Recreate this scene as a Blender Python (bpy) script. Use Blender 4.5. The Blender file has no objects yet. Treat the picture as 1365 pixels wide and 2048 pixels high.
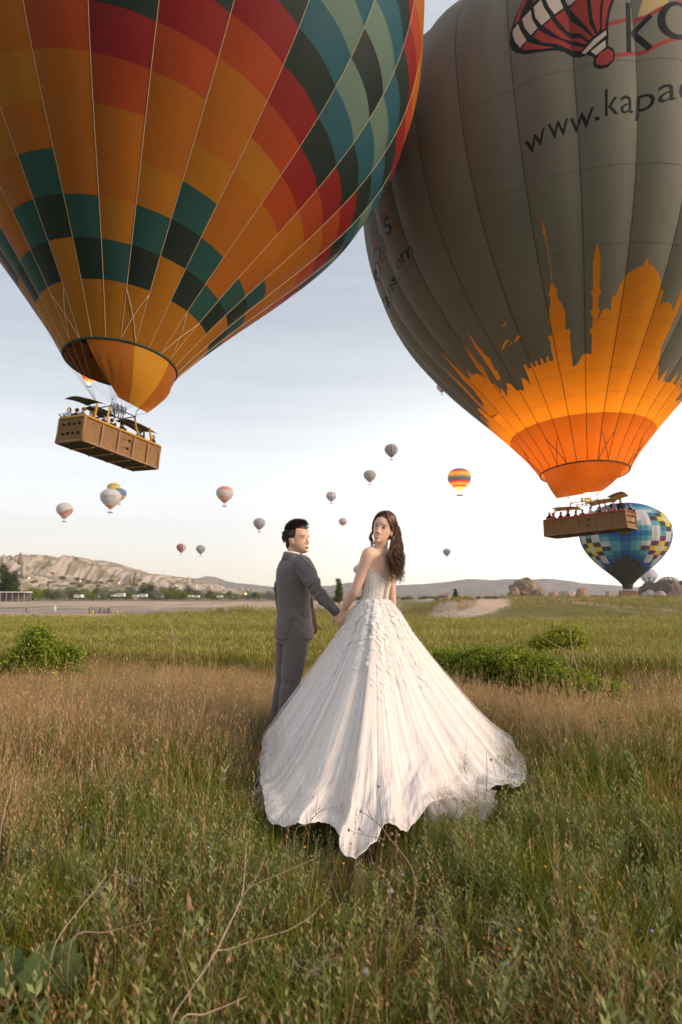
import bpy, bmesh, math, random
import numpy as np
from mathutils import Vector, Matrix, Quaternion
from mathutils.geometry import delaunay_2d_cdt
R = math.radians
scene = bpy.context.scene
COL = scene.collection

# ------------------------------------------------------------------ camera
CH, PIT, FPX = 1.16, R(7.12), 1365.0          # eye height, pitch, focal length in photo pixels (24 mm on a 36 mm tall frame)
cam_d = bpy.data.cameras.new('camera')
cam = bpy.data.objects.new('camera', cam_d); COL.objects.link(cam)
cam.location = (0, 0, CH); cam.rotation_euler = (R(90) + PIT, 0, 0)
cam_d.sensor_fit = 'VERTICAL'; cam_d.sensor_height = 36; cam_d.sensor_width = 24; cam_d.lens = 24
cam_d.clip_start = 0.05; cam_d.clip_end = 20000
cam_d.dof.use_dof = True; cam_d.dof.focus_distance = 5.2; cam_d.dof.aperture_fstop = 4.0
scene.camera = cam
scene.render.resolution_x, scene.render.resolution_y = 682, 1024
scene.view_settings.view_transform = 'Standard'; scene.view_settings.look = 'None'
scene.view_settings.exposure = 0.7; scene.view_settings.gamma = 1.0; scene.view_settings.use_curve_mapping = False
scene.render.engine = 'CYCLES'
scene.cycles.use_denoising = True
scene.cycles.max_bounces = 8; scene.cycles.transparent_max_bounces = 16
scene.cycles.volume_bounces = 0
scene.cycles.sample_clamp_indirect = 6

# ------------------------------------------------------------------ world: Nishita sky under a thin dawn veil
SUN_AZ, SUN_EL = R(112), R(20)                   # to the right of the view direction (clockwise from +Y)
world = bpy.data.worlds.new('World'); scene.world = world; world.use_nodes = True
wn, wl = world.node_tree.nodes, world.node_tree.links
wn.clear()
def wnode(t, **k):
    n = wn.new(t)
    for a, b in k.items(): setattr(n, a, b)
    return n
tc = wnode('ShaderNodeTexCoord'); sep = wnode('ShaderNodeSeparateXYZ'); wl.new(tc.outputs['Generated'], sep.inputs[0])
sky = wnode('ShaderNodeTexSky', sky_type='NISHITA', sun_disc=False, sun_elevation=SUN_EL, sun_rotation=SUN_AZ, altitude=1000, air_density=1.2, dust_density=2.5, ozone_density=1.5)
skys = wnode('ShaderNodeVectorMath', operation='SCALE'); skys.inputs['Scale'].default_value = 0.05
wl.new(sky.outputs[0], skys.inputs[0])
ramp = wnode('ShaderNodeValToRGB'); cr = ramp.color_ramp; cr.interpolation = 'B_SPLINE'
SKY_STOPS = [(0.0, (.66,.62,.57)), (0.02, (.95,.83,.60)), (0.09, (.92,.93,.92)), (0.16, (.86,.88,.90)), (0.28, (.50,.545,.595)), (0.42, (.34,.385,.45)), (0.62, (.40,.43,.48)), (1.0, (.52,.53,.55))]
while len(cr.elements) < len(SKY_STOPS): cr.elements.new(0.5)
for e, (p, c_) in zip(cr.elements, SKY_STOPS): e.position = p; e.color = (*c_, 1)
wl.new(sep.outputs['Z'], ramp.inputs[0])
# dawn glow low ahead to the right, placed apart from the sun lamp's direction
sdir = wnode('ShaderNodeVectorMath', operation='DOT_PRODUCT')
sdir.inputs[1].default_value = (math.sin(R(45)) * math.cos(R(3)), math.cos(R(45)) * math.cos(R(3)), math.sin(R(3)))
wl.new(tc.outputs['Generated'], sdir.inputs[0])
gl = wnode('ShaderNodeMapRange', interpolation_type='SMOOTHERSTEP'); gl.inputs[1].default_value = 0.50; gl.inputs[2].default_value = 1.0
wl.new(sdir.outputs['Value'], gl.inputs[0])
lowm = wnode('ShaderNodeMapRange', interpolation_type='SMOOTHSTEP'); lowm.inputs[1].default_value = 0.50; lowm.inputs[2].default_value = 0.03
wl.new(sep.outputs['Z'], lowm.inputs[0])
gm = wnode('ShaderNodeMath', operation='MULTIPLY'); wl.new(gl.outputs[0], gm.inputs[0]); wl.new(lowm.outputs[0], gm.inputs[1])
gcol = wnode('ShaderNodeVectorMath', operation='SCALE'); gcol.inputs[0].default_value = (.55, .49, .42)
wl.new(gm.outputs[0], gcol.inputs['Scale'])
# faint streaky cirrus
mp = wnode('ShaderNodeMapping'); mp.inputs['Scale'].default_value = (1.1, 1.1, 16)
wl.new(tc.outputs['Generated'], mp.inputs[0])
cn = wnode('ShaderNodeTexNoise'); cn.inputs['Scale'].default_value = 2.2; cn.inputs['Detail'].default_value = 6; cn.inputs['Roughness'].default_value = .6
wl.new(mp.outputs[0], cn.inputs['Vector'])
cm = wnode('ShaderNodeMapRange'); cm.inputs[1].default_value = .42; cm.inputs[2].default_value = .72; cm.inputs[3].default_value = -.01; cm.inputs[4].default_value = .045
wl.new(cn.outputs['Fac'], cm.inputs[0])
add1 = wnode('ShaderNodeVectorMath', operation='ADD'); wl.new(ramp.outputs[0], add1.inputs[0]); wl.new(gcol.outputs[0], add1.inputs[1])
add2 = wnode('ShaderNodeVectorMath', operation='ADD'); wl.new(add1.outputs[0], add2.inputs[0]); wl.new(cm.outputs[0], add2.inputs[1])
mixw = wnode('ShaderNodeMix', data_type='RGBA'); mixw.inputs[0].default_value = .84
wl.new(skys.outputs[0], mixw.inputs[6]); wl.new(add2.outputs[0], mixw.inputs[7])
bg = wnode('ShaderNodeBackground'); bg.inputs[1].default_value = 1.0
wout = wnode('ShaderNodeOutputWorld'); wl.new(mixw.outputs[2], bg.inputs[0]); wl.new(bg.outputs[0], wout.inputs[0])
# ------------------------------------------------------------------ sun lamp: low, warm, soft; turned away from the dawn glow to light the gown
sun_d = bpy.data.lights.new('sun', 'SUN'); sun_d.energy = 3.0; sun_d.angle = R(25); sun_d.color = (1.0, .77, .58)
sun = bpy.data.objects.new('sun', sun_d); COL.objects.link(sun)
SAZ, SEL = SUN_AZ, SUN_EL
sv = Vector((math.sin(SAZ) * math.cos(SEL), math.cos(SAZ) * math.cos(SEL), math.sin(SEL)))
sun.rotation_euler = sv.to_track_quat('Z', 'Y').to_euler(); sun.location = sv * 60

# ------------------------------------------------------------------ helpers
random.seed(7); rng = np.random.default_rng(7)
cP, sP = math.cos(PIT), math.sin(PIT)
def ray(px, py):
    x = (px - 682.5) / FPX; u = (1024 - py) / FPX
    return np.array([x, cP - u * sP, sP + u * cP])
def at(px, py, Y):                              # the point of the place seen at a photo pixel, Y metres ahead
    d = ray(px, py); k = Y / d[1]
    return Vector((d[0] * k, Y, CH + d[2] * k))
def proj(P):
    P = np.asarray(P, float) - np.array([0, 0, CH])
    d = P[..., 1] * cP + P[..., 2] * sP; u = -P[..., 1] * sP + P[..., 2] * cP
    return np.stack([682.5 + FPX * P[..., 0] / d, 1024 - FPX * u / d], -1)
def _hash(ix, iy, s):
    n = (ix * 374761393 + iy * 668265263 + s * 982451653) & 0x7fffffff
    n = ((n ^ (n >> 13)) * 1274126177) & 0x7fffffff
    return ((n ^ (n >> 16)) & 0xffff) / 65535.0
def vnoise(x, y, s=0):
    x = np.asarray(x, float); y = np.asarray(y, float)
    ix = np.floor(x).astype(np.int64); iy = np.floor(y).astype(np.int64)
    fx = x - ix; fy = y - iy; fx = fx * fx * (3 - 2 * fx); fy = fy * fy * (3 - 2 * fy)
    a = _hash(ix, iy, s); b = _hash(ix + 1, iy, s); c = _hash(ix, iy + 1, s); d = _hash(ix + 1, iy + 1, s)
    return (a * (1 - fx) + b * fx) * (1 - fy) + (c * (1 - fx) + d * fx) * fy
def fbm(x, y, s=0, o=4):
    t = 0; a = .5; n = 0
    for k in range(o):
        t = t + a * vnoise(x * 2 ** k, y * 2 ** k, s + k * 17); n += a; a *= .5
    return t / n
def sst(a, b, x):
    t = np.clip((np.asarray(x, float) - a) / (b - a), 0, 1); return t * t * (3 - 2 * t)

def tag(o, label=None, cat=None, group=None, kind=None):
    if label: o['label'] = label
    if cat: o['category'] = cat
    if group: o['group'] = group
    if kind: o['kind'] = kind
    return o
def link(o, parent=None):
    COL.objects.link(o)
    if parent is not None: o.parent = parent
    return o
def empty(name, loc=(0, 0, 0), rot=(0, 0, 0), label=None, cat=None, group=None):
    o = bpy.data.objects.new(name, None); o.empty_display_size = .2
    o.location = loc; o.rotation_euler = rot; link(o)
    return tag(o, label, cat, group)
def mesh(name, V, F, mats=None, mi=None, smooth=True):
    me = bpy.data.meshes.new(name)
    V = np.asarray(V, dtype=np.float64)
    if isinstance(F, np.ndarray):
        n, k = F.shape
        me.vertices.add(len(V)); me.vertices.foreach_set('co', V.astype(np.float32).ravel())
        me.loops.add(n * k); me.loops.foreach_set('vertex_index', F.astype(np.int32).ravel())
        me.polygons.add(n); me.polygons.foreach_set('loop_start', np.arange(0, n * k, k, dtype=np.int32))
        me.update(calc_edges=True)
    else:
        me.from_pydata([tuple(v) for v in V], [], [tuple(int(i) for i in f) for f in F]); me.update()
    if mats is not None:
        for m in (mats if isinstance(mats, (list, tuple)) else [mats]): me.materials.append(m)
    if mi is not None: me.polygons.foreach_set('material_index', np.asarray(mi, dtype=np.int32))
    if smooth: me.polygons.foreach_set('use_smooth', np.ones(len(me.polygons), dtype=bool))
    me.update()
    return me
def obj(name, me, parent=None, loc=None, rot=None):
    o = bpy.data.objects.new(name, me)
    if loc is not None: o.location = loc
    if rot is not None: o.rotation_euler = rot
    return link(o, parent)
class MB:                                       # collects simple shapes into one mesh
    def __init__(s): s.V = []; s.F = []; s.M = []
    def add(s, V, F, m=0):
        b = len(s.V); s.V.extend([tuple(v) for v in V]); s.F.extend([tuple(i + b for i in f) for f in F]); s.M.extend([m] * len(F)); return s
    def box(s, c, h, rot=None, m=0, bev=0):
        c = Vector(c); P = []
        for z in (-1, 1):
            for x, y in ((-1, -1), (1, -1), (1, 1), (-1, 1)): P.append(Vector((x * h[0], y * h[1], z * h[2])))
        if rot is not None: P = [rot @ p for p in P]
        return s.add([p + c for p in P], [(3, 2, 1, 0), (4, 5, 6, 7), (0, 1, 5, 4), (1, 2, 6, 5), (2, 3, 7, 6), (3, 0, 4, 7)], m)
    def tube(s, pts, rad, n=8, m=0, cap=True, flat=1.0):
        pts = [Vector(p) for p in pts]; k = len(pts)
        if not hasattr(rad, '__len__'): rad = [rad] * k
        V = []; F = []; up = None
        for i, p in enumerate(pts):
            t = (pts[min(i + 1, k - 1)] - pts[max(i - 1, 0)])
            if t.length < 1e-9: t = Vector((0, 0, 1))
            t.normalize()
            if up is None: up = t.orthogonal().normalized()
            up = (up - t * up.dot(t))
            up = up.normalized() if up.length > 1e-6 else t.orthogonal().normalized()
            b = t.cross(up)
            for j in range(n):
                a = 2 * math.pi * j / n; V.append(p + up * (math.cos(a) * rad[i]) + b * (math.sin(a) * rad[i] * flat))
        for i in range(k - 1):
            for j in range(n):
                j2 = (j + 1) % n; F.append((i * n + j, i * n + j2, (i + 1) * n + j2, (i + 1) * n + j))
        if cap: F.append(tuple(range(n - 1, -1, -1))); F.append(tuple((k - 1) * n + j for j in range(n)))
        return s.add(V, F, m)
    def loft(s, rings, m=0, cap=True):           # rings: list of equal-length point lists
        n = len(rings[0]); V = [p for r in rings for p in r]; F = []
        for i in range(len(rings) - 1):
            for j in range(n):
                j2 = (j + 1) % n; F.append((i * n + j, i * n + j2, (i + 1) * n + j2, (i + 1) * n + j))
        if cap: F.append(tuple(range(n - 1, -1, -1))); F.append(tuple((len(rings) - 1) * n + j for j in range(n)))
        return s.add(V, F, m)
    def ball(s, c, r, n=12, k=8, rot=None, m=0):
        c = Vector(c); r = (r, r, r) if not hasattr(r, '__len__') else r
        V = []; F = []
        for i in range(k + 1):
            th = math.pi * i / k
            for j in range(n):
                a = 2 * math.pi * j / n
                v = Vector((r[0] * math.sin(th) * math.cos(a), r[1] * math.sin(th) * math.sin(a), r[2] * math.cos(th)))
                if rot is not None: v = rot @ v
                V.append(v + c)
        for i in range(k):
            for j in range(n):
                j2 = (j + 1) % n; F.append((i * n + j, (i + 1) * n + j, (i + 1) * n + j2, i * n + j2))
        return s.add(V, F, m)
    def me(s, name, mats, smooth=True): return mesh(name, s.V, s.F, mats, s.M, smooth)
    def build(s, name, mats, parent=None, smooth=True, **k): return obj(name, s.me(name, mats, smooth), parent, **k)

MATS = {}
def pm(name, c1, c2=None, scale=5.0, rough=.7, bump=0.0, bscale=None, spec=.3, transl=0.0, sheen=0.0, coord='Object', stretch=None, detail=4, emit=None, attr=None, metal=0.0):
    """procedural principled material: two-tone noise colour, optional bump, optional thin translucency"""
    if name in MATS: return MATS[name]
    m = bpy.data.materials.new(name); m.use_nodes = True; nt = m.node_tree; N, L = nt.nodes, nt.links
    b = N['Principled BSDF']; out = N['Material Output']
    b.inputs['Roughness'].default_value = rough; b.inputs['Specular IOR Level'].default_value = spec; b.inputs['Metallic'].default_value = metal
    if sheen: b.inputs['Sheen Weight'].default_value = sheen
    t = N.new('ShaderNodeTexCoord'); vec = t.outputs[coord]
    if stretch:
        mpn = N.new('ShaderNodeMapping'); mpn.inputs['Scale'].default_value = stretch; L.new(vec, mpn.inputs[0]); vec = mpn.outputs[0]
    colout = None
    if c2 is not None or attr:
        nz = N.new('ShaderNodeTexNoise'); nz.inputs['Scale'].default_value = scale; nz.inputs['Detail'].default_value = detail; L.new(vec, nz.inputs['Vector'])
        mr = N.new('ShaderNodeMapRange'); mr.inputs[1].default_value = .3; mr.inputs[2].default_value = .7; L.new(nz.outputs['Fac'], mr.inputs[0])
        mx = N.new('ShaderNodeMix'); mx.data_type = 'RGBA'; L.new(mr.outputs[0], mx.inputs[0])
        mx.inputs[6].default_value = (*c1, 1); mx.inputs[7].default_value = (*(c2 or c1), 1); colout = mx.outputs[2]
        if attr:
            at_ = N.new('ShaderNodeAttribute'); at_.attribute_name = attr
            mu = N.new('ShaderNodeMix'); mu.data_type = 'RGBA'; mu.blend_type = 'MULTIPLY'; mu.inputs[0].default_value = 1
            L.new(at_.outputs['Color'], mu.inputs[6]); L.new(colout, mu.inputs[7]); colout = mu.outputs[2]
        L.new(colout, b.inputs['Base Color'])
    else: b.inputs['Base Color'].default_value = (*c1, 1)
    if bump:
        n2 = N.new('ShaderNodeTexNoise'); n2.inputs['Scale'].default_value = bscale or scale * 4; n2.inputs['Detail'].default_value = 5; L.new(vec, n2.inputs['Vector'])
        bp = N.new('ShaderNodeBump'); bp.inputs['Strength'].default_value = 1; bp.inputs['Distance'].default_value = bump
        L.new(n2.outputs['Fac'], bp.inputs['Height']); L.new(bp.outputs[0], b.inputs['Normal'])
    if transl:
        tr = N.new('ShaderNodeBsdfTranslucent'); ms = N.new('ShaderNodeMixShader'); ms.inputs[0].default_value = transl
        if colout is not None: L.new(colout, tr.inputs[0])
        else: tr.inputs[0].default_value = (*c1, 1)
        L.new(b.outputs[0], ms.inputs[1]); L.new(tr.outputs[0], ms.inputs[2]); L.new(ms.outputs[0], out.inputs[0])
    if emit:
        b.inputs['Emission Color'].default_value = (*emit[0], 1); b.inputs['Emission Strength'].default_value = emit[1]
    MATS[name] = m
    return m

# ------------------------------------------------------------------ ground
def terrain(x, y):
    x = np.asarray(x, float); y = np.asarray(y, float)
    r = np.hypot(x, y)
    z = .07 * (fbm(x * .7 + 5, y * .7, 3, 3) - .5) * sst(1.2, 2.5, r) * (1 - sst(14, 30, r))
    a = x / np.maximum(y, 1)
    right = sst(.10, .17, a) * sst(0, 1, y)
    rise = 1.10 * sst(23, 60, y + 3 * (fbm(x * .1, y * .1, 9) - .5)) + .22 * sst(60, 160, y) + 0.1 * sst(150, 400, y)
    z = z + right * rise * (1 - .35 * sst(.26, .2, a) * sst(50, 100, y))
    z = z + right * sst(26, 45, y) * .40 * (fbm(x * .12, y * .05, 21, 3) - .5)
    # rough edge of the wheat field on the left
    left = 1 - sst(.02, .12, a)
    z = z + left * .55 * np.exp(-((y - 28.5 - 2 * (fbm(x * .1, x * 0, 5) - .5)) / 2.0) ** 2) * fbm(x * .6, y * .6, 8)
    z = z + left * .25 * (fbm(x * .15, y * .15, 31) - .5) * sst(45, 70, y)
    return z
def ground_hit(px, py):
    d = ray(px, py); lo = None
    for k in np.geomspace(1.2, 900, 4000):
        if CH + d[2] * k <= float(terrain(d[0] * k, d[1] * k)): return Vector((d[0] * k, d[1] * k, float(terrain(d[0] * k, d[1] * k))))
    return None
def gz(x, y): return float(terrain(x, y))
PATH = [ground_hit(*p) for p in ((845, 1248), (905, 1236), (950, 1224), (985, 1212))]
PATH = [p for p in PATH if p is not None] + [Vector((14.5, 66, 0)), Vector((17, 82, 0)), Vector((40, 105, 0)), Vector((75, 125, 0))]
def dpath(x, y, P):
    best = np.full(np.shape(x), 1e9)
    for a, b in zip(P[:-1], P[1:]):
        dx, dy = b.x - a.x, b.y - a.y; t = np.clip(((x - a.x) * dx + (y - a.y) * dy) / (dx * dx + dy * dy), 0, 1)
        best = np.minimum(best, np.hypot(x - a.x - t * dx, y - a.y - t * dy))
    return best
def build_ground():
    fr = np.concatenate([np.linspace(-48, 48, 420), np.linspace(52, 308, 60)])
    A = np.radians(fr); Rr = np.geomspace(.25, 9000, 340)
    aa, rr = np.meshgrid(A, Rr); x = np.sin(aa) * rr; y = np.cos(aa) * rr; z = terrain(x, y)
    n = len(A); V = np.stack([x, y, z], -1).reshape(-1, 3)
    i, j = np.meshgrid(np.arange(len(Rr) - 1), np.arange(n), indexing='ij'); j2 = (j + 1) % n
    F = np.stack([i * n + j, (i + 1) * n + j, (i + 1) * n + j2, i * n + j2], -1).reshape(-1, 4)
    me = mesh('ground', V, F[:, ::-1], None)
    X, Y = V[:, 0], V[:, 1]; a = X / np.maximum(Y, 1); r = np.hypot(X, Y)
    def C(c): return np.array(c)[None, :]
    soil = C((.085, .065, .04)); wheat = C((.15, .14, .035)); lot = C((.56, .44, .34)); mound = C((.16, .165, .06)); tan = C((.33, .27, .19)); path = C((.50, .44, .38)); far = C((.22, .195, .13))
    k = np.repeat(soil, len(X), 0)
    w = sst(9.8, 11.5, r + 1.5 * (fbm(X * .5, Y * .5, 2) - .5))[:, None]; k = k * (1 - w) + wheat * w
    nz = fbm(X * .25, Y * .08, 77)
    left = (1 - sst(.02, .12, a))[:, None]
    w = sst(26.5, 28.5, Y + 3 * (fbm(X * .2, Y * .2, 12) - .5))[:, None] * left; n3 = fbm(X * .5, Y * .12, 78)[:, None]; mixl = lot * (.78 + .5 * (n3 - .3)) * (1 - .35 * sst(.5, .62, nz)[:, None]) + tan * .12 * sst(.5, .62, nz)[:, None]
    k = k * (1 - w) + mixl * w
    w = (sst(150, 230, Y))[:, None] * left; k = k * (1 - w) + far * w
    rt = sst(.09, .14, a)[:, None]; w = sst(22, 24.5, Y + 2 * (fbm(X * .3, Y * .3, 14) - .5))[:, None] * rt
    mcol = mound * (1 - sst(.5, .62, nz)[:, None]) + tan * sst(.5, .62, nz)[:, None]; k = k * (1 - w) + mcol * w
    w = (sst(110, 200, Y) * sst(.4, .6, fbm(X * .05, Y * .03, 91)))[:, None] * rt; k = k * (1 - w) + path * w
    d = dpath(X, Y, PATH); wd = .75 + .016 * np.maximum(Y - 30, 0); w = (1 - sst(wd * .75, wd * 1.25, d + .6 * (fbm(X * .8, Y * .8, 4) - .5)))[:, None]
    w = w * sst(21, 23.5, Y)[:, None]; k = k * (1 - w) + path * w
    P2 = [Vector((2.4, 24, 0)), Vector((4.0, 30, 0)), Vector((6.0, 40, 0)), Vector((7.5, 50, 0)), Vector((9.5, 62, 0))]
    d = dpath(X, Y, P2); w = (1 - sst(.5, .9, d))[:, None] * sst(23, 25, Y)[:, None] * .8; k = k * (1 - w) + path * w
    ca = me.color_attributes.new('Col', 'FLOAT_COLOR', 'POINT')
    ca.data.foreach_set('color', np.concatenate([k, np.ones((len(k), 1))], 1).astype(np.float32).ravel())
    me.materials.append(pm('earth', (.8, .8, .8), (1.2, 1.15, 1.1), scale=1.3, rough=.95, bump=.03, bscale=7, attr='Col', spec=.1, detail=8))
    return tag(obj('ground', me), kind='structure')
ground = build_ground()

# ------------------------------------------------------------------ hills
def heightfield(name, xs, ys, zf, m, skirt=True, colf=None):
    xx, yy = np.meshgrid(xs, ys); zz = zf(xx, yy); n = len(xs)
    V = np.stack([xx, yy, zz], -1).reshape(-1, 3)
    i, j = np.meshgrid(np.arange(len(ys) - 1), np.arange(n - 1), indexing='ij')
    F = np.stack([i * n + j, i * n + j + 1, (i + 1) * n + j + 1, (i + 1) * n + j], -1).reshape(-1, 4)
    me = mesh(name, V, F, m)
    if colf is not None:
        gy, gx = np.gradient(zz, ys, xs); sl = np.hypot(gx, gy)
        k = colf(xx, yy, zz, sl).reshape(-1, 3)
        ca = me.color_attributes.new('Col', 'FLOAT_COLOR', 'POINT')
        ca.data.foreach_set('color', np.concatenate([k, np.ones((len(k), 1))], 1).astype(np.float32).ravel())
    return obj(name, me)
def crest(pts, Y):                              # photo outline -> crest height over x at distance Y
    X = [(p[0] - 682.5) / FPX * Y / cP for p in pts]; Z = [at(p[0], p[1], Y).z for p in pts]
    X = [at(p[0], p[1], Y).x for p in pts]
    return lambda x: np.interp(x, X, Z)
rock_attr = pm('ridge_rock', (.78, .78, .78), (1.2, 1.18, 1.15), scale=.05, rough=.95, bump=1.2, bscale=.25, attr='Col', spec=.1, detail=10)
# eroded pale ridge on the left, in two steps
cr1 = crest([(-400, 1085), (-100, 1100), (0, 1110), (50, 1107), (110, 1110), (160, 1112), (210, 1124), (245, 1139), (300, 1146), (350, 1152), (400, 1163), (440, 1178), (480, 1192), (560, 1205), (700, 1215)], 620)
def zr(x, y):
    c = cr1(x * 620 / np.maximum(y, 300)) * (y / 620) * 0 + cr1(x)
    c = np.maximum(c, -6)
    t = sst(395, 600, y + 40 * (fbm(x * .01, y * .01, 41) - .5))
    back = 1 - .35 * sst(660, 900, y)
    step = .36 * sst(395, 440, y + 30 * (fbm(x * .015, 0 * y, 44) - .5)) + .14 * sst(450, 540, y) + .50 * sst(560, 602, y + 26 * (fbm(x * .03, 0 * y, 46) - .5))
    ribs = np.abs(fbm(x * .055, y * .014, 52, 5) - .5) * 2
    ribs2 = np.abs(fbm(x * .16, y * .05, 62, 4) - .5) * 2
    amp = np.clip(c, 0, 40) / 40
    z = c * step * back - amp * (15 * ribs * (sst(390, 420, y) - .8 * sst(450, 480, y) + .7 * sst(560, 585, y) - .65 * sst(610, 640, y)) + 6.0 * ribs2 * sst(395, 420, y) * (1 - .6 * sst(600, 640, y)))
    z = z - 4 * (1 - sst(380, 400, y))
    return z
def cridge(x, y, z, sl):
    n1 = fbm(x * .05, y * .05, 71, 5); n2 = fbm(x * .02, y * .02, 72, 4)
    rock = np.stack([.42 + .18 * (n1 - .5), .35 + .16 * (n1 - .5), .29 + .14 * (n1 - .5)], -1)
    scrub = np.stack([.19 + 0 * x, .165 + 0 * x, .10 + 0 * x], -1)
    w = (1 - sst(.16, .42, sl + .18 * (n2 - .5)))[..., None]
    w = np.maximum(w * .9, (sst(.58, .66, fbm(x * .07, y * .07, 79, 4)) * .8)[..., None])
    return rock * (1 - w) + scrub * w
o = heightfield('rocky_ridge', np.linspace(-560, 30, 560), np.linspace(380, 900, 300), zr, rock_attr, colf=cridge); tag(o, kind='structure')
haze_rock = pm('far_slope', (.22, .19, .175), (.30, .26, .235), scale=.012, rough=1, bump=6, bscale=.02, spec=.05, detail=8)
def mountain(name, pts, Y, depth, xs, seed, m=haze_rock):
    c = crest(pts, Y)
    def zf(x, y):
        t = sst(Y - depth, Y, y) * (1 - .6 * sst(Y + depth * .2, Y + depth, y))
        return (c(x) + 5) * (t ** 1.2) * (1 - .28 * np.abs(fbm(x * .006, y * .004, seed, 5) - .5) * 2 * (1 - sst(Y - depth * .3, Y, y))) - 5 + 2.5 * (fbm(x * .02, y * .02, seed + 5, 4) - .5) * t
    return tag(heightfield(name, xs, np.linspace(Y - depth, Y + depth, 110), zf, m), kind='structure')
mountain('far_hill', [(-300, 1170), (300, 1175), (360, 1160), (385, 1156), (400, 1158), (418, 1152), (440, 1160), (470, 1166), (500, 1168), (520, 1171), (560, 1175), (620, 1178), (700, 1190), (800, 1200)], 2600, 700, np.linspace(-1800, 400, 420), 131)
mountain('far_mountain', [(380, 1195), (480, 1184), (560, 1176), (620, 1171), (660, 1172), (700, 1165), (720, 1167), (780, 1171), (850, 1168), (900, 1163), (935, 1158), (960, 1159), (990, 1161), (1010, 1158), (1030, 1159), (1060, 1160), (1085, 1157), (1110, 1160), (1140, 1165), (1180, 1168), (1240, 1173), (1300, 1178), (1365, 1183), (1700, 1190)], 3400, 1200, np.linspace(-1000, 3000, 520), 171)
mountain('low_hill', [(420, 1200), (560, 1190), (640, 1184), (700, 1181), (780, 1183), (860, 1187), (940, 1184), (1020, 1186), (1120, 1184), (1200, 1186), (1365, 1186), (1600, 1188)], 1300, 420, np.linspace(-500, 1200, 320), 191,
         pm('near_slope', (.20, .18, .14), (.33, .28, .23), scale=.03, rough=1, bump=2, bscale=.06, spec=.05, detail=8))
# ================================================================== hot-air balloons
def prof(R_, rm, Hc, al, w1, w2, top=.85, n=200):
    P0 = np.array([rm, 0.]); P3 = np.array([R_, Hc]); P1 = P0 + w1 * Hc * np.array([math.sin(al), math.cos(al)]); P2 = P3 - np.array([0, w2 * Hc])
    t = np.linspace(0, 1, n)[:, None]
    a = (1 - t) ** 3 * P0 + 3 * (1 - t) ** 2 * t * P1 + 3 * (1 - t) * t * t * P2 + t ** 3 * P3
    th = np.linspace(0, np.pi / 2, 90)[1:]
    return np.vstack([a, np.stack([R_ * np.cos(th), Hc + top * R_ * np.sin(th)], -1)])
class Env:
    def __init__(s, x, N, bulge):
        s.o = np.array(x[:3]); a = np.array([math.tan(x[3]), math.tan(x[4]), 1.]); a /= np.linalg.norm(a)
        xx = np.array([1, 0, 0]) - a * a[0]; xx /= np.linalg.norm(xx); s.M = np.stack([xx, np.cross(a, xx), a], -1)
        s.p = prof(x[11], *x[5:10]); s.spin = x[10]; s.N = N; s.B = bulge; s.R = x[11]; s.rm = x[5]
        s.sl = np.r_[0, np.cumsum(np.linalg.norm(np.diff(s.p, axis=0), axis=1))]; s.S = s.sl[-1]
    def surf(s, u, t, off=0.0, bulge=True):      # u degrees, t metres up the meridian -> world points
        u = np.asarray(u, float); t = np.asarray(t, float)
        r = np.interp(t, s.sl, s.p[:, 0]); z = np.interp(t, s.sl, s.p[:, 1])
        dr = np.gradient(s.p[:, 0], s.sl); dz = np.gradient(s.p[:, 1], s.sl)
        nr = np.interp(t, s.sl, dz); nz = -np.interp(t, s.sl, dr)
        f = ((u - s.spin) / (360 / s.N)) % 1.0
        b = s.B * 4 * f * (1 - f) * np.clip(r / s.R, 0, 1) ** .8 * np.clip(t / 3, 0.15, 1) if bulge else 0
        d = b + off; r = r + nr * d; z = z + nz * d
        a = np.radians(u); L = np.stack([r * np.cos(a), r * np.sin(a), z], -1)
        return L @ s.M.T + s.o
    def hit(s, px, py):
        d = s.M.T @ ray(px, py); d = d / np.linalg.norm(d); o = s.M.T @ (np.array([0, 0, CH]) - s.o)
        t = np.linspace(12, 75, 6001); q = o + t[:, None] * d; r = np.hypot(q[:, 0], q[:, 1])
        rr = np.interp(q[:, 2], s.p[:, 1], s.p[:, 0], left=-1, right=-1); g = r - rr
        k = np.where(g < 0)[0]
        if len(k) == 0: return None
        k = k[0]; q = q[k]; return math.degrees(math.atan2(q[1], q[0])), float(np.interp(q[2], s.p[:, 1], s.sl))
FAB = {}
def fabric(name, c, tr=.22, var=.80):
    c2 = tuple(v * var for v in c)
    return pm('fabric_' + name, c, c2, scale=.35, rough=.6, bump=.013, bscale=5, spec=.15, transl=tr, detail=9, stretch=(1, 1, .35))
fO = fabric('orange', (.35, .108, .011), .14); fA = fabric('amber', (.36, .138, .012), .14); fV = fabric('vermilion', (.32, .05, .013), .14); fRd = fabric('crimson', (.21, .015, .016), .14)
fK = fabric('black_green', (.015, .027, .023), .1); fT = fabric('teal', (.024, .085, .08)); fB = fabric('petrol_blue', (.026, .105, .14)); fG = fabric('sage', (.13, .205, .165))
LM = [fO, fA, fV, fRd, fK, fT, fB, fG]; CI = dict(O=0, A=1, V=2, R=3, K=4, T=5, B=6, G=7)
tape_pale = pm('tape_pale', (.62, .50, .33), rough=.6); tape_dark = pm('tape_dark', (.03, .035, .03), rough=.6)
steel = pm('steel', (.5, .48, .45), (.35, .33, .3), scale=20, rough=.35, metal=.9); cable_m = pm('cable', (.42, .42, .43), rough=.5)

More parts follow.
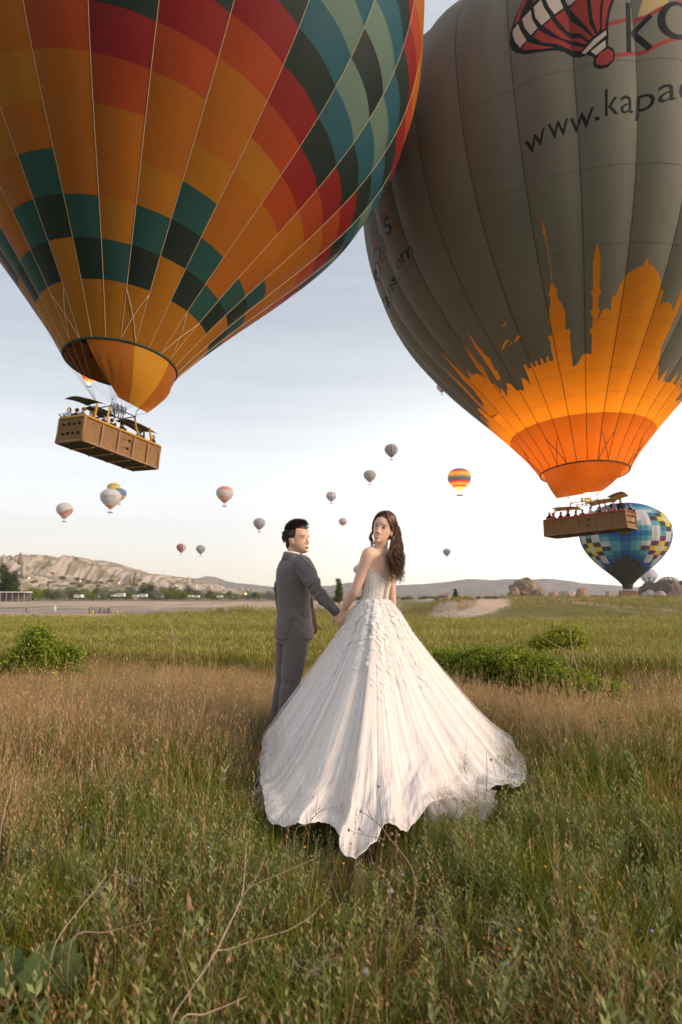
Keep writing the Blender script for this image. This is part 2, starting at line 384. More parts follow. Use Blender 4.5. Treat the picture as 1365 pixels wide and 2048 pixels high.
def left_cell(g, r):
    q = g % 4
    low = {1: 'T', 0: 'KT', 2: 'KT', 3: 'AKT'}[q]
    if r < len(low): return low[r]
    z = {1: 4, 0: 5, 2: 5, 3: 6}[q]; seq = {1: 'VRKBGKGBKRV', 0: 'VRKBGBKRV', 2: 'VRKBGBKRV', 3: 'VRKBKRV'}[q]
    if z <= r < z + len(seq): return seq[r - z]
    return 'O' if (r * 7 + g * 3) % 5 else 'A'

LX = [-10.4447, 31.3025, 12.0919, 0.0681, 0.136, 2.6034, 20.0181, 0.6105, 0.4608, 0.4877, -100.6864, 13.4773]
RX = [16.6937, 46.1687, 9.6065, -0.0046, 0.1071, 2.9146, 22.856, 0.5177, 0.3294, 0.584, -117.9603, 14.7973]
EL, ER = Env(LX, 26, .16), Env(RX, 28, .26)
LB = dict(pos=(-10.64, 30.77, 7.53), rot=(R(2.1), R(5.9), R(61.4)), L=4.54, W=1.6)
RB = dict(pos=(16.93, 46.32, 5.47), rot=(R(-1.0), R(-2.3), R(-44.3)), L=5.72, W=1.68)
def grid_mesh(name, P, m, mi=None):              # P: (a,b,3) array
    a, b = P.shape[:2]; i, j = np.meshgrid(np.arange(a - 1), np.arange(b - 1), indexing='ij')
    F = np.stack([i * b + j, i * b + j + 1, (i + 1) * b + j + 1, (i + 1) * b + j], -1).reshape(-1, 4)
    return mesh(name, P.reshape(-1, 3), F, m, mi)

# ---- left balloon: gores of sewn panels
balloon_left = empty('hot_air_balloon', LB['pos'], label='huge orange balloon with red, teal and black panels, above the long basket at left', cat='hot air balloon')
OL = np.array(LB['pos'])
# (measured panel heights: they shrink slightly round the envelope)
hk = lambda u: 1.40 + .25 * math.cos(R(u + 112)); bk = lambda u: 2.25 + .2 * math.cos(R(u + 110))
def left_envelope():
    e = EL; st = 360 / e.N
    env = empty('envelope'); env.parent = balloon_left
    for g in range(e.N):
        u0 = e.spin + g * st; uc = ((u0 + st / 2 + 180) % 360) - 180
        gore = None
        us = np.linspace(u0, u0 + st, 9)
        HK = np.array([hk(u) for u in us]); BK = np.array([bk(u) for u in us])
        bounds = [0 * BK] + [BK + HK * k for k in range(0, 16)]
        near = -172 < uc < 30
        cells = []
        for r in range(len(bounds)):
            lo = bounds[r]; hi = bounds[r + 1] if r + 1 < len(bounds) else None
            if r == 0: col = 'A'
            else: col = left_cell(g if g < 13 else g - 26, r - 1)
            if hi is None: hi = np.full_like(lo, e.S - .3); n = 12; col = 'O'
            else: n = 5
            tt = np.linspace(0, 1, n)[:, None]; T = lo[None] * (1 - tt) + hi[None] * tt
            P = e.surf(np.broadcast_to(us, T.shape), T) - OL; cells.append((col, P))
        # the gore's own mesh: the crown piece (far side gores carry all their cells)
        if near:
            gore = obj('gore', grid_mesh('gore', cells[-1][1], LM[CI[cells[-1][0]]]), env)
            for col, P in cells[:-1]:
                pn = obj('panel', grid_mesh('panel', P, LM[CI[col]]), gore)
        else:
            V = []; F = []; mi = []; b = 0
            for col, P in cells:
                a_, b_ = P.shape[:2]; V.append(P.reshape(-1, 3))
                i, j = np.meshgrid(np.arange(a_ - 1), np.arange(b_ - 1), indexing='ij')
                f = np.stack([i * b_ + j, i * b_ + j + 1, (i + 1) * b_ + j + 1, (i + 1) * b_ + j], -1).reshape(-1, 4) + b
                F.append(f); mi += [CI[col]] * len(f); b += a_ * b_
            gore = obj('gore', mesh('gore', np.concatenate(V), np.concatenate(F), LM, mi), env)
        T = np.linspace(0, e.S - .3, 60); P = e.surf(np.full(60, u0), T, .015) - OL
        MB().tube(P, .011, 5, cap=False).build('load_tape', tape_pale, gore)
    V = e.surf(np.linspace(0, 360, 73)[:-1], np.zeros(72)) - OL
    MB().tube([*V, V[0]], .05, 6, cap=False).build('mouth_ring', fT, env)
    # crossed tapes just above the mouth
    for k in (-2, 2, 5, -5):
        for (a, b) in ((k, k + 1), (k + 1, k)):
            T = np.linspace(0.02, 2.2, 12); U = np.linspace(e.spin + a * st, e.spin + b * st, 12)
            MB().tube(e.surf(U, T, .03) - OL, .014, 5).build('cross_tape', tape_pale, env)
    return env
envL = left_envelope()

# ---- scoops: cloth hung from the front of the mouth ring
def scoop(name, e, O, ua, ub, Pa, Pb, mats, colf, parent, sag=.25, na=60, nb=24, wr=.03):
    A = np.linspace(0, 1, na); Bt = np.linspace(0, 1, nb); P = np.zeros((nb, na, 3))
    top = e.surf(ua + (ub - ua) * A, np.zeros(na), -.02, bulge=False)
    Pa, Pb = np.array(Pa), np.array(Pb); bot = Pa * (1 - A[:, None]) + Pb * A[:, None]
    axis = e.M[:, 2]; cen = e.o + 0
    for i, t in enumerate(Bt):
        q = top * (1 - t) + bot * t
        out = q - cen; out -= np.outer(out @ axis, axis); nrm = np.linalg.norm(out, axis=1, keepdims=True); out /= np.maximum(nrm, 1e-6)
        bow = sag * math.sin(math.pi * t) * (1 - .0 * A)
        wrk = wr * np.sin(A * 60 + 3 * np.sin(t * 7) + t * 24) * (abs(A - .5) * 2) ** 2 * math.sin(math.pi * min(t * 1.2, 1))
        P[i] = q + out * (bow + wrk)[:, None] + axis * (-.10 * math.sin(math.pi * t))
    me = grid_mesh(name, P - O, mats)
    mi = [colf((k % (na - 1)) / (na - 2), (k // (na - 1)) / (nb - 2)) for k in range(len(me.polygons))]
    me.polygons.foreach_set('material_index', np.array(mi, dtype=np.int32)); return obj(name, me, parent)
def ring_u(e, px, py):                           # ring angle seen nearest a photo pixel
    U = np.linspace(-180, 180, 721); q = proj(e.surf(U, 0 * U, bulge=False)); return float(U[np.argmin(((q - np.array([px, py])) ** 2).sum(1))])
uaL, ubL = -108., ring_u(EL, 356, 763)
fA2 = fabric('amber_scoop', (.58, .25, .02), .22)
def left_scoop_bottom():
    return at(237, 795, 29.75), at(296, 826, 30.6)
bl_a, bl_b = left_scoop_bottom()
scoopL = scoop('scoop', EL, OL, uaL, ubL, bl_a, bl_b, [fO, fA2, fT], lambda a, b: 1 if .36 < a < .68 else 0, balloon_left, sag=.18)
cL = scoop  # keep

# ---- right balloon: grey envelope with sewn-in print, cut exactly along the printed outlines
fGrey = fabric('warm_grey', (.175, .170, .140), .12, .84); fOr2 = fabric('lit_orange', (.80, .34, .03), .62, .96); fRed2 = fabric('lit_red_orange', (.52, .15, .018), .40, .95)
fInk = fabric('ink', (.006, .011, .011), .02); fLogoR = fabric('logo_red', (.36, .05, .045), .2); fLogoW = fabric('logo_white', (.62, .54, .48), .25); fBeige = fabric('logo_beige', (.58, .45, .22), .25)
RM = [fGrey, fOr2, fRed2, fInk, fLogoR, fLogoW, fBeige]
def dens(pts, closed=True, step=16):
    out = []; n = len(pts)
    for i in range(n if closed else n - 1):
        a, b = pts[i], pts[(i + 1) % n]; k = max(1, int(math.hypot(b[0] - a[0], b[1] - a[1]) / step))
        for q in range(k): out.append((a[0] + (b[0] - a[0]) * q / k, a[1] + (b[1] - a[1]) * q / k))
    if not closed: out.append(pts[-1])
    return out
U0 = RX[10] - 14 * 360 / 28
def us_loop(pts, sc=1.0, o=(0, 0)):
    out = []
    for a, b in dens([(o[0] + p[0] / sc, o[1] + p[1] / sc) for p in pts]):
        h_ = ER.hit(a, b)
        if h_ is None: continue
        u = h_[0]
        while u < U0: u += 360
        while u > U0 + 360: u -= 360
        out.append((u, h_[1]))
    return out
def strip(pts, w):                               # thick polyline
    L, Rr = [], []
    for i, p in enumerate(pts):
        a = pts[max(i - 1, 0)]; b = pts[min(i + 1, len(pts) - 1)]; dx, dy = b[0] - a[0], b[1] - a[1]; l = math.hypot(dx, dy)
        ww = w[i] if hasattr(w, '__len__') else w
        L.append((p[0] - dy / l * ww / 2, p[1] + dx / l * ww / 2)); Rr.append((p[0] + dy / l * ww / 2, p[1] - dx / l * ww / 2))
    return L + Rr[::-1]
_glyph = {}
def glyph(ch):
    if ch in _glyph: return _glyph[ch]
    cu = bpy.data.curves.new('g', 'FONT'); cu.body = ch; cu.resolution_u = 3; ob = bpy.data.objects.new('g', cu); COL.objects.link(ob)
    cu.fill_mode = 'NONE'
    me = bpy.data.meshes.new_from_object(ob.evaluated_get(bpy.context.evaluated_depsgraph_get()))
    # follow the edge loops
    adj = {}
    for e in me.edges:
        a, b = e.vertices; adj.setdefault(a, []).append(b); adj.setdefault(b, []).append(a)
    seen = set(); loops = []
    for st in adj:
        if st in seen: continue
        lp = [st]; seen.add(st); cur = st
        while True:
            nx = [v for v in adj[cur] if v not in seen]
            if not nx: break
            cur = nx[0]; seen.add(cur); lp.append(cur)
        loops.append([(me.vertices[v].co.x, me.vertices[v].co.y) for v in lp])
    xs = [p[0] for l in loops for p in l]; ys = [p[1] for l in loops for p in l]
    _glyph[ch] = [[((p[0] - min(xs)) / (max(xs) - min(xs)), (p[1] - min(ys)) / (max(ys) - min(ys))) for p in l] for l in loops]
    COL.objects.unlink(ob); bpy.data.objects.remove(ob); bpy.data.curves.remove(cu); bpy.data.meshes.remove(me)
    return _glyph[ch]
def letter(ch, BL, W, H): return [[(BL[0] + W[0] * x + H[0] * y, BL[1] + W[1] * x + H[1] * y) for x, y in l] for l in glyph(ch)]
z4 = (3.957, (1020, 400)); z5 = (4.268, (720, 380)); z6 = (3.74, (1000, 0)); z7 = (2.053, (700, 0))
PR = []                                          # (material, [loops])  -- even-odd inside each entry, later entries win
SKY = [(178,1475),(150,1390),(115,1300),(132,1300),(148,1335),(172,1325),(158,1290),(175,1285),(192,1322),(215,1308),(200,1270),(218,1267),(232,1305),(258,1298),(245,1252),(260,1248),(275,1290),(300,1275),(290,1235),(305,1230),(318,1272),(348,1268),(330,1190),(322,1110),(312,1112),(305,1078),(338,1070),(322,975),(308,970),(305,942),(318,935),(310,880),(322,830),(325,775),(312,765),(310,735),(320,725),(322,680),(333,660),(325,560),(300,400),(275,280),(258,260),(262,225),(253,150),(265,190),(283,240),(285,275),(320,480),(340,655),(358,680),(362,700),(378,700),(375,728),(372,740),(385,780),(410,815),(430,860),(440,885),(438,912),(442,1020),(478,1018),(480,1058),(472,1065),(498,1315),(525,1300),(550,1270),(570,1230),(600,1212),(645,1220),(648,1055),(635,1045),(635,1018),(650,1010),(655,920),(640,900),(638,872),(652,865),(655,765),(640,745),(640,722),(655,712),(657,500),(668,420),(688,330),(705,410),(713,480),(705,700),(717,705),(715,735),(700,760),(695,850),(708,855),(706,890),(692,915),(695,960),(710,900),(735,860),(765,852),(785,870),(792,885),(800,790),(808,760),(835,752),(860,690),(905,610),(960,560),(1010,530),(1045,518),(1060,480),(1075,452),(1085,485),(1082,508),(1120,518),(1155,560),(1180,610),(1190,660),(1190,710),(1212,712),(1195,790),(1180,840),(1205,810),(1240,802),(1265,825),(1275,880),(1365,650),(1425,500),(1440,520),(1395,700),(1190,1155),(1185,1200),(1162,1425),(1230,1435),(1300,1460),(1365,1500),(1440,1570)]
sky_us = us_loop([(-20,1500),(-5,1490),(12,1535),(22,1512),(45,1520),(62,1532),(75,1495),(115,1507),(128,1477),(150,1467)] + SKY, *z4)
lft = us_loop([(490,1560),(500,1545),(512,1532),(540,1535),(562,1556),(592,1582),(625,1612),(650,1622),(668,1610),(690,1600)], *z7)
def zig(u): return 5.1 + .5 * abs(math.sin(u * .35)) + (.9 if int(u * .31) % 3 == 0 else 0)
# one closed region: visible skyline on top, plain band round the back
top_line = [p for p in sky_us[:-1]]
umin = min(p[0] for p in lft) ; umax = max(p[0] for p in sky_us)
k0 = sky_us.index(max(sky_us, key=lambda p: p[0]))
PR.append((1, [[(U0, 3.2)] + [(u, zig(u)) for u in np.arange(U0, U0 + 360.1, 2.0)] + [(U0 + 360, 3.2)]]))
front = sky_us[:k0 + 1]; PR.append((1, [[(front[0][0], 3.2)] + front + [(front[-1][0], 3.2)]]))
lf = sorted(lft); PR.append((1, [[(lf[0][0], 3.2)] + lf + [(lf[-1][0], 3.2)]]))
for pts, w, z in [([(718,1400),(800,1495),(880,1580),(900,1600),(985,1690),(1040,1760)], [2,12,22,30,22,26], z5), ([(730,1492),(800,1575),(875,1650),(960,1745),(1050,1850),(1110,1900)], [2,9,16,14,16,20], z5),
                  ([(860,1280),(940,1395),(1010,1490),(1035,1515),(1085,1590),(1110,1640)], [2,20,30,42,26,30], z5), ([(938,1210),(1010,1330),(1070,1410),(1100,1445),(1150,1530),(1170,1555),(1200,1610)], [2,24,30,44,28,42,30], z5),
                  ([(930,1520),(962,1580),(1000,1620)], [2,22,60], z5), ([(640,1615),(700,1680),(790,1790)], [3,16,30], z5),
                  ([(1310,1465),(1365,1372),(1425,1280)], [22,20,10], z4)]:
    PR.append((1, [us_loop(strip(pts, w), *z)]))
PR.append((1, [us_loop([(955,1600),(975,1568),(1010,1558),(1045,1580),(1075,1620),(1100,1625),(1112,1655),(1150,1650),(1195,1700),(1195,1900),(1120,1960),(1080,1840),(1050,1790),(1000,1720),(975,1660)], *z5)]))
for b in ([(628,1340),(640,1322),(652,1318),(642,1328),(636,1336)], [(626,1442),(632,1412),(648,1392),(664,1395),(650,1402),(640,1420)], [(655,1412),(672,1402),(668,1410)], [(676,1400),(690,1378),(710,1378),(694,1388),(684,1402)]):
    PR.append((1, [us_loop(b, *z7)]))
# logo
PR.append((6, [us_loop([(1025,135),(1060,20),(1070,-30),(1260,-30),(1240,50),(1180,90),(1080,135)], *z6)]))
for pts in ([(800,212),(940,165),(1075,150),(1180,100),(1300,50),(1365,30),(1450,10)], [(850,440),(1000,408),(1075,405),(1180,355),(1280,320),(1365,300),(1450,280)]):
    PR.append((4, [us_loop(strip(pts, 28), *z6)]))
PR.append((3, [us_loop([(222,-30),(160,60),(110,160),(80,250),(75,330),(90,380),(130,410),(200,428),(300,418),(420,400),(480,402),(530,425),(560,435),(610,443),(650,430),(700,455),(690,500),(705,530),(745,543),(800,530),(845,480),(855,430),(840,390),(800,372),(805,300),(800,260),(803,200),(820,110),(850,20),(866,-30)], *z6)]))
for red in ([(112,190),(145,178),(165,120),(195,60),(225,-5),(205,0),(150,90)], [(168,382),(205,335),(260,355),(330,370),(410,378),(320,395),(200,395)], [(250,300),(290,252),(380,300),(470,318),(545,345),(630,375),(600,395),(520,375),(420,350),(320,345)],
            [(330,225),(385,170),(430,225),(520,290),(600,300),(655,340),(640,352),(560,315),(450,300)], [(415,150),(480,85),(530,160),(600,220),(690,305),(660,325),(600,265),(500,240)], [(520,65),(600,0),(640,-25),(650,80),(665,200),(715,290),(700,300),(620,190),(560,120)],
            [(665,-25),(755,-25),(740,120),(742,250),(725,275),(690,170)], [(775,-25),(845,-25),(800,100),(785,200),(775,250),(755,250),(760,120)], [(320,-25),(250,60),(258,20),(285,-25)], [(800,390),(840,420),(835,470),(800,505),(760,515),(720,505),(712,470),(740,430)]):
    PR.append((4, [us_loop(red, *z6)]))
for wh in ([(100,235),(140,195),(160,250),(205,325),(155,372),(115,320),(100,270)], [(172,165),(235,105),(245,170),(285,240),(235,290),(190,230)], [(258,85),(310,30),(335,90),(382,158),(315,218),(270,160)], [(338,10),(360,-25),(430,-25),(475,70),(410,130),(370,80)],
           [(480,-25),(570,-25),(580,10),(510,50)], [(610,410),(700,320),(785,258),(790,290),(720,350),(635,422)], [(675,408),(780,330),(785,380),(715,438)]):
    PR.append((5, [us_loop(wh, *z6)]))
PR.append((3, [us_loop([(935,30),(975,28),(980,405),(940,408)], *z6)])); PR.append((3, [us_loop(strip([(985,262),(1118,140)], 36), *z6)])); PR.append((3, [us_loop(strip([(990,250),(1115,385)], 46), *z6)]))
ell = lambda cx, cy, rx, ry, n=28, rot=0: [(cx + rx * math.cos(2 * math.pi * i / n) * math.cos(rot) - ry * math.sin(2 * math.pi * i / n) * math.sin(rot), cy + rx * math.cos(2 * math.pi * i / n) * math.sin(rot) + ry * math.sin(2 * math.pi * i / n) * math.cos(rot)) for i in range(n)]
PR.append((3, [us_loop(ell(1310, 182, 150, 142), *z6), us_loop(ell(1318, 175, 98, 108), *z6)]))
for ch, BL, W, H in [('w',(204,1180),(150,-108),(-14,-108)),('w',(368,1068),(152,-58),(-9,-118)),('w',(518,1026),(180,-88),(4,-130)),('k',(778,890),(102,-20),(0,-198)),('a',(892,868),(104,-12),(0,-134)),('p',(1008,910),(132,-25),(12,-185)),('a',(1166,796),(136,-30),(0,-130)),('d',(1320,778),(140,-32),(0,-222))]:
    PR.append((3, [us_loop(l, *z6) for l in letter(ch, BL, W, H)]))
PR.append((3, [us_loop(ell(723, 903, 18, 17, 12), *z6)]))
for ch, BL, W, H in [('m',(388,622),(84,-80),(-24,-78)),('o',(352,690),(32,-62),(-24,-62)),('s',(296,818),(40,-42),(-20,-62)),('n',(283,892),(24,-44),(-22,-62)),('o',(268,985),(38,-48),(-20,-55)),('l',(262,1005),(8,-10),(-36,-92)),('l',(240,1010),(6,-10),(-26,-90)),('a',(285,1165),(16,-48),(-18,-50)),('s',(254,402),(50,-60),(-36,-132))]:
    PR.append((3, [us_loop(l, *z5) for l in letter(ch, BL, W, H)]))
PR.append((3, [us_loop(ell(357, 748, 8, 10, 10), *z5)])); PR.append((3, [us_loop(strip([(198,378),(240,525)], 34), *z5)]))
PR.append((3, [us_loop(ell(170, 556, 27, 70), *z5), us_loop(ell(172, 556, 18, 58), *z5)])); PR.append((3, [us_loop(ell(172, 695, 35, 84), *z5), us_loop(ell(175, 695, 24, 70), *z5)]))
for pts in ([(315,110),(250,180),(212,290),(175,400),(145,480)], [(365,270),(310,322),(268,420),(252,500),(215,580),(185,660)], [(205,770),(180,800),(172,850)]):
    PR.append((4, [us_loop(strip(pts, 10), *z5)]))

def inside(P, loops):
    c = np.zeros(len(P), bool)
    for l in loops:
        if len(l) < 3: continue
        A = np.array(l); B_ = np.roll(A, -1, 0)
        for (x1, y1), (x2, y2) in zip(A, B_):
            m = (y1 > P[:, 1]) != (y2 > P[:, 1])
            if not m.any(): continue
            xi = (x2 - x1) * (P[m, 1] - y1) / (y2 - y1) + x1
            t = P[m, 0] < xi; idx = np.where(m)[0][t]; c[idx] ^= True
    return c
balloon_right = empty('hot_air_balloon', RB['pos'], label='huge grey balloon with orange mosque skyline and web address, its burner alight, at right', cat='hot air balloon')
OR = np.array(RB['pos'])
def right_envelope():
    e = ER; st = 360 / e.N; KU = 1 / 4.0          # scale u so that the plane is roughly metric
    V = []; Ed = []
    rows = list(np.concatenate([np.linspace(0, 3.2, 5), np.linspace(3.9, e.S * .8, 34), np.linspace(e.S * .83, e.S - .35, 7)]))
    ncol = e.N * 6
    for t in rows:
        b = len(V)
        for j in range(ncol + 1): V.append(((U0 + 360 * j / ncol) * KU, t))
    for i in range(len(rows) - 1):
        for j in range(0, ncol + 1, 6): Ed.append((i * (ncol + 1) + j, (i + 1) * (ncol + 1) + j))
    for i in (0, 4, len(rows) - 1):
        for j in range(ncol): Ed.append((i * (ncol + 1) + j, i * (ncol + 1) + j + 1))
    for m_, loops in PR:
        for l in loops:
            if len(l) < 3: continue
            b = len(V); n = len(l)
            V += [(min(max(u, U0), U0 + 360) * KU, min(max(t, 0), e.S - .35)) for u, t in l]; Ed += [(b + i, b + (i + 1) % n) for i in range(n)]
    res = delaunay_2d_cdt([Vector(v) for v in V], Ed, [], 0, 1e-5)
    P = np.array([(v[0], v[1]) for v in res[0]]); F = np.array(res[2]); P[:, 0] /= KU
    c = P[F].mean(1); area = np.abs(np.cross(P[F][:, 1] - P[F][:, 0], P[F][:, 2] - P[F][:, 0])); keep = area > 1e-7; F = F[keep]; c = c[keep]
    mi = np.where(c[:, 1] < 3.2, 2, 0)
    for m_, loops in PR:
        ls = np.array([p for l in loops for p in l])
        if len(ls) < 3: continue
        box = (c[:, 0] > ls[:, 0].min()) & (c[:, 0] < ls[:, 0].max()) & (c[:, 1] > ls[:, 1].min()) & (c[:, 1] < ls[:, 1].max())
        idx = np.where(box)[0]
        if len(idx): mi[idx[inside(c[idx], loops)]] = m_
    gi = np.clip(((c[:, 0] - U0) / st).astype(int), 0, e.N - 1)
    env = empty('envelope'); env.parent = balloon_right
    for g in range(e.N):
        f = F[gi == g]; k = np.unique(f); re = np.full(len(P), -1); re[k] = np.arange(len(k))
        q = P[k].copy(); u = q[:, 0]
        fr = np.clip((u - (U0 + g * st)) / st, 1e-6, 1 - 1e-6); W = e.surf(U0 + (g + fr) * st, q[:, 1]) - OR
        gore = obj('gore', mesh('gore', W, re[f], RM, mi[gi == g]), env)
        T = np.linspace(0, e.S - .35, 70); MB().tube(e.surf(np.full(70, U0 + g * st), T, .0) - OR, .022, 5, cap=False).build('load_tape', tape_dark, gore)
    hs = MB()
    for t in (4.4, 5.9, 7.4, 8.9, 13, 17, 22.5):
        U = np.linspace(U0, U0 + 360, 225); hs.tube(e.surf(U, 0 * U + t + .15 * np.sin(np.radians(U * 3)), .002) - OR, .007, 3, cap=False)
    hs.build('horizontal_seam', pm('seam', (.14, .09, .04), rough=.8), env)
    q = e.surf(np.linspace(0, 360, 73)[:-1], np.zeros(72)) - OR
    MB().tube([*q, q[0]], .05, 6, cap=False).build('mouth_ring', tape_dark, env)
    for k in (-2, 2, -6, 6):
        for (a, b) in ((k, k + 1), (k + 1, k)):
            T = np.linspace(0.05, 2.0, 12); U = np.linspace(e.spin + a * st, e.spin + b * st, 12)
            MB().tube(e.surf(U, T, .02) - OR, .02, 5).build('cross_tape', tape_dark, env)
right_envelope()
uaR, ubR = -176., ring_u(ER, 1262, 934) - 14
print('ring', ring_u(ER, 1078, 954), ring_u(ER, 1262, 934))
fScR = fabric('scoop_rust', (.55, .15, .02), .3, .6)
br_a, br_b = at(1114, 997, 44.6), at(1206, 981, 45.6)
scoop('scoop', ER, OR, uaR, ubR, br_a, br_b, [fScR], lambda a, b: 0, balloon_right, sag=.1, wr=.015)
# burner flame lights the right balloon from inside
fl = bpy.data.lights.new('burner_flame_light', 'POINT'); fl.energy = 1450; fl.color = (1, .55, .20); fl.shadow_soft_size = .5
flo = bpy.data.objects.new('burner_flame_light', fl); COL.objects.link(flo); flo.location = Vector(ER.o + ER.M[:, 2] * 3.1)

# ================================================================== baskets
wick = pm('wicker', (.15, .08, .035), (.42, .25, .115), scale=11, rough=.75, bump=.02, bscale=60, stretch=(1, 1, 5), detail=6)
wick2 = pm('wicker_weave', (.38, .23, .11), (.22, .12, .055), scale=14, rough=.8, bump=.01, bscale=80, stretch=(1, 1, 4))
hide = pm('hide', (.34, .20, .12), (.26, .15, .09), scale=3, rough=.6); dark_in = pm('dark_inside', (.012, .01, .008), rough=.9)
floor_m = pm('floor_boards', (.09, .085, .045), (.05, .05, .03), scale=3, rough=.8)
rim_y = pm('rim_yellow', (.52, .30, .045), (.40, .21, .03), scale=6, rough=.5); rim_r = pm('rim_red', (.40, .05, .05), (.30, .035, .035), scale=6, rough=.5)
awn = pm('awning_olive', (.075, .085, .035), (.05, .06, .025), scale=2, rough=.8, transl=.12); awn_r = pm('awning_tan', (.20, .155, .075), (.14, .11, .05), scale=2, rough=.8, transl=.25)
edge_pale = pm('piping_pale', (.55, .47, .38), rough=.6)
def basket(root, D, rim_m, awn_m, parts, env, ring_front):
    L, W, H = D['L'], D['W'], 1.15; b = empty('basket', rot=D['rot']); b.parent = root
    hl, hw = L / 2, W / 2
    def wall(p0, p1, holes=None):
        p0, p1 = Vector(p0), Vector(p1); d = p1 - p0; n = Vector((d.y, -d.x, 0)).normalized(); ln = d.length; nrow = 26; seg = max(6, int(ln / .07))
        V = []; F = []
        # woven surface: rows of alternating humps
        for r in range(nrow * 2 + 1):
            z = .05 + (H - .08) * r / (nrow * 2)
            for k in range(seg + 1):
                hump = .016 * (math.cos(math.pi * k + math.pi * (r // 2))) * (1 if r % 2 else .25) + (.012 if r % 2 else 0)
                bow = .05 * math.sin(math.pi * (z / H)) * -1
                p = p0 + d * (k / seg) + n * (hump + bow + .02); V.append((p.x, p.y, z))
        for r in range(nrow * 2):
            for k in range(seg): a = r * (seg + 1) + k; F.append((a, a + 1, a + seg + 2, a + seg + 1))
        w = obj('wicker_wall', mesh('wicker_wall', V, F, wick), b)
        if holes:
            for f, z in holes:
                c = p0 + d * f + n * (.02 - .03); hh = MB().box((c.x, c.y, z), (.05, .05, .05), Matrix.Rotation(math.atan2(d.y, d.x), 3, 'Z')); hh.build('foothole', dark_in, b, smooth=False)
        return w
    cr_ = [(-hl, -hw), (hl, -hw), (hl, hw), (-hl, hw)]
    end = [((k + 1) / 5, z) for k in range(4) for z in (H * .37, H * .74)]
    wall((-hl, -hw, 0), (hl, -hw, 0), [(.57, H * .72), (.555, H * .38)]); wall((hl, -hw, 0), (hl, hw, 0), end); wall((hl, hw, 0), (-hl, hw, 0)); wall((-hl, hw, 0), (-hl, -hw, 0), end)
    # leather uprights on the long sides, rounded corner posts
    for f in (.21, .42, .62, .82):
        MB().box((-hl + L * f, -hw - .055, H * .5), (.035, .02, H * .44)).build('upright', hide, b, smooth=False)
        MB().box((-hl + L * f, hw + .055, H * .5), (.035, .02, H * .44)).build('upright', hide, b, smooth=False)
    for x, y in cr_: MB().tube([(x, y, .03), (x, y, H * .5), (x, y, H)], [.075, .06, .075], 10).build('corner_post', wick2, b)
    rp = []; rr = .12
    for (x, y), a0 in zip([(hl - rr, -hw + rr), (hl - rr, hw - rr), (-hl + rr, hw - rr), (-hl + rr, -hw + rr)], (-90, 0, 90, 180)):
        for q in range(5): a = R(a0 + q * 22.5); rp.append(Vector((x + (rr + .04) * math.cos(a), y + (rr + .04) * math.sin(a), H)))
    MB().tube(rp + [rp[0], rp[1]], .058, 8, cap=False).build('padded_rim', rim_m, b)
    MB().tube([p + Vector((0, 0, -H + .05)) for p in rp] + [rp[0] + Vector((0, 0, -H + .05))], .05, 8, cap=False).build('bottom_roll', hide, b)
    fl_ = MB().box((0, 0, .03), (hl, hw, .02)); fo = fl_.build('floor', floor_m, b, smooth=False)
    for k in range(6): MB().box((0, -hw + W * (k + .5) / 6, -.015), (hl * .98, .05, .022)).build('runner', floor_m, fo, smooth=False)
    for k in range(4): MB().box((-hl + L * (k + .7) / 4.4, 0, -.045), (.03, hw * .96, .015)).build('cross_bar', rim_m, fo, smooth=False)
    for x in (-L * .14, L * .14): MB().box((x, 0, H * .5), (.03, hw * .95, H * .48)).build('partition', wick2, b, smooth=False)
    MB().box((-L * .32, 0, H * .5), (L * .17, .03, H * .48)).build('partition', wick2, b, smooth=False); MB().box((L * .32, 0, H * .5), (L * .17, .03, H * .48)).build('partition', wick2, b, smooth=False)
    # burner frame on padded poles
    px_ = L * .165; fz = H + 1.02; fw = hw * .62
    for sx in (-1, 1):
        for sy in (-1, 1):
            MB().tube([(sx * px_ * 1.35, sy * (hw - .06), H - .05), (sx * px_ * 1.15, sy * fw, H + .55), (sx * px_, sy * fw * .9, fz)], [.055, .05, .045], 9).build('padded_pole', rim_m, b)
    for s_ in (-1, 1):
        MB().tube([(s_ * px_ * 2.35, -(hw - .06), H - .05), (s_ * px_ * 2.15, -(hw - .2), H + .75)], .05, 9).build('padded_pole', rim_m, b)
    fr = MB()
    for z in (fz,):
        q = [(-px_, -fw, z), (px_, -fw, z), (px_, fw, z), (-px_, fw, z)]
        for i in range(4): fr.tube([q[i], q[(i + 1) % 4]], .028, 6)
    fr.tube([(-px_ * 2.15, 0, fz - .22), (px_ * 2.15, 0, fz - .22)], .022, 6)
    frame = fr.build('burner_frame', steel, b)
    for x, y in ((-.26, -.2), (.0, -.2), (.26, -.2), (-.13, .2), (.13, .2)):
        bn = MB()
        for k in range(6):                                   # stacked coil rings
            z = fz + .03 + k * .055; bn.tube([(x + .10 * math.cos(a), y + .10 * math.sin(a), z) for a in np.linspace(0, 2 * math.pi, 11)], .014, 5, cap=False)
        bn.tube([(x, y, fz - .25), (x, y, fz + .06)], .03, 6)
        for a in range(4): bn.tube([(x + .1 * math.cos(a * 1.57), y + .1 * math.sin(a * 1.57), fz), (x + .1 * math.cos(a * 1.57), y + .1 * math.sin(a * 1.57), fz + .34)], .008, 4)
        bn.build('burner', steel, b)
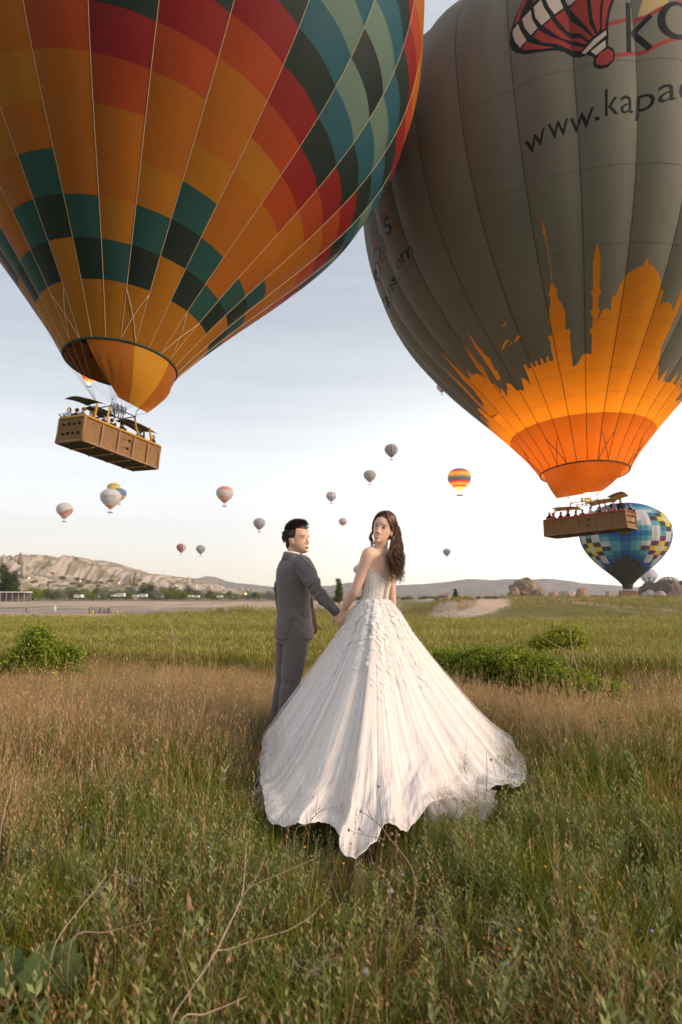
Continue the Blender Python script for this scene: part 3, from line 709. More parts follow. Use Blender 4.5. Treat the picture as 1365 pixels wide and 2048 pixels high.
    # awnings
    def awning(cx, cy, z, lx, ly, rx, ry, m=awn_m):
        V = []; nx, ny = 8, 6
        M3 = Matrix.Rotation(rx, 3, 'X') @ Matrix.Rotation(ry, 3, 'Y')
        for i in range(nx + 1):
            for j in range(ny + 1):
                a, c = i / nx * 2 - 1, j / ny * 2 - 1; p = M3 @ Vector((a * lx, c * ly, .10 * (1 - c * c) - .05 * a * a)); V.append((p.x + cx, p.y + cy, p.z + z))
        F = [(i * (ny + 1) + j, (i + 1) * (ny + 1) + j, (i + 1) * (ny + 1) + j + 1, i * (ny + 1) + j + 1) for i in range(nx) for j in range(ny)]
        o = obj('awning', mesh('awning', V, F, m), b)
        e_ = [V[i * (ny + 1)] for i in range(nx + 1)] + [V[nx * (ny + 1) + j] for j in range(1, ny + 1)] + [V[i * (ny + 1) + ny] for i in range(nx - 1, -1, -1)] + [V[j] for j in range(ny - 1, -1, -1)]
        MB().tube(e_, .012, 4, cap=False).build('piping', edge_pale, o)
    for a in parts['awnings']: awning(*a)
    # cables from the mouth ring down to the frame, with karabiners
    Mb = Matrix.Translation(Vector(D['pos'])) @ (Matrix.Rotation(D['rot'][2], 4, 'Z') @ Matrix.Rotation(D['rot'][1], 4, 'Y') @ Matrix.Rotation(D['rot'][0], 4, 'X'))
    O_ = Vector(D['pos']); st = 360 / env.N
    for g in range(0, env.N, 1):
        u = env.spin + g * st; top = Vector(env.surf(u, 0.0, bulge=False)); a = math.radians(u)
        d = (Mb.inverted() @ top); cx = px_ if d.x > 0 else -px_; cy = fw if d.y > 0 else -fw
        low = Mb @ Vector((cx, cy, fz + .25))
        MB().tube([top - O_, low - O_], .007 if env is EL else .009, 4, cap=False).build('cable', cable_m, root)
    for sx in (-1, 1):
        for sy in (-1, 1):
            low = Mb @ Vector((sx * px_, sy * fw, fz)); hi = Mb @ Vector((sx * px_, sy * fw, fz + .28)); MB().tube([low - O_, hi - O_], [.03, .012], 6).build('karabiner', steel, root)
    for P_ in ring_front: 
        q = Vector(P_); low = Mb @ Vector((px_ if (Mb.inverted() @ q).x > 0 else -px_, -fw, fz + .1)); MB().tube([q - O_, low - O_], .009, 4).build('scoop_line', cable_m, root)
    return b, Mb
bL_, MLb = basket(balloon_left, LB, rim_y, awn, dict(awnings=[(-1.55, .25, 2.2, .62, .62, R(4), R(-6)), (-.55, .35, 2.02, .5, .6, R(6), R(8)), (1.45, .1, 1.98, .80, .62, R(6), R(4))]), EL, [bl_a, bl_b])
bR_, MRb = basket(balloon_right, RB, rim_r, awn_r, dict(awnings=[(-1.55, -.1, 1.92, .95, .55, R(-5), R(4)), (.95, -.1, 2.05, .85, .55, R(-5), R(-3)), (2.15, -.1, 2.28, .5, .6, R(-8), R(-14))]), ER, [br_a, br_b])
# the lit burner flame of the right balloon (mostly hidden by the scoop)
flm = pm('flame', (1, .6, .2), emit=((1, .62, .22), 18)); fq = MB()
for x in (-.13, .13):
    fq.tube([(x, .1, 2.55), (x, .1, 2.9), (x + .02, .1, 3.5), (x, .1, 4.1)], [.05, .13, .10, .005], 8)
fq.build('flame', flm, bR_)
# foothole lettering is too small to read: thin red stitching bands only
for Mroot, D in ((bL_, LB), (bR_, RB)):
    x = -D['L'] / 2 + D['L'] * .555
    for z in (.83, .46): MB().box((x - .22, -D['W'] / 2 - .045, z), (.12, .004, .012)).build('red_stitching', rim_r, Mroot, smooth=False); MB().box((x + .24, -D['W'] / 2 - .045, z - .02), (.12, .004, .012)).build('red_stitching', rim_r, Mroot, smooth=False)

# ================================================================== distant balloons
basket_far = pm('far_basket', (.22, .13, .06), rough=.8); dark_far = pm('far_dark', (.03, .03, .03), rough=.8)
def far_balloon(px, ptop, w, label, mats, patt, N=24, rows=18, turn=0., real=11., hratio=1.0, lit=0, lean=0., scoop_m=None, bw=.26, top=.80):
    D_ = real * 2 * FPX / w / 1.0
    d = ray(px, ptop + w * .5 * top); d = d / np.linalg.norm(d); ct = d[1] * cP + d[2] * sP; c = Vector(d * (D_ / ct / ct ** .5)) + Vector((0, 0, CH))
    Rr = real; Hc = 1.30 * hratio
    p = prof(1, .13, Hc, R(38), .34, .5, top, 60) * Rr; sl = np.r_[0, np.cumsum(np.linalg.norm(np.diff(p, axis=0), axis=1))]
    root = empty('hot_air_balloon', (c.x, c.y, c.z - Hc * Rr - (4.6 if w < 100 else 3.4)), (0, lean, 0), label, 'hot air balloon', 'balloons drifting in the distance')
    z0 = 4.6 if w < 100 else 3.4; face = math.atan2(-c.x, -c.y)      # gore 0 centred towards the viewer
    V = []; F = []; mi = []; k = 3
    T = np.linspace(0, sl[-1] - .05, rows * 3 + 1); U = np.arange(N * k)
    for t in T:
        r = np.interp(t, sl, p[:, 0]); z = np.interp(t, sl, p[:, 1])
        for u in U:
            f = (u % k) / k; rb = r * (1 + .05 * 4 * f * (1 - f)); a = (u / k - .5) / N * 2 * math.pi + turn
            V.append((rb * math.sin(face + a) , rb * math.cos(face + a), z + z0))
    n = N * k
    for i in range(len(T) - 1):
        for j in range(n): F.append((i * n + j, i * n + (j + 1) % n, (i + 1) * n + (j + 1) % n, (i + 1) * n + j)); g = j // k; g = g if g <= N // 2 else g - N; mi.append(patt(g, i // 3))
    obj('envelope', mesh('envelope', V, F, mats, mi), root)
    bl = Rr * bw; bk_ = MB().box((0, 0, .6), (bl, Rr * .08, .6), Matrix.Rotation(-face + .3, 3, 'Z')); bk_.build('basket', basket_far, root, smooth=False)
    hd = MB()
    for q in range(7): x = (q / 6 - .5) * 1.8 * bl; v = Matrix.Rotation(-face + .3, 3, 'Z') @ Vector((x, 0, 1.35)); hd.ball(v, .28, 6, 4)
    o = hd.build('passenger_heads', dark_far, root); o['kind'] = 'stuff'
    cb = MB()
    for q in range(8):
        a = q * math.pi / 4; cb.tube([(.13 * Rr * math.sin(a), .13 * Rr * math.cos(a), z0), (.5 * bl * math.sin(a), Rr * .06 * math.cos(a), 1.3)], .04, 4)
    cb.build('rigging', dark_far, root)
    if scoop_m is not None:
        MB().loft([[(r_ * Rr * math.cos(a), r_ * Rr * math.sin(a), z) for a in np.linspace(0, 2 * math.pi, 17)[:-1]] for r_, z in ((.132, z0 + .02), (.10, z0 - .12 * Rr))], cap=False).build('skirt', scoop_m, root)
    if lit:
        l = bpy.data.lights.new('far_burner_light', 'POINT'); l.energy = lit; l.color = (1, .55, .2); l.shadow_soft_size = 1; lo = bpy.data.objects.new('far_burner_light', l); COL.objects.link(lo)
        lo.location = root.location + Vector((0, 0, z0 + 2.2))
        MB().tube([(0, 0, 2.6), (0, 0, 3.6), (0, 0, 5.6)], [.3, .7, .1], 8).build('flame', flm, root)
    return root
fx = lambda n, c, tr=.25: fabric('far_' + n, c, tr, .92)
gW, gG, gGd, gR_, gBl, gOr = fx('white', (.62, .58, .56)), fx('grey', (.38, .37, .36)), fx('dark_grey', (.20, .20, .20)), fx('red', (.58, .10, .08)), fx('blue', (.10, .16, .42)), fx('orange', (.78, .30, .10))
gY, gYd, gDk, gTe = fx('yellow', (.75, .55, .06)), fx('ochre', (.62, .36, .08)), fx('black', (.06, .06, .07)), fx('slate_blue', (.12, .22, .34))
far_balloon(130, 1005, 32, 'pale grey balloon with a slanting orange band, lowest of those under the left basket', [gW, gOr, gGd], lambda g, r: (1 if r < 2 else (1 if 0 <= r - 4 + g * .35 < 2 else (2 if 2 <= r - 4 + g * .35 < 3 and g < 1 else 0))))
far_balloon(228, 965, 25, 'yellow balloon with a thin wavy dark line, half behind the white lettered one', [gY, gGd], lambda g, r: 1 if r == 11 + (g % 2) * 0 else 0, real=11)
far_balloon(239.5, 976, 27, 'slate-blue balloon with a yellow lower edge, peeping out right of the lettered one', [gTe, gY, gYd], lambda g, r: 0 if r > 6 else (1 if r > 4 else 2), real=11)
ltr = far_balloon(222, 977, 40, 'white balloon with blue lettering and orange mouth, in front of two others', [gW, gOr, gR_], lambda g, r: 2 if r < 2 and g == 0 else (1 if r < 3 else 0))
def far_text(root, text, u_c, zc, size, m, Rr=11.):
    d = root.location; face = math.atan2(-d.x, -d.y); mb = MB()
    adv = 0; ws = {'I': .3}
    W_ = sum(.75 for c in text); x = -W_ / 2 * size
    for ch in text:
        lp = glyph(ch)
        for poly in lp:
            pass
        # fill from the font's own faces
        cu = bpy.data.curves.new('g', 'FONT'); cu.body = ch; cu.resolution_u = 2; ob = bpy.data.objects.new('g', cu); COL.objects.link(ob)
        me = bpy.data.meshes.new_from_object(ob.evaluated_get(bpy.context.evaluated_depsgraph_get()))
        V = []
        for v in me.vertices:
            s_ = v.co.x * size * 1.0 + x; a = face - s_ / Rr + u_c; r = np.interp(zc + v.co.y * size - 4.6, EFP[:, 1], EFP[:, 0]) * 1.055
            V.append((r * math.sin(a), r * math.cos(a), zc + v.co.y * size))
        mb.add(V, [tuple(p.vertices) for p in me.polygons]); x += .75 * size
        bpy.data.objects.remove(ob); bpy.data.curves.remove(cu); bpy.data.meshes.remove(me)
    mb.build('lettering', m, root, smooth=False)
EFP = prof(1, .13, 1.3, R(38), .34, .5, .8, 60) * 11
far_text(ltr, 'DÜTÜ', .12, 16.0, 4.4, pm('lettering_blue', (.02, .07, .35)))
chk = lambda g, r: (g + r) % 2
far_balloon(450, 972, 33, 'white balloon with a red chequered top and orange checks low down', [gW, gR_, gOr], lambda g, r: (1 if chk(g, r) else 0) if r > 11 else (2 if (r == 11 or r < 3 or (r in (4, 5) and chk(g, r))) else 0))
far_balloon(519, 1036, 23, 'plain grey balloon with a red mouth, left of the groom', [gG, gR_], lambda g, r: 1 if r < 2 else 0)
far_balloon(363, 1087, 18, 'small balloon in red, dark and pale upright segments, left of a plain grey one', [gDk, gR_, gW], lambda g, r: 1 if g % 12 in (0, 1, 2, 3) else (2 if g % 12 in (8, 9, 10) else 0) if r > 3 else 1)
far_balloon(402, 1090, 18, 'small plain grey balloon, right of the red segmented one', [gG, gDk], lambda g, r: 1 if r < 1 else 0)
far_balloon(663, 983, 20, 'small pale balloon with dark blue upright stripes', [gW, fx('navy', (.06, .11, .22))], lambda g, r: 1 if (g % 3 == 0 and (r > 10 or r < 8)) else 0)
far_balloon(740, 940, 24, 'grey balloon with thin orange bands above the bride', [gG, gYd, gOr], lambda g, r: 1 if r in (6, 12) else (2 if r < 2 else 0))
far_balloon(783, 888, 26, 'highest of the distant balloons, grey with one dark brown upright stripe', [gG, fx('brown', (.24, .14, .08)), gGd], lambda g, r: 1 if g == 0 or r < 3 else (2 if g % 4 == 2 else 0))
far_balloon(686, 1036, 16, 'small mauve balloon with dark zigzag top and glowing blue and red mouth', [fx('mauve', (.42, .32, .34)), gDk, gBl, gR_], lambda g, r: 3 if r < 3 else (2 if r < 7 else (1 if r in (14, 15) else 0)), lit=9000)
far_balloon(919, 936, 45, 'glowing orange balloon with two blue and red bands', [fx('gold', (.78, .42, .06), .45), fx('band_blue', (.10, .14, .26), .3), fx('band_red', (.55, .06, .06), .4), fx('band_green', (.25, .33, .2), .4)], lambda g, r: 0 if r < 2 else (2 if r == 3 or r == 6 or r == 12 else (1 if r in (7, 8, 13, 14) else (3 if r in (9,) else 0))), lit=16000)
far_balloon(894, 1097, 15, 'tiny grey-blue balloon with yellow flecks near the top, low over the far mountain', [fx('bluegrey', (.22, .22, .26)), gYd], lambda g, r: 1 if (g % 3 == 0 and r > 10) else 0)
far_balloon(884, 765, 20, 'small pink striped balloon with dark mouth, partly behind the big grey one', [fx('pink', (.62, .40, .40)), gR_, gDk], lambda g, r: 2 if r < 3 else (1 if g % 3 == 0 and r < 12 else 0))
far_balloon(180, 731, 36, 'lit balloon in wavy red, orange and dark rings, seen under the left mouth', [fx('flame_or', (.80, .34, .06), .5), fx('flame_red', (.62, .10, .06), .5), fx('plum', (.16, .07, .12), .3)], lambda g, r: (0, 1, 2)[(r + (1 if g % 4 < 2 else 0)) % 3], lit=14000)
far_balloon(1298, 1137, 33, 'white balloon with blue upright stripes, low beside the mosaic balloon', [gW, gBl], lambda g, r: 1 if (g % 3 == 0 and (r < 8 or r > 12)) else 0)
far_balloon(1338, 1152, 48, 'white balloon with dark grey upright stripes, half sunk behind the dark rocks', [gW, gGd], lambda g, r: 1 if g % 2 == 0 else 0, real=11.)
# the near mosaic balloon low on the right
mm = [fx('m_black', (.06, .06, .05)), fx('m_blue', (.03, .10, .34)), fx('m_teal', (.04, .20, .32)), fx('m_aqua', (.13, .36, .42)), fx('m_white', (.58, .56, .58)), fx('m_yellow', (.66, .55, .05)), fx('m_purple', (.16, .05, .15)), fx('m_green', (.10, .30, .08)), fx('m_cap', (.36, .40, .46))]
def mosaic(g, r):
    g = -g
    if r >= 21: return 8 if r >= 22 + (g % 3) else 0
    for cg, cr_, dk in ((4, 9, 6), (5, 15, 0), (-4, 9, 0), (-5, 15, 7)):
        d = abs(g - cg) + abs(r - cr_)
        if d == 0: return 4
        if d == 1: return 5
        if d == 2: return dk
    k = 4.6 + abs(g) * .75 if abs(g) < 8 else 8
    if r < 7.5 - abs(g) * .85 or r < 3: return 0
    d = abs(g) * 1.0 + abs(r - 12)
    if d < 1: return 0
    if r > 17: return (0, 1, 2, 3)[int(21 - r)] if r <= 20 else 0
    low = r - (7.5 - abs(g) * .85)
    if low < 1: return 1
    if abs(g) < 3 : return (0, 1, 2, 3, 4)[min(4, int(d))] if r > 9 else (2 if abs(g) == 0 else 3) if low > 1.6 else 2
    return (4, 3, 4, 2, 3)[(int(d) + r) % 5]
far_balloon(1250, 1003, 173, 'large blue, white and yellow mosaic balloon drifting low above the rocks at right', mm, mosaic, N=26, rows=25, real=12.5, hratio=.95, top=.72, bw=.19, scoop_m=mm[0])
# ================================================================== people
from mathutils.bvhtree import BVHTree
def fused(mb, vox, it=4, fac=.6):                # union of overlapping shapes -> one continuous surface
    me = mesh('tmp', mb.V, mb.F, None, None); o = bpy.data.objects.new('tmp', me); COL.objects.link(o)
    m = o.modifiers.new('r', 'REMESH'); m.mode = 'VOXEL'; m.voxel_size = vox; m.use_smooth_shade = True
    s = o.modifiers.new('s', 'SMOOTH'); s.iterations = it; s.factor = fac
    bpy.context.view_layer.update()
    r = bpy.data.meshes.new_from_object(o.evaluated_get(bpy.context.evaluated_depsgraph_get()))
    bpy.data.objects.remove(o); bpy.data.meshes.remove(me)
    r.polygons.foreach_set('use_smooth', np.ones(len(r.polygons), dtype=bool)); return r
def wrinkle(me, fn):                             # move vertices along normals by fn(x,y,z)
    n = len(me.vertices); co = np.zeros(n * 3); me.vertices.foreach_get('co', co); co = co.reshape(-1, 3)
    no = np.zeros(n * 3); me.vertex_normals.foreach_get('vector', no); no = no.reshape(-1, 3)
    co = co + no * fn(co[:, 0], co[:, 1], co[:, 2])[:, None]; me.vertices.foreach_set('co', co.astype(np.float32).ravel()); me.update()
def limb(mb, pts, rad, n=14, flat=1.0):
    P = [Vector(p) for p in pts]; out = []; rr = []
    for i in range(len(P) - 1):
        for k in range(6):
            t = k / 6; p0 = P[max(i - 1, 0)]; p1 = P[i]; p2 = P[i + 1]; p3 = P[min(i + 2, len(P) - 1)]
            out.append(.5 * ((2 * p1) + (p2 - p0) * t + (2 * p0 - 5 * p1 + 4 * p2 - p3) * t * t + (3 * p1 - p0 - 3 * p2 + p3) * t ** 3)); rr.append(rad[i] * (1 - t) + rad[i + 1] * t)
    out.append(P[-1]); rr.append(rad[-1])
    mb.tube(out, rr, n, flat=flat); mb.ball(P[0], rad[0], n, 8); mb.ball(P[-1], rad[-1], n, 8)
def ell_ring(c, f, l, a, b, z, n=32, sh=0.0):
    return [(c[0] + l[0] * a * math.sin(q) + f[0] * (b * math.cos(q) + sh), c[1] + l[1] * a * math.sin(q) + f[1] * (b * math.cos(q) + sh), z) for q in [2 * math.pi * k / n for k in range(n)]]
skin_f = pm('skin_light', (.72, .455, .34), (.77, .50, .385), scale=14, rough=.48, bump=.0006, bscale=200, spec=.35)
skin_m = pm('skin_warm', (.63, .375, .255), (.68, .41, .28), scale=14, rough=.5, bump=.0006, bscale=200, spec=.35)
for m_ in (skin_f, skin_m):
    b_ = m_.node_tree.nodes['Principled BSDF']; b_.inputs['Subsurface Weight'].default_value = .15; b_.inputs['Subsurface Radius'].default_value = (.012, .005, .003); b_.inputs['Subsurface Scale'].default_value = .5
eye_w = pm('eye_white', (.72, .68, .66), rough=.25); iris_m = pm('iris', (.015, .008, .005), rough=.15, spec=.6); lip_m = pm('lips', (.48, .05, .045), rough=.35); lip_m2 = pm('lips_pale', (.44, .20, .15), rough=.5)
brow_m = pm('brow', (.03, .018, .012), rough=.8); teeth_m = pm('teeth', (.80, .77, .73), rough=.25)
hair_f = pm('hair_brown', (.060, .026, .014), (.15, .066, .032), scale=30, rough=.35, spec=.5, stretch=(1, 1, .15), transl=.12)
hair_m = pm('hair_black', (.022, .014, .010), (.05, .03, .02), scale=40, rough=.4, spec=.5)
HEADP = [(-.110, .016, .066, .045), (-.105, .026, .080, .02), (-.092, .038, .086, -.005), (-.07, .050, .084, -.04), (-.045, .059, .082, -.065), (-.02, .0655, .081, -.08), (0, .068, .079, -.088), (.018, .070, .083, -.092), (.035, .071, .086, -.094), (.06, .068, .078, -.092), (.082, .058, .060, -.078), (.098, .040, .038, -.055), (.108, .018, .012, -.025)]
def yf(x, z, male=False):                       # face surface depth in head space
    w = np.interp(z, [h[0] for h in HEADP], [h[1] for h in HEADP]) * (1.12 if male and z < -.03 else 1); f = np.interp(z, [h[0] for h in HEADP], [h[2] for h in HEADP])
    q = min(1, abs(x) / (w * .97)); return f * math.sqrt(max(0, 1 - q * q)) 
def head_shapes(mb, T, male=False, smile=False):
    rings = []
    for z, w, f, b in HEADP:
        if male and z < -.03: w *= 1.12
        rings.append([T @ Vector((w * math.sin(q) * (1 if math.cos(q) < 0 else (1 - .10 * math.cos(q) ** 2)), f * math.cos(q) if math.cos(q) > 0 else -b * math.cos(q), z)) for q in [2 * math.pi * k / 40 for k in range(40)]])
    mb.loft(rings)
    tb = lambda pts, r, n=8: mb.tube([T @ Vector(p) for p in pts], r, n)
    bl = lambda p, r: mb.ball(T @ Vector(p), r if not hasattr(r, '__len__') else r, 12, 8, T.to_3x3() if hasattr(r, '__len__') else None)
    k_ = 1.12 if male else 1.0
    tb([(0, .078, .010), (0, .087, -.010), (0, .0955, -.032), (0, .089, -.043)], [.0055 * k_, .0068 * k_, .0092 * k_, .007])
    for s in (-1, 1):
        bl((s * .0115, .0845, -.039), .0072 * k_); bl((s * .070, -.010, -.018), (.008, .019, .031)); bl((s * .076, -.018, -.008), (.005, .014, .020))
        if male: bl((s * .030, .0715, .020), (.022, .011, .006))
    tb([(x, yf(x, -.068) + .001, -.067 + (.10 if smile else .02) * abs(x) * abs(x) * 40 * .6) for x in (-.021, -.014, -.007, 0, .007, .014, .021)], [.003, .0045, .0055, .0055, .0055, .0045, .003])
    bl((0, .076, -.094), (.020, .012, .012))
def face_parts(parent, T, male=False, smile=False, scale=1):
    n3 = T.to_3x3(); F = lambda x, z, o: T @ Vector((x, yf(x, z, male) + o, z))
    def arc(name, xs, zf, o, r, m, par=parent, flat=1.0):
        return MB().tube([F(x, zf(x), o) for x in xs], [r * max(.25, 1 - ((x - xs[0] - (xs[-1] - xs[0]) / 2) / ((xs[-1] - xs[0]) / 2)) ** 2) for x in xs], 6, flat=flat).build(name, m, par)
    hh = .0042 if male else .0060
    for s in (-1, 1):
        cx = s * .030
        e = MB().ball(F(cx, 0, -.0028), (.0135, .0045, hh), 14, 10, n3).build('eye', eye_w, parent)
        MB().ball(F(cx + .001, 0, .0012), (.0058, .0018, hh * .92), 12, 8, n3).build('iris', iris_m, e)
        arc('lash_line', np.linspace(cx - .0138, cx + .0138, 9), lambda x: hh * .9 * (1 - ((x - cx) / .0145) ** 2) + .0006, .0014, .0020 if not male else .0013, brow_m, e)
        arc('lower_lid', np.linspace(cx - .012, cx + .012, 7), lambda x: -hh * (1 - ((x - cx) / .0145) ** 2), .0006, .0006, brow_m, e)
        arc('eyebrow', np.linspace(cx - .016, cx + .018, 9) if s > 0 else np.linspace(cx - .018, cx + .016, 9), lambda x: (.0165 if male else .0160) + .0035 * (1 - ((x - cx - s * .004) / .018) ** 2), .0078 if male else .0016, .0030 if male else .0024, brow_m, parent, .5)
    up = lambda x: -.0655 + (13 if smile else 2.5) * x * x
    if smile:
        arc('lips', np.linspace(-.0265, .0265, 13), lambda x: up(x) + .0015, .0058, .0027, lip_m); arc('lips', np.linspace(-.024, .024, 13), lambda x: -.0792 + 25 * x * x, .0054, .0036, lip_m)
        arc('teeth', np.linspace(-.0215, .0215, 11), lambda x: -.0718 + 19 * x * x, .0040, .0046, teeth_m)
    else:
        arc('lips', np.linspace(-.022, .022, 9), lambda x: -.0675 + 1.0 * x * x, .0062, .0030, lip_m2); arc('lips', np.linspace(-.019, .019, 9), lambda x: -.0745 + 4 * x * x, .0062, .0038, lip_m2)
def head_T(c, fwd, up, sc=1.0):
    f = Vector(fwd).normalized(); u = Vector(up); u = (u - f * u.dot(f)).normalized(); x = f.cross(u)
    M = Matrix((x, f, u)).transposed().to_4x4(); return Matrix.Translation(Vector(c)) @ M @ Matrix.Scale(sc, 4)
def hand(mb, wrist, tip, side, palm_n, curl=.5, sc=1.0):   # palm plus four fingers and a thumb leaving its side
    w = Vector(wrist); d = (Vector(tip) - w).normalized(); n = Vector(palm_n); n = (n - d * n.dot(d)).normalized(); s = d.cross(n) * side
    pl = .085 * sc
    mb.loft([[w + d * (pl * t) + s * (a * wd) + n * (b * th) for a, b in [(math.cos(q), math.sin(q)) for q in [2 * math.pi * k / 12 for k in range(12)]]] for t, wd, th in ((0, .026 * sc, .019 * sc), (.3, .033 * sc, .018 * sc), (.7, .038 * sc, .016 * sc), (1.0, .036 * sc, .013 * sc))])
    for k, (off, ln, r) in enumerate(((.027, .070, .0088), (.009, .079, .0092), (-.009, .074, .0088), (-.026, .058, .0078))):
        p = w + d * (pl * .9) + s * off * sc; dd = d.copy(); pts = [p - d * .02]; rr = [r * sc]
        for j, f in enumerate((.45, .32, .23)):
            ang = curl * (.5 + .45 * j); dd = (d * math.cos(ang * (j + 1) * .75) + n * math.sin(ang * (j + 1) * .75) + s * (off * 1.2)).normalized(); p = p + dd * ln * f * sc; pts.append(p.copy()); rr.append(r * sc * (1 - .1 * (j + 1)))
        mb.tube([w + d * (pl * .9) + s * off * sc] + pts[1:], rr, 8); mb.ball(pts[-1], rr[-1], 8, 6)
    b = w + d * pl * .28 + s * .028 * sc; t1 = b + (d * .6 + s * .75 + n * .3).normalized() * .040 * sc; t2 = t1 + (d * .95 + s * .15 + n * .4).normalized() * .032 * sc
    mb.tube([b, t1, t2], [.0125 * sc, .011 * sc, .0085 * sc], 8); mb.ball(t2, .0085 * sc, 8, 6)
def on_surf(bvh, px, py, off=.002):
    o = Vector((0, 0, CH)); d = Vector(ray(px, py)).normalized(); h_ = bvh.ray_cast(o, d)
    return (h_[0] + h_[1] * off, h_[1]) if h_[0] else (None, None)
def bvh_of(me): return BVHTree.FromPolygons([v.co[:] for v in me.vertices], [p.vertices[:] for p in me.polygons])

# ------------------------------------------------------------------ the bride
BC = np.array([.245, 5.0]); fb = Vector((-.77, .64, 0)).normalized(); lb = Vector((-.64, -.77, 0)).normalized()
bride = empty('person', (BC[0], BC[1], 0), label='smiling long-haired woman in a white strapless wedding gown, looking back over her shoulder', cat='person')
OB = Vector((BC[0], BC[1], 0))
TORSO = [(.95, .165, .125, 0, .0), (1.02, .158, .118, 0, 0), (1.09, .122, .094, 0, 0), (1.15, .104, .080, .0, 0), (1.20, .103, .080, 0, 0), (1.27, .116, .090, 0, .004), (1.33, .132, .100, 0, .010), (1.38, .140, .098, 0, .012), (1.43, .147, .086, 0, .004), (1.465, .145, .070, 0, -.004), (1.495, .105, .056, 0, -.006), (1.515, .062, .050, 0, -.004)]
def tz(z, k): return np.interp(z, [t[0] for t in TORSO], [t[k] for t in TORSO])
def lean(z): return .14 * (z - 1.15)        # she leans a little to the right of the picture
T_b = head_T(at(766.5, 1055.5, 4.93), (-.34, -.93, -.03), (.29, .02, .957), 1.02)
mb = MB()
mb.loft([ell_ring((BC[0] + lean(z), BC[1]), fb, lb, a, b, z, 32, sh) for z, a, b, _, sh in TORSO])
cz = lambda z: Vector((BC[0] + lean(z), BC[1], z))
nb_, nh = cz(1.49) - fb * .004, T_b @ Vector((0, -.022, -.07))
limb(mb, [nb_ - Vector((0, 0, .03)), (nb_ + nh) / 2, nh], [.055, .047, .048])
head_shapes(mb, T_b, smile=True)
shL = cz(1.465) + lb * .138 - Vector((0, 0, .0)); shR = cz(1.465) - lb * .138
elL, wrL = at(712, 1177, 4.93), at(686, 1221, 5.06); elR, wrR = at(783, 1180, 5.20), at(786, 1222, 5.28)
limb(mb, [cz(1.45) + lb * .08, shL, shL * .55 + elL * .45, elL, elL * .6 + wrL * .4, wrL], [.052, .052, .043, .034, .034, .023])
limb(mb, [cz(1.45) - lb * .08, shR, shR * .55 + elR * .45, elR, elR * .6 + wrR * .4, wrR], [.052, .050, .042, .033, .033, .023])
hand(mb, wrL, at(681, 1252, 5.10), 1, (.6, .6, -.2), .75, .95); hand(mb, wrR, at(786, 1260, 5.30), -1, (-.5, -.7, 0), .4, .95)
mb.ball(cz(1.41) - lb * .065 - fb * .045, (.055, .035, .06)); mb.ball(cz(1.41) + lb * .065 - fb * .045, (.055, .035, .06))   # shoulder blades
for s in (-1, 1):
    hj = cz(.95) + lb * .08 * s; hj.z = .93; kn = Vector((BC[0], BC[1], .53)) + lb * .075 * s; an = Vector((BC[0], BC[1], .17)) + lb * .07 * s
    limb(mb, [hj, kn, an], [.085, .055, .036]); limb(mb, [an, an + fb * .10 - Vector((0, 0, .10)), an + fb * .16 - Vector((0, 0, .14))], [.034, .032, .022])
me = fused(mb, .0038, 6); me.materials.append(skin_f)
for v in me.vertices: v.co -= OB
b_body = obj('body', me, bride)
fc = empty('face'); 
bpy.data.objects.remove(fc)
TbL = Matrix.Translation(-OB) @ T_b
face_parts(bride, TbL, smile=True)
for s in (-1,):
    MB().tube([TbL @ Vector((.073 * -s, -.006, -.044)), TbL @ Vector((.076 * -s, -.004, -.056))], .0015, 6).ball(TbL @ Vector((.077 * -s, -.003, -.063)), (.006, .006, .009), 10, 8).build('earring', pm('pearl', (.85, .82, .80), rough=.15, spec=.7), bride)
# hair: cap, braided knot, falling waves
def lock(mbh, pts, r, wav=0.0, fr=7, ph=0.0, n=5, seg=26):
    P = [Vector(p) for p in pts]; k = len(P) - 1; out = []; rr = []
    for i in range(seg + 1):
        t = i / seg * k; a = min(int(t), k - 1); f = t - a; p0 = P[max(a - 1, 0)]; p1 = P[a]; p2 = P[a + 1]; p3 = P[min(a + 2, k)]
        p = .5 * ((2 * p1) + (p2 - p0) * f + (2 * p0 - 5 * p1 + 4 * p2 - p3) * f * f + (3 * p1 - p0 - 3 * p2 + p3) * f ** 3)
        g = i / seg; w = wav * min(1, g * 1.6)
        p = p + Vector((math.cos(fr * g * 2 * math.pi + ph) * w, math.sin(fr * g * 2 * math.pi + ph) * w, 0)); out.append(p); rr.append(r * (1 - .75 * max(0, g - .55) / .45) * (.55 + .45 * min(1, g * 6)))
    mbh.tube(out, rr, n)
hb = MB(); cap = MB()
CC, CRD = Vector((0, -.024, .035)), Vector((.079, .100, .093))
cap.ball(TbL @ CC, tuple(CRD * 1.03), 32, 24, TbL.to_3x3().normalized())
cap.ball(TbL @ Vector((0, -.072, -.02)), (.070, .055, .075), 20, 14, TbL.to_3x3().normalized())
cm_ = fused(cap, .005, 3); cm_.materials.append(hair_f)
obj('hair', cm_, bride)
rnd = random.Random(5)
def scalp(T, C_, Rd, d, k=1.0):
    d = Vector(d); l = math.sqrt((d.x / Rd.x) ** 2 + (d.y / Rd.y) ** 2 + (d.z / Rd.z) ** 2); return T @ (C_ + d * (k / l))
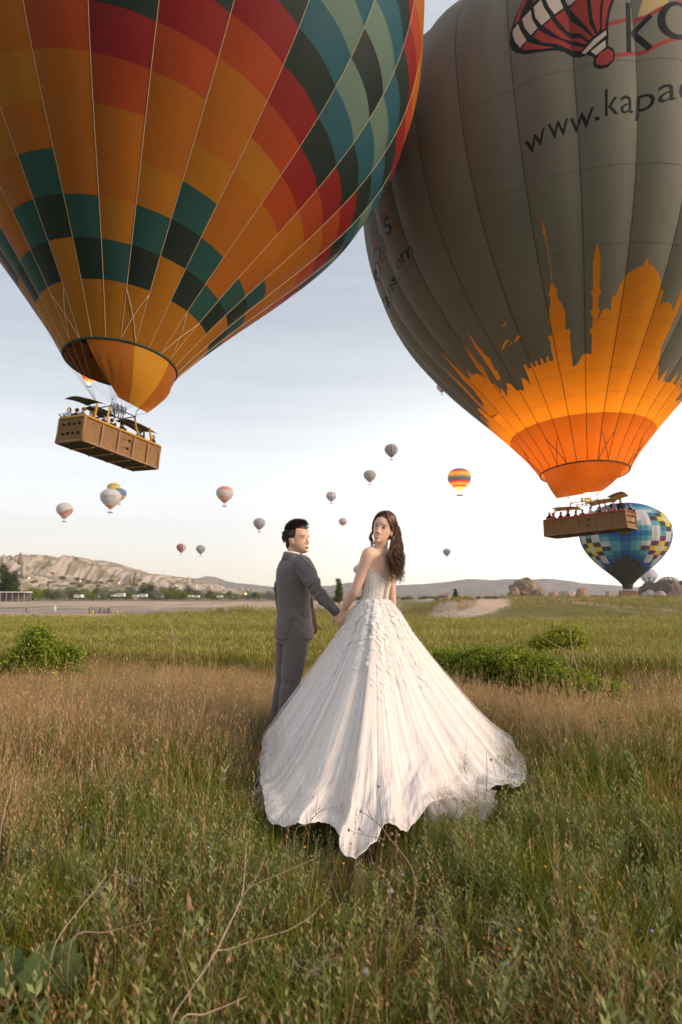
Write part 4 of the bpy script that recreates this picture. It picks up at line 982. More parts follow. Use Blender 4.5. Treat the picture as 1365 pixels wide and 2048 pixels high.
for s in (-1, 1):                                            # strands combed from the parting over the sides to the knot
    for k in range(110):
        f = k / 109; y0 = .78 - 1.45 * f; j = lambda a: rnd.uniform(-a, a)
        pts = [scalp(TbL, CC, CRD, (-.10 + s * .02, y0, 1), 1.01), scalp(TbL, CC, CRD, (s * .55, y0 * .95 + .10 + j(.04), .72), 1.025), scalp(TbL, CC, CRD, (s * 1.0, y0 * .62 + .05 + j(.05), .22 + j(.08)), 1.03 + j(.02)), scalp(TbL, CC, CRD, (s * .95, -.35 + y0 * .35, -.22 + j(.12)), 1.03 + j(.02)), scalp(TbL, CC, CRD, (s * .35, -1.0, -.35 + j(.25)), 1.03)]
        lock(hb, pts, rnd.uniform(.0016, .0030), .0012, 3, rnd.random() * 6, 4, 18)
    for k in range(60):
        f = k / 59; zz_ = .070 - .012 * f
        pts = [TbL @ Vector((-.010 + s * .003, .046 - .05 * f, .118 - .01 * f)), TbL @ Vector((s * (.030 + .004 * f), .066 - .030 * f, .088 + .010 * f)), TbL @ Vector((s * (.060 + .004 * f), yf(.052, .05) + .012 - .03 * f, .048 + .012 * f)), TbL @ Vector((s * (.078 + .004 * f), .012 - .02 * f, .006 + rnd.uniform(-.01, .01))), TbL @ Vector((s * .084, -.045, -.022 + rnd.uniform(-.02, .02))), scalp(TbL, CC, CRD, (s * .35, -1.0, -.35 + rnd.uniform(-.2, .2)), 1.03)]
        lock(hb, pts, rnd.uniform(.0016, .0028), .001, 2, rnd.random() * 6, 4, 20)
# the knot sits behind her left ear side, to the right in the picture
kc = TbL @ Vector((.082, -.075, .0)) ; kc2 = TbL @ Vector((-.082, -.075, .0)); kc = kc if kc.x > kc2.x else kc2
for k in range(4):
    c = kc + Vector((.004 * k, -.01, -.016 * k + .02)); hb.tube([c + Vector((.019 * math.cos(a), .012 * math.sin(a * 2), .015 * math.sin(a))) for a in np.linspace(0, 2 * math.pi, 14)], .0085, 6, cap=False)
bk = lambda px, py, Y: at(px, py, Y) - OB
for k in range(520):                                          # waves down her back, over the right shoulder blade
    x0 = rnd.uniform(774, 795); ym = rnd.uniform(-3, 3); Ye = 4.90 + rnd.uniform(-.05, .06)
    end = rnd.uniform(1128, 1168) if k % 3 else rnd.uniform(1105, 1140)
    xm = rnd.uniform(778, 806); xe = rnd.uniform(779, 809)
    lock(hb, [bk(x0, 1044 + ym, 4.97), bk(rnd.uniform(783, 803), 1080, 4.93), bk(xm, 1108, Ye - .02), bk((xm + xe) / 2, (1108 + end) / 2, Ye - .02), bk(xe, end, Ye - .01)], rnd.uniform(.0016, .0034), rnd.uniform(.009, .019), rnd.choice((2.0, 2.4, 2.8)), (k % 7) * .9 + rnd.uniform(-.25, .25), 4, 30)
for k in range(34):                                           # curls in front of the left ear, left edge of the face
    x0 = rnd.uniform(746, 750); lock(hb, [bk(x0 + 6, 1036, 4.93), bk(x0 - 1, 1056, 4.92), bk(x0 - 5 + rnd.uniform(-2, 2), 1078, 4.94), bk(x0 - 3 + rnd.uniform(-3, 3), rnd.uniform(1088, 1101), 4.95)], rnd.uniform(.0010, .0022), .008, 2.4, rnd.random() * 1.2, 4, 24)
for k in range(8): lock(hb, [bk(751, 1080, 5.0), bk(749 + rnd.uniform(-1, 2), 1096, 5.0)], .004, .006, 1.5, rnd.random())
for k in range(14): lock(hb, [bk(rnd.uniform(795, 804), rnd.uniform(1065, 1140), 4.93), bk(rnd.uniform(804, 811), rnd.uniform(1080, 1160), 4.93)], .0012, .006, 1.5, rnd.random() * 6, 3, 10)
hb.build('hair_locks', hair_f, bride)

# the gown: bodice, lacing, skirt with train, lace, tulle
tulle = pm('tulle', (.77, .68, .62), (.79, .745, .715), scale=1.0, rough=.75, bump=.0025, bscale=2.2, spec=.15, transl=.12, coord='UV', stretch=(60, 1.6, 1), detail=7)
lace = pm('lace', (.76, .72, .68), (.62, .56, .52), scale=60, rough=.8, bump=.003, bscale=160, spec=.15)
lace_w = pm('lace_white', (.80, .78, .75), rough=.8, transl=.1)
gown = empty('wedding_gown', tuple(OB), label='white lace wedding gown with laced back and long spread train', cat='dress')
gown.parent = None
gown_root = bride                                            # worn: part of the bride
bpy.data.objects.remove(gown)
gown = empty('wedding_gown'); gown.parent = bride
def bod(phi, z, off=.008):
    a, b, sh = tz(z, 1) + off, tz(z, 2) + off, tz(z, 4)
    bust = sum(.078 * math.exp(-((phi - p) / .38) ** 2 - ((z - 1.365) / .05) ** 2) for p in (-.48, .48))
    return Vector((BC[0] + lean(z), BC[1], z)) + lb * ((a + bust * .3) * math.sin(phi)) + fb * ((b + bust) * math.cos(phi) + sh) - OB
def btop(phi):
    a = abs((phi + math.pi) % (2 * math.pi) - math.pi)
    return float(np.interp(a, [0, .15, .5, 1.0, 1.6, 2.2, 2.8, 3.0, 3.1416], [1.385, 1.40, 1.432, 1.425, 1.375, 1.335, 1.29, 1.272, 1.268])) + .003 * math.cos(phi * 40)
n, k = 96, 26; V = []; F = []
for j in range(k + 1):
    for i in range(n):
        ph = 2 * math.pi * i / n; z = 1.10 + (btop(ph) - 1.10) * j / k; V.append(bod(ph, z, .008 + (.004 if j == k else 0) + .0015 * math.sin(ph * 24)))
F = [(j * n + i, j * n + (i + 1) % n, (j + 1) * n + (i + 1) % n, (j + 1) * n + i) for j in range(k) for i in range(n)]
bodice = obj('bodice', mesh('bodice', V, F, lace), gown)
ed = MB(); ed.tube([bod(ph, btop(ph), .012) for ph in np.linspace(0, 2 * math.pi, 120)], .003, 5, cap=False); ed.build('scalloped_edge', lace_w, bodice)
lc = MB(); lo_ = MB()
for q in range(9):
    z = 1.262 - q * .0175; w = .12 + .0 * q
    a, b = bod(math.pi - w * 1.1, z, .014), bod(math.pi + w * 1.1, z - .016, .014); c, d = bod(math.pi + w * 1.1, z, .014), bod(math.pi - w * 1.1, z - .016, .014)
    lc.tube([a, (a + b) / 2 - fb * .004, b], .0022, 4); lc.tube([c, (c + d) / 2 - fb * .006, d], .0022, 4)
    for s in (-1, 1): lo_.ball(bod(math.pi + s * w * 1.2, z - .004, .012), .0042, 6, 4)
lc.build('lacing', pm('lacing', (.72, .62, .48), rough=.6), bodice); lo_.build('lacing_loops', pm('loop', (.42, .34, .26), rough=.6), bodice)
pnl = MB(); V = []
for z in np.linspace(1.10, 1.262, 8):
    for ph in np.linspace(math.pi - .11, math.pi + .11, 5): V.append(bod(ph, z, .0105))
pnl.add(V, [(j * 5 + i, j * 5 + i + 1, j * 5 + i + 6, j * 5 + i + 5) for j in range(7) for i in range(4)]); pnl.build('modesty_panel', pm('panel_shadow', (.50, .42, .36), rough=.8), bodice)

# skirt: hem traced over the grass, seen points from the photo
W0 = np.array([.25, 4.98]); ZW = 1.135
HEM = [at(533, 1478, 5.08), at(522, 1515, 4.70), at(520, 1560, 4.18), at(530, 1597, 3.80), at(536, 1637, 3.44), at(575, 1664, 3.26), at(612, 1660, 3.24), at(655, 1650, 3.32), at(680, 1672, 3.18), at(682, 1709, 2.98), at(712, 1712, 2.97), at(752, 1692, 3.06), at(766, 1664, 3.20), at(806, 1664, 3.22), at(836, 1640, 3.42), at(872, 1612, 3.62), at(920, 1600, 3.72), at(968, 1580, 3.92), at(1000, 1575, 4.05), at(1036, 1574, 4.12), at(1052, 1548, 4.40), at(1040, 1508, 4.85), at(1010, 1475, 5.35)]
HEM += [Vector((1.05, 5.75, .05)), Vector((.60, 5.85, .05)), Vector((.25, 5.62, .06)), Vector((.0, 5.33, .06)), Vector((-.25, 5.16, .08)), Vector((-.42, 5.12, .09))]
hm_ = np.array([(v.x, v.y, v.z) for v in HEM]); ang = np.unwrap(np.arctan2(hm_[:, 1] - W0[1], hm_[:, 0] - W0[0]))
NH, NT = 1500, 230
ss = np.linspace(0, 1, NH, endpoint=False)
# periodic Catmull-Rom through the hem points
def catper(P, m):
    k = len(P); t = np.linspace(0, k, m, endpoint=False); i = t.astype(int); f = (t - i)[:, None]
    p0, p1, p2, p3 = P[(i - 1) % k], P[i % k], P[(i + 1) % k], P[(i + 2) % k]
    return .5 * (2 * p1 + (p2 - p0) * f + (2 * p0 - 5 * p1 + 4 * p2 - p3) * f ** 2 + (3 * p1 - p0 - 3 * p2 + p3) * f ** 3)
hc = catper(hm_, NH); hr = np.linalg.norm(hc[:, :2] - W0, axis=1)
def smooth_per(a, n):
    k = np.hanning(2 * n + 1); k /= k.sum(); return np.convolve(np.concatenate([a[-n:], a, a[:n]]), k, 'valid')
ha = np.unwrap(np.arctan2(hc[:, 1] - W0[1], hc[:, 0] - W0[0]))
ha_s = smooth_per(np.concatenate([ha]) - np.linspace(ha[0], ha[0] + 2 * np.pi, NH, endpoint=False), 60) + np.linspace(ha[0], ha[0] + 2 * np.pi, NH, endpoint=False)
hr_s = smooth_per(hr, 70); hz_s = smooth_per(hc[:, 2], 20)
tt = np.linspace(0, 1, NT)[:, None]
cam_side = np.clip(-np.sin(ha_s), 0, 1)[None]; right_side = np.clip(np.cos(ha_s), 0, 1)[None]
# waist ellipse in world angle
def waist_r(a):
    d = np.stack([np.cos(a), np.sin(a)], -1); l_, f_ = np.array([lb.x, lb.y]), np.array([fb.x, fb.y]); A, B_ = .118, .095
    return 1 / np.sqrt((d @ l_ / A) ** 2 + (d @ f_ / B_) ** 2)
blend = sst(0, 1, tt)
aa_ = ha_s[None] * (1 - sst(.75, 1, tt)) + ha[None] * sst(.75, 1, tt)
rh = hr_s[None] * (1 - sst(.65, 1, tt)) + hr[None] * sst(.65, 1, tt)
g = tt
rw = waist_r(aa_)
rad = rw + (rh - rw) * g + .012 * np.sin(np.pi * np.clip(g / .16, 0, 1)) * (g < .16)
pw = .93 + .62 * cam_side ** 1.5 + .34 * right_side ** 2
zz = hz_s[None] + (ZW - hz_s[None]) * (1 - g) ** pw
# folds: long flutes that start at the waist and open towards the hem
S = ss[None] * 1.0
def wv(n_, ph, dr=0.0, sharp=1.0):
    x = np.cos(2 * np.pi * (n_ * S) + ph + dr * tt); return np.sign(x) * np.abs(x) ** sharp
fold = .85 * wv(9, .7, 1.2) + .50 * wv(16, 2.1, -1.6) + .16 * wv(29, .3, 2.2)
mod = .55 + .9 * fbm(S * 9 + 3, tt * 1.2 + 0 * S, 301, 3)
amp = (.002 + .016 * tt ** 1.4) * (1 - .2 * sst(.8, 1, tt)) * (.7 + .3 * cam_side)
flut = np.clip(1 - np.abs(fbm(S * 46 + 5 + .5 * tt, tt * .8 + 0 * S, 311, 2) - .5) * 14, 0, 1) ** 2 * .004 * sst(.05, .5, tt)     # narrow standing creases
sweep = (fbm(S * 14 + 2.2 * tt, tt * 4.5 + 0 * S, 321, 4) - .5) * .11 * sst(.5, .85, tt) * (1 - .4 * sst(.9, 1, tt)) * (.35 + .65 * cam_side)
fine = (np.abs(fbm(S * 160 + 6 * tt, tt * 9 + 0 * S, 331, 3) - .5)) * .014 * sst(.4, .8, tt)
disp = fold * amp * mod + flut + sweep - fine
edge = sst(.90, 1, tt) * .085 * ((fbm(S * 34, 0 * tt, 341, 3) - .5) + .6 * (fbm(S * 90, 0 * tt, 342, 2) - .5))
x = W0[0] + np.cos(aa_) * rad; y = W0[1] + np.sin(aa_) * rad
# displacement direction: mostly up where the cloth lies, outward where it hangs
slope = np.clip((1 - g) * 1.2, 0, 1) * (1 - .6 * cam_side)
ux, uz = slope, np.sqrt(1 - slope ** 2 * .9)
x = x + np.cos(aa_) * disp * (.25 + .75 * slope) * 1.0 + edge * np.cos(aa_) * .5; y = y + np.sin(aa_) * disp * (.25 + .75 * slope) + edge * np.sin(aa_) * .5
zz = zz + disp * (1 - .55 * slope) + np.maximum(edge, -.01) * .5
zz = np.maximum(zz, terrain(x, y) + .015)
lift = np.interp(ss, [0, .10, .30, .36, .40, .55, .8, 1], [.01, .02, .02, .01, .01, .02, .01, .01])[None] * np.exp(-((tt - .97) / .05) ** 2); zz = zz + lift
SK = np.stack([x - OB.x, y - OB.y, zz], -1)
# narrow the top so that it meets the bodice
P0 = SK
i, j = np.meshgrid(np.arange(NT - 1), np.arange(NH), indexing='ij'); j2 = (j + 1) % NH
Fs = np.stack([i * NH + j, (i + 1) * NH + j, (i + 1) * NH + j2, i * NH + j2], -1).reshape(-1, 4)
sme = mesh('skirt', SK.reshape(-1, 3), Fs, tulle)
uvl = sme.uv_layers.new(name='UVMap'); li = Fs.ravel(); uu = (li % NH) / NH; uu = np.where((np.tile([0, 0, 1, 1], len(Fs)) == 1) & (li % NH == 0), 1.0, uu); vv = (li // NH) / (NT - 1)
uvl.data.foreach_set('uv', np.stack([uu, vv], -1).astype(np.float32).ravel())
skirt = obj('skirt', sme, gown)
# outer layer of sheer tulle with its own soft folds
sheer = bpy.data.materials.new('sheer_tulle'); sheer.use_nodes = True; sn, sl_ = sheer.node_tree.nodes, sheer.node_tree.links; sb_ = sn['Principled BSDF']; sb_.inputs['Base Color'].default_value = (.86, .84, .83, 1); sb_.inputs['Roughness'].default_value = .8; sb_.inputs['Specular IOR Level'].default_value = .1
stc = sn.new('ShaderNodeTexCoord'); smp = sn.new('ShaderNodeMapping'); smp.inputs['Scale'].default_value = (70, 1.1, 1); sl_.new(stc.outputs['UV'], smp.inputs[0]); snz = sn.new('ShaderNodeTexNoise'); snz.inputs['Scale'].default_value = 1; snz.inputs['Detail'].default_value = 5; snz.inputs['Distortion'].default_value = .6; sl_.new(smp.outputs[0], snz.inputs['Vector'])
smr = sn.new('ShaderNodeMapRange'); smr.inputs[1].default_value = .45; smr.inputs[2].default_value = .68; smr.inputs[3].default_value = .14; smr.inputs[4].default_value = .62; sl_.new(snz.outputs['Fac'], smr.inputs[0]); sl_.new(smr.outputs[0], sb_.inputs['Alpha'])
oo = .006 + .030 * sst(.1, .9, tt) * fbm(S * 20 + 1.5 * tt, tt * 3 + 0 * S, 351, 3) + .006 * wv(23, 1.9, 3.0) * tt
SO = SK.copy(); SO[..., 0] += np.cos(aa_) * oo * (.3 + .7 * slope); SO[..., 1] += np.sin(aa_) * oo * (.3 + .7 * slope); SO[..., 2] += oo * (1 - .5 * slope)
st_ = 2; SO = SO[::st_, ::st_]; na_, nb2 = SO.shape[:2]; i, j = np.meshgrid(np.arange(na_ - 1), np.arange(nb2), indexing='ij'); j2 = (j + 1) % nb2
Fo = np.stack([i * nb2 + j, (i + 1) * nb2 + j, (i + 1) * nb2 + j2, i * nb2 + j2], -1).reshape(-1, 4); ome = mesh('tulle_overlay', SO.reshape(-1, 3), Fo, sheer)
uvl = ome.uv_layers.new(name='UVMap'); li = Fo.ravel(); uu = (li % nb2) / nb2; uu = np.where((np.tile([0, 0, 1, 1], len(Fo)) == 1) & (li % nb2 == 0), 1.0, uu); uvl.data.foreach_set('uv', np.stack([uu, (li // nb2) / (na_ - 1)], -1).astype(np.float32).ravel())
obj('tulle_overlay', ome, gown)
# lining glimpsed at the hem
edge_tube = MB().tube([Vector(p) for p in SK[-1][::3]] + [Vector(SK[-1][0])], .0028, 4, cap=False); edge_tube.build('hem_edge', lace_w, skirt)
# lace appliques scattered over bodice and running down the skirt in sprays
def skp(s, t):
    ii = min(max(t, 0), 1) * (NT - 1); a = int(min(ii, NT - 2)); f = ii - a; jj = (s % 1) * NH; b = int(jj) % NH; return Vector(SK[a, b] * (1 - f) + SK[a + 1, b] * f)
def petal(mbp, p, n_, d, L_, W_):
    d = (d - n_ * d.dot(n_)).normalized(); s = n_.cross(d)
    V = [p, p + d * L_ * .5 + s * W_ + n_ * .001, p + d * L_ + n_ * .001, p + d * L_ * .5 - s * W_ + n_ * .001, p + d * L_ * .5 + n_ * .0014]; mbp.add(V, [(0, 1, 4), (1, 2, 4), (2, 3, 4), (3, 0, 4)])
ap = MB(); rl = random.Random(11); npet = 0
sprays = [(rl.random(), rl.uniform(.22, .46)) for _ in range(24)] + [(s_, l_) for s_, l_ in ((.30, .30), (.355, .36), (.40, .38), (.45, .48), (.50, .34), (.56, .42), (.62, .36))]
motifs = []
for q in range(520):
    c_, l_ = rl.choice(sprays); t_ = l_ * rl.random() ** 1.3 if q % 5 else rl.uniform(0, .12); motifs.append((c_ + rl.gauss(0, .012), max(.005, t_)))
for ms, mt in motifs:
    p0 = skp(ms, mt); n_ = (skp(ms + .004, mt) - p0).cross(skp(ms, mt + .01) - p0)
    if n_.length < 1e-9: continue
    n_.normalize(); n_ = n_ if n_.dot(Vector((p0.x, p0.y, .3))) > 0 else -n_; ux_ = n_.orthogonal().normalized(); uy_ = n_.cross(ux_); a0 = rl.uniform(0, 6.28); k_ = rl.choice((5, 6, 7)); sz_ = rl.uniform(.012, .021)
    for z_ in range(k_):
        a = a0 + z_ * 6.283 / k_; dd = ux_ * math.cos(a) + uy_ * math.sin(a); petal(ap, p0 + n_ * .009 + dd * .002, n_, dd, sz_, sz_ * .30)
for q in range(5200):
    if q % 2: s_ = rl.random(); t_ = abs(rl.gauss(0, .07))
    else:
        c_, l_ = rl.choice(sprays); t_ = rl.uniform(0, l_); s_ = c_ + rl.gauss(0, .010) * (1 - t_ / l_ * .6) + .006 * math.sin(t_ * 40)
    if t_ > .6: continue
    p = skp(s_, t_); n_ = (skp(s_ + .004, t_) - p).cross(skp(s_, t_ + .01) - p)
    if n_.length < 1e-9: continue
    n_.normalize(); out = Vector((p.x, p.y, .3)); n_ = n_ if n_.dot(out) > 0 else -n_
    p = p + n_ * .008; a = rl.uniform(0, 6.28); d = Vector((math.cos(a), math.sin(a), math.sin(a * 2)))
    petal(ap, p, n_, d, rl.uniform(.006, .013), rl.uniform(.0018, .0034))
for q in range(3200):
    ph = rl.uniform(0, 6.28); z = rl.uniform(1.11, btop(ph)); p = bod(ph, z, .010); n_ = (bod(ph, z, .02) - p).normalized(); a = rl.uniform(0, 6.28)
    if abs(ph - math.pi) < .17: continue
    petal(ap, p, n_, Vector((math.cos(a), math.sin(a), math.sin(a * 2))), rl.uniform(.005, .010), rl.uniform(.0012, .0026))
o = ap.build('lace_flowers', lace_w, gown, smooth=False); o['kind'] = 'stuff'
# net underskirt showing at two places along the hem
net = pm('net', (.76, .70, .66), (.66, .59, .55), scale=40, rough=.8, transl=.3)
nn = net.node_tree; outn = nn.nodes['Material Output']; src = outn.inputs[0].links[0].from_socket
tpn = nn.nodes.new('ShaderNodeBsdfTransparent'); msn = nn.nodes.new('ShaderNodeMixShader'); msn.inputs[0].default_value = .42; nn.links.new(src, msn.inputs[1]); nn.links.new(tpn.outputs[0], msn.inputs[2]); nn.links.new(msn.outputs[0], outn.inputs[0])
def ruffle(s0, s1, ext, layers=3, seed=1):
    r_ = random.Random(seed)
    for L_ in range(layers):
        V = []; na, nbb = 90, 12; ph = r_.random() * 6
        for a in range(na + 1):
            s_ = s0 + (s1 - s0) * a / na; p = skp(s_, .96) - Vector((0, 0, .03)); q = skp(s_, 1.0); out = Vector((q.x - p.x, q.y - p.y, 0)); out = out.normalized() if out.length > 1e-6 else Vector((0, -1, 0)); sd = Vector((-out.y, out.x, 0))
            env_ = math.sin(math.pi * a / na) ** .6
            for b in range(nbb + 1):
                f = b / nbb; w = math.sin(a * .9 + ph + L_) * .035 * f + math.sin(a * .37 + L_ * 2) * .05 * f
                v = p + out * (f * (ext * env_ * (.75 + .25 * math.sin(a * .21 + L_)) + .06)) + sd * w * .5; v.z = max(.03, p.z * (1 - f) * .9 + .035 + w * .8 + .012 * L_); V.append(v)
        F = [(a * (nbb + 1) + b, (a + 1) * (nbb + 1) + b, (a + 1) * (nbb + 1) + b + 1, a * (nbb + 1) + b + 1) for a in range(na) for b in range(nbb)]
        obj('net_underskirt', mesh('net_underskirt', V, F, net), gown)
hs_ = lambda px, py: float(np.argmin(((proj(SK[-1] + np.array(OB)) - np.array([px, py])) ** 2).sum(1)) / NH)
ruffle(hs_(862, 1622), hs_(972, 1580), .20, 3, 2); ruffle(hs_(530, 1600), hs_(524, 1510), .02, 2, 5)

# ------------------------------------------------------------------ the groom
MC = np.array([-.372, 5.45]); fm = Vector((.906, .423, 0)).normalized(); lm_ = Vector((-.423, .906, 0)).normalized()
groom = empty('person', (MC[0], MC[1], 0), label='man in a grey suit with short dark hair, holding her hand and looking aside', cat='person')
OM = Vector((MC[0], MC[1], 0))
T_m = head_T(at(596.5, 1079, 5.44), (.83, -.56, .07), (-.02, .02, 1), 1.05)
MT = [(.84, .13, .10, 0), (.92, .145, .11, 0), (1.05, .142, .102, 0), (1.18, .155, .112, 0), (1.30, .175, .118, 0), (1.38, .18, .108, -.005), (1.43, .16, .085, -.01), (1.465, .08, .062, -.01), (1.48, .06, .055, -.008)]
mc = lambda z: Vector((MC[0] + .012 * (z - 1), MC[1], z))
mb = MB(); mb.loft([ell_ring(mc(z), fm, lm_, a, b, z, 32, sh) for z, a, b, sh in MT])
nb_ = mc(1.44) - fm * .01; nh = T_m @ Vector((0, -.03, -.07)); limb(mb, [nb_, (nb_ + nh) / 2, nh], [.066, .058, .060]); head_shapes(mb, T_m, male=True)
sR, eR_, wR = mc(1.405) - lm_ * .175, at(634, 1181, 5.16), at(672, 1224, 5.10); sL, eL_, wL = mc(1.405) + lm_ * .175, at(561, 1188, 5.60), at(573, 1232, 5.64)
limb(mb, [mc(1.41) - lm_ * .1, sR, (sR + eR_) / 2, eR_, (eR_ + wR) / 2, wR], [.055, .055, .046, .038, .036, .026]); limb(mb, [mc(1.41) + lm_ * .1, sL, (sL + eL_) / 2, eL_, (eL_ + wL) / 2, wL], [.055, .055, .046, .038, .036, .026])
hand(mb, wR, at(683, 1247, 5.08), -1, (.3, .8, .2), .8, 1.05); hand(mb, wL, wL + Vector((.10, .0, -.11)), 1, (.9, .1, 0), .3, 1.05)
hipR, hipL = mc(.90) - lm_ * .085, mc(.90) + lm_ * .085
knR, anR, knL, anL = at(581, 1372, 5.36), at(573, 1462, 5.36), at(570, 1366, 5.54), at(556, 1458, 5.56)
anR.z = .09; anL.z = .09; anR.x, anL.x = -.43, -.515
for h_, k_, a_ in ((hipR, knR, anR), (hipL, knL, anL)): limb(mb, [h_, k_, a_], [.088, .058, .042]); limb(mb, [a_, a_ + fm * .15 - Vector((0, 0, .05))], [.04, .034])
me = fused(mb, .0045, 5); me.materials.append(skin_m)
for v in me.vertices: v.co -= OM
obj('body', me, groom)
TmL = Matrix.Translation(-OM) @ T_m; face_parts(groom, TmL, male=True)
# hair: close at the sides, swept up and forward on top
CM_, RM_ = Vector((0, -.027, .036)), Vector((.0775, .092, .080))
cap = MB(); cap.ball(TmL @ CM_, tuple(RM_ * 1.10), 32, 24, TmL.to_3x3().normalized()); cap.ball(TmL @ Vector((0, -.004, .084)), (.058, .080, .034), 20, 14, TmL.to_3x3().normalized()); cap.ball(TmL @ Vector((0, -.066, -.03)), (.062, .036, .055), 16, 12, TmL.to_3x3().normalized())
c2 = fused(cap, .005, 3); c2.materials.append(hair_m); obj('hair', c2, groom)
hq = MB(); rnd = random.Random(9)
for q in range(900):
    a = rnd.uniform(0, 6.28); rr = math.sqrt(rnd.random()); x = rr * math.cos(a); y = rr * math.sin(a); z = math.sqrt(max(0, 1 - min(1, rr * rr))) + .05
    if z < .16 or (y > .70 and z < .62) or (y > .3 and z < .3): continue
    d = Vector((x, y, z)); k = 1.0; p = scalp(TmL, CM_, RM_, (d.x * RM_.x, d.y * RM_.y, d.z * RM_.z), 1.0 + .16 * float(sst(.2, .9, z)))
    top = sst(.12, .85, z); ln = .016 + .034 * float(top) * rnd.uniform(.7, 1.15)
    dr = (TmL.to_3x3().normalized() @ Vector((x * .25 + rnd.gauss(0, .20), .95 * float(top) - .5 * (1 - float(top)) + rnd.gauss(0, .14), .55 * float(top) - .45 * (1 - float(top)) + rnd.gauss(0, .08)))).normalized(); nrm = (p - TmL @ CM_).normalized()
    lock(hq, [p - nrm * .003, p + dr * ln * .5 + nrm * (.003 + .006 * float(top)), p + dr * ln + nrm * (.001 + .006 * float(top))], rnd.uniform(.0018, .0032), 0, 1, 0, 4, 7)
for q in range(420):                                          # close-cropped back and sides
    a = rnd.uniform(2.5, 6.9) ; z = rnd.uniform(-.45, .45); w = math.sqrt(1 - z * z); x, y = math.cos(a) * w, math.sin(a) * w
    if y > .15 and (z < .05 or y > .42): continue
    if abs(x) > .8 and z < -.12: continue
    p = scalp(TmL, CM_, RM_, (x * RM_.x, y * RM_.y, z * RM_.z), 1.10); nrm = (p - TmL @ CM_).normalized(); dr = (TmL.to_3x3().normalized() @ Vector((x * .1 + rnd.gauss(0, .1), -.25 + rnd.gauss(0, .12), -.8))).normalized()
    lock(hq, [p - nrm * .004, p + dr * .008 + nrm * .002, p + dr * .018], .0024, 0, 1, 0, 4, 5)
hq.build('hair_locks', hair_m, groom)
# suit
suit = pm('suit_grey', (.12, .10, .10), (.155, .132, .13), scale=120, rough=.75, bump=.0012, bscale=500, spec=.2, sheen=.25, detail=3)
suit_dk = pm('suit_lining', (.045, .028, .025), rough=.6); shirt_m = pm('shirt_white', (.80, .80, .82), rough=.7); shoe_m = pm('shoe_black', (.015, .013, .012), rough=.3)
jb = MB()
JT = [(.835, .195, .150, .012), (.90, .190, .146, .008), (1.00, .180, .135, .004), (1.08, .172, .124, 0), (1.18, .180, .128, 0), (1.29, .198, .134, -.004), (1.37, .205, .126, -.010), (1.42, .192, .104, -.014), (1.452, .155, .084, -.016), (1.478, .105, .072, -.016), (1.492, .082, .068, -.014)]
jb.loft([ell_ring(mc(z) , fm, lm_, a, b, z, 48, sh) for z, a, b, sh in JT])
limb(jb, [mc(1.40) - lm_ * .10, sR + Vector((0, 0, .004)), sR * .5 + eR_ * .5, eR_, eR_ * .5 + wR * .5, wR + (eR_ - wR).normalized() * .005], [.080, .078, .066, .057, .050, .043], 18)
limb(jb, [mc(1.40) + lm_ * .10, sL + Vector((0, 0, .004)), sL * .5 + eL_ * .5, eL_, wL], [.080, .078, .064, .055, .048], 18)
jm = fused(jb, .0065, 6)
def jw(x, y, z):
    # creases: diagonal drag lines on the back, rings round the sleeve bends
    e = np.array(eR_); d = np.sqrt((x - e[0]) ** 2 + (y - e[1]) ** 2 + (z - e[2]) ** 2); sh_ = np.array(sR); d2 = np.sqrt((x - sh_[0]) ** 2 + (y - sh_[1]) ** 2 + (z - sh_[2]) ** 2)
    el = np.array(eL_); d3 = np.sqrt((x - el[0]) ** 2 + (y - el[1]) ** 2 + (z - el[2]) ** 2)
    w = .007 * np.exp(-(d / .13) ** 2) * (fbm((x - z) * 26, (x + z) * 9 + y * 6, 401, 3) - .5) * 2.4 + .006 * np.exp(-(d2 / .12) ** 2) * (fbm((x + z) * 30, y * 12 + x * 5, 402, 3) - .5) * 2.2
    w += .008 * np.exp(-(d3 / .14) ** 2) * (fbm((x - z) * 24, y * 9, 405, 3) - .5) * 2.4
    w = w * 2.8 + .018 * (fbm((x * .8 + z * .9) * 11, (z * .7 - x) * 3.2 + y * 3, 403, 3) - .5) * 2 * np.exp(-((z - 1.07) / .17) ** 2) + .005 * (fbm(x * 8, z * 6 + y * 5, 404, 4) - .5) * 2
    return w
wrinkle(jm, jw); jm.materials.append(suit); bj = bvh_of(jm)
def drape(name, poly, thick, mat_, parent, off=.003, O_=OM, bv=bj):       # a flat sewn piece lying on the cloth
    P = [on_surf(bv, a, b, off) for a, b in poly]
    if any(p[0] is None for p in P): P = [p for p in P if p[0] is not None]
    if len(P) < 3: return None
    top = [p + n_ * thick for p, n_ in P]; bot = [p - n_ * .002 for p, n_ in P]; n_ = len(P)
    V = [v - O_ for v in top + bot]; F = [tuple(range(n_))] + [(i, (i + 1) % n_, (i + 1) % n_ + n_, i + n_) for i in range(n_)]
    return obj(name, mesh(name, V, F, mat_, smooth=False), parent)
for v in jm.vertices: v.co -= OM
jacket = obj('suit_jacket', jm, groom)
def zp(pts, sc=7.583, o=(530, 1030)): return [(o[0] + a / sc, o[1] + b / sc) for a, b in pts]
drape('pocket_flap', zp([(575, 1438), (650, 1440), (722, 1442), (730, 1500), (728, 1558), (660, 1556), (600, 1552), (585, 1500)]), .004, suit, jacket)
def seam(name, pts, r, m, bv=bj, O_=OM, par=None, off=.0008):
    P = [on_surf(bv, a, b, off)[0] for a, b in dens(pts, False, 3)]; P = [p - O_ for p in P if p is not None]
    if len(P) > 2: MB().tube(P, r, 4).build(name, m, par)
seam_m = pm('seam_shadow', (.03, .026, .028), rough=.9)
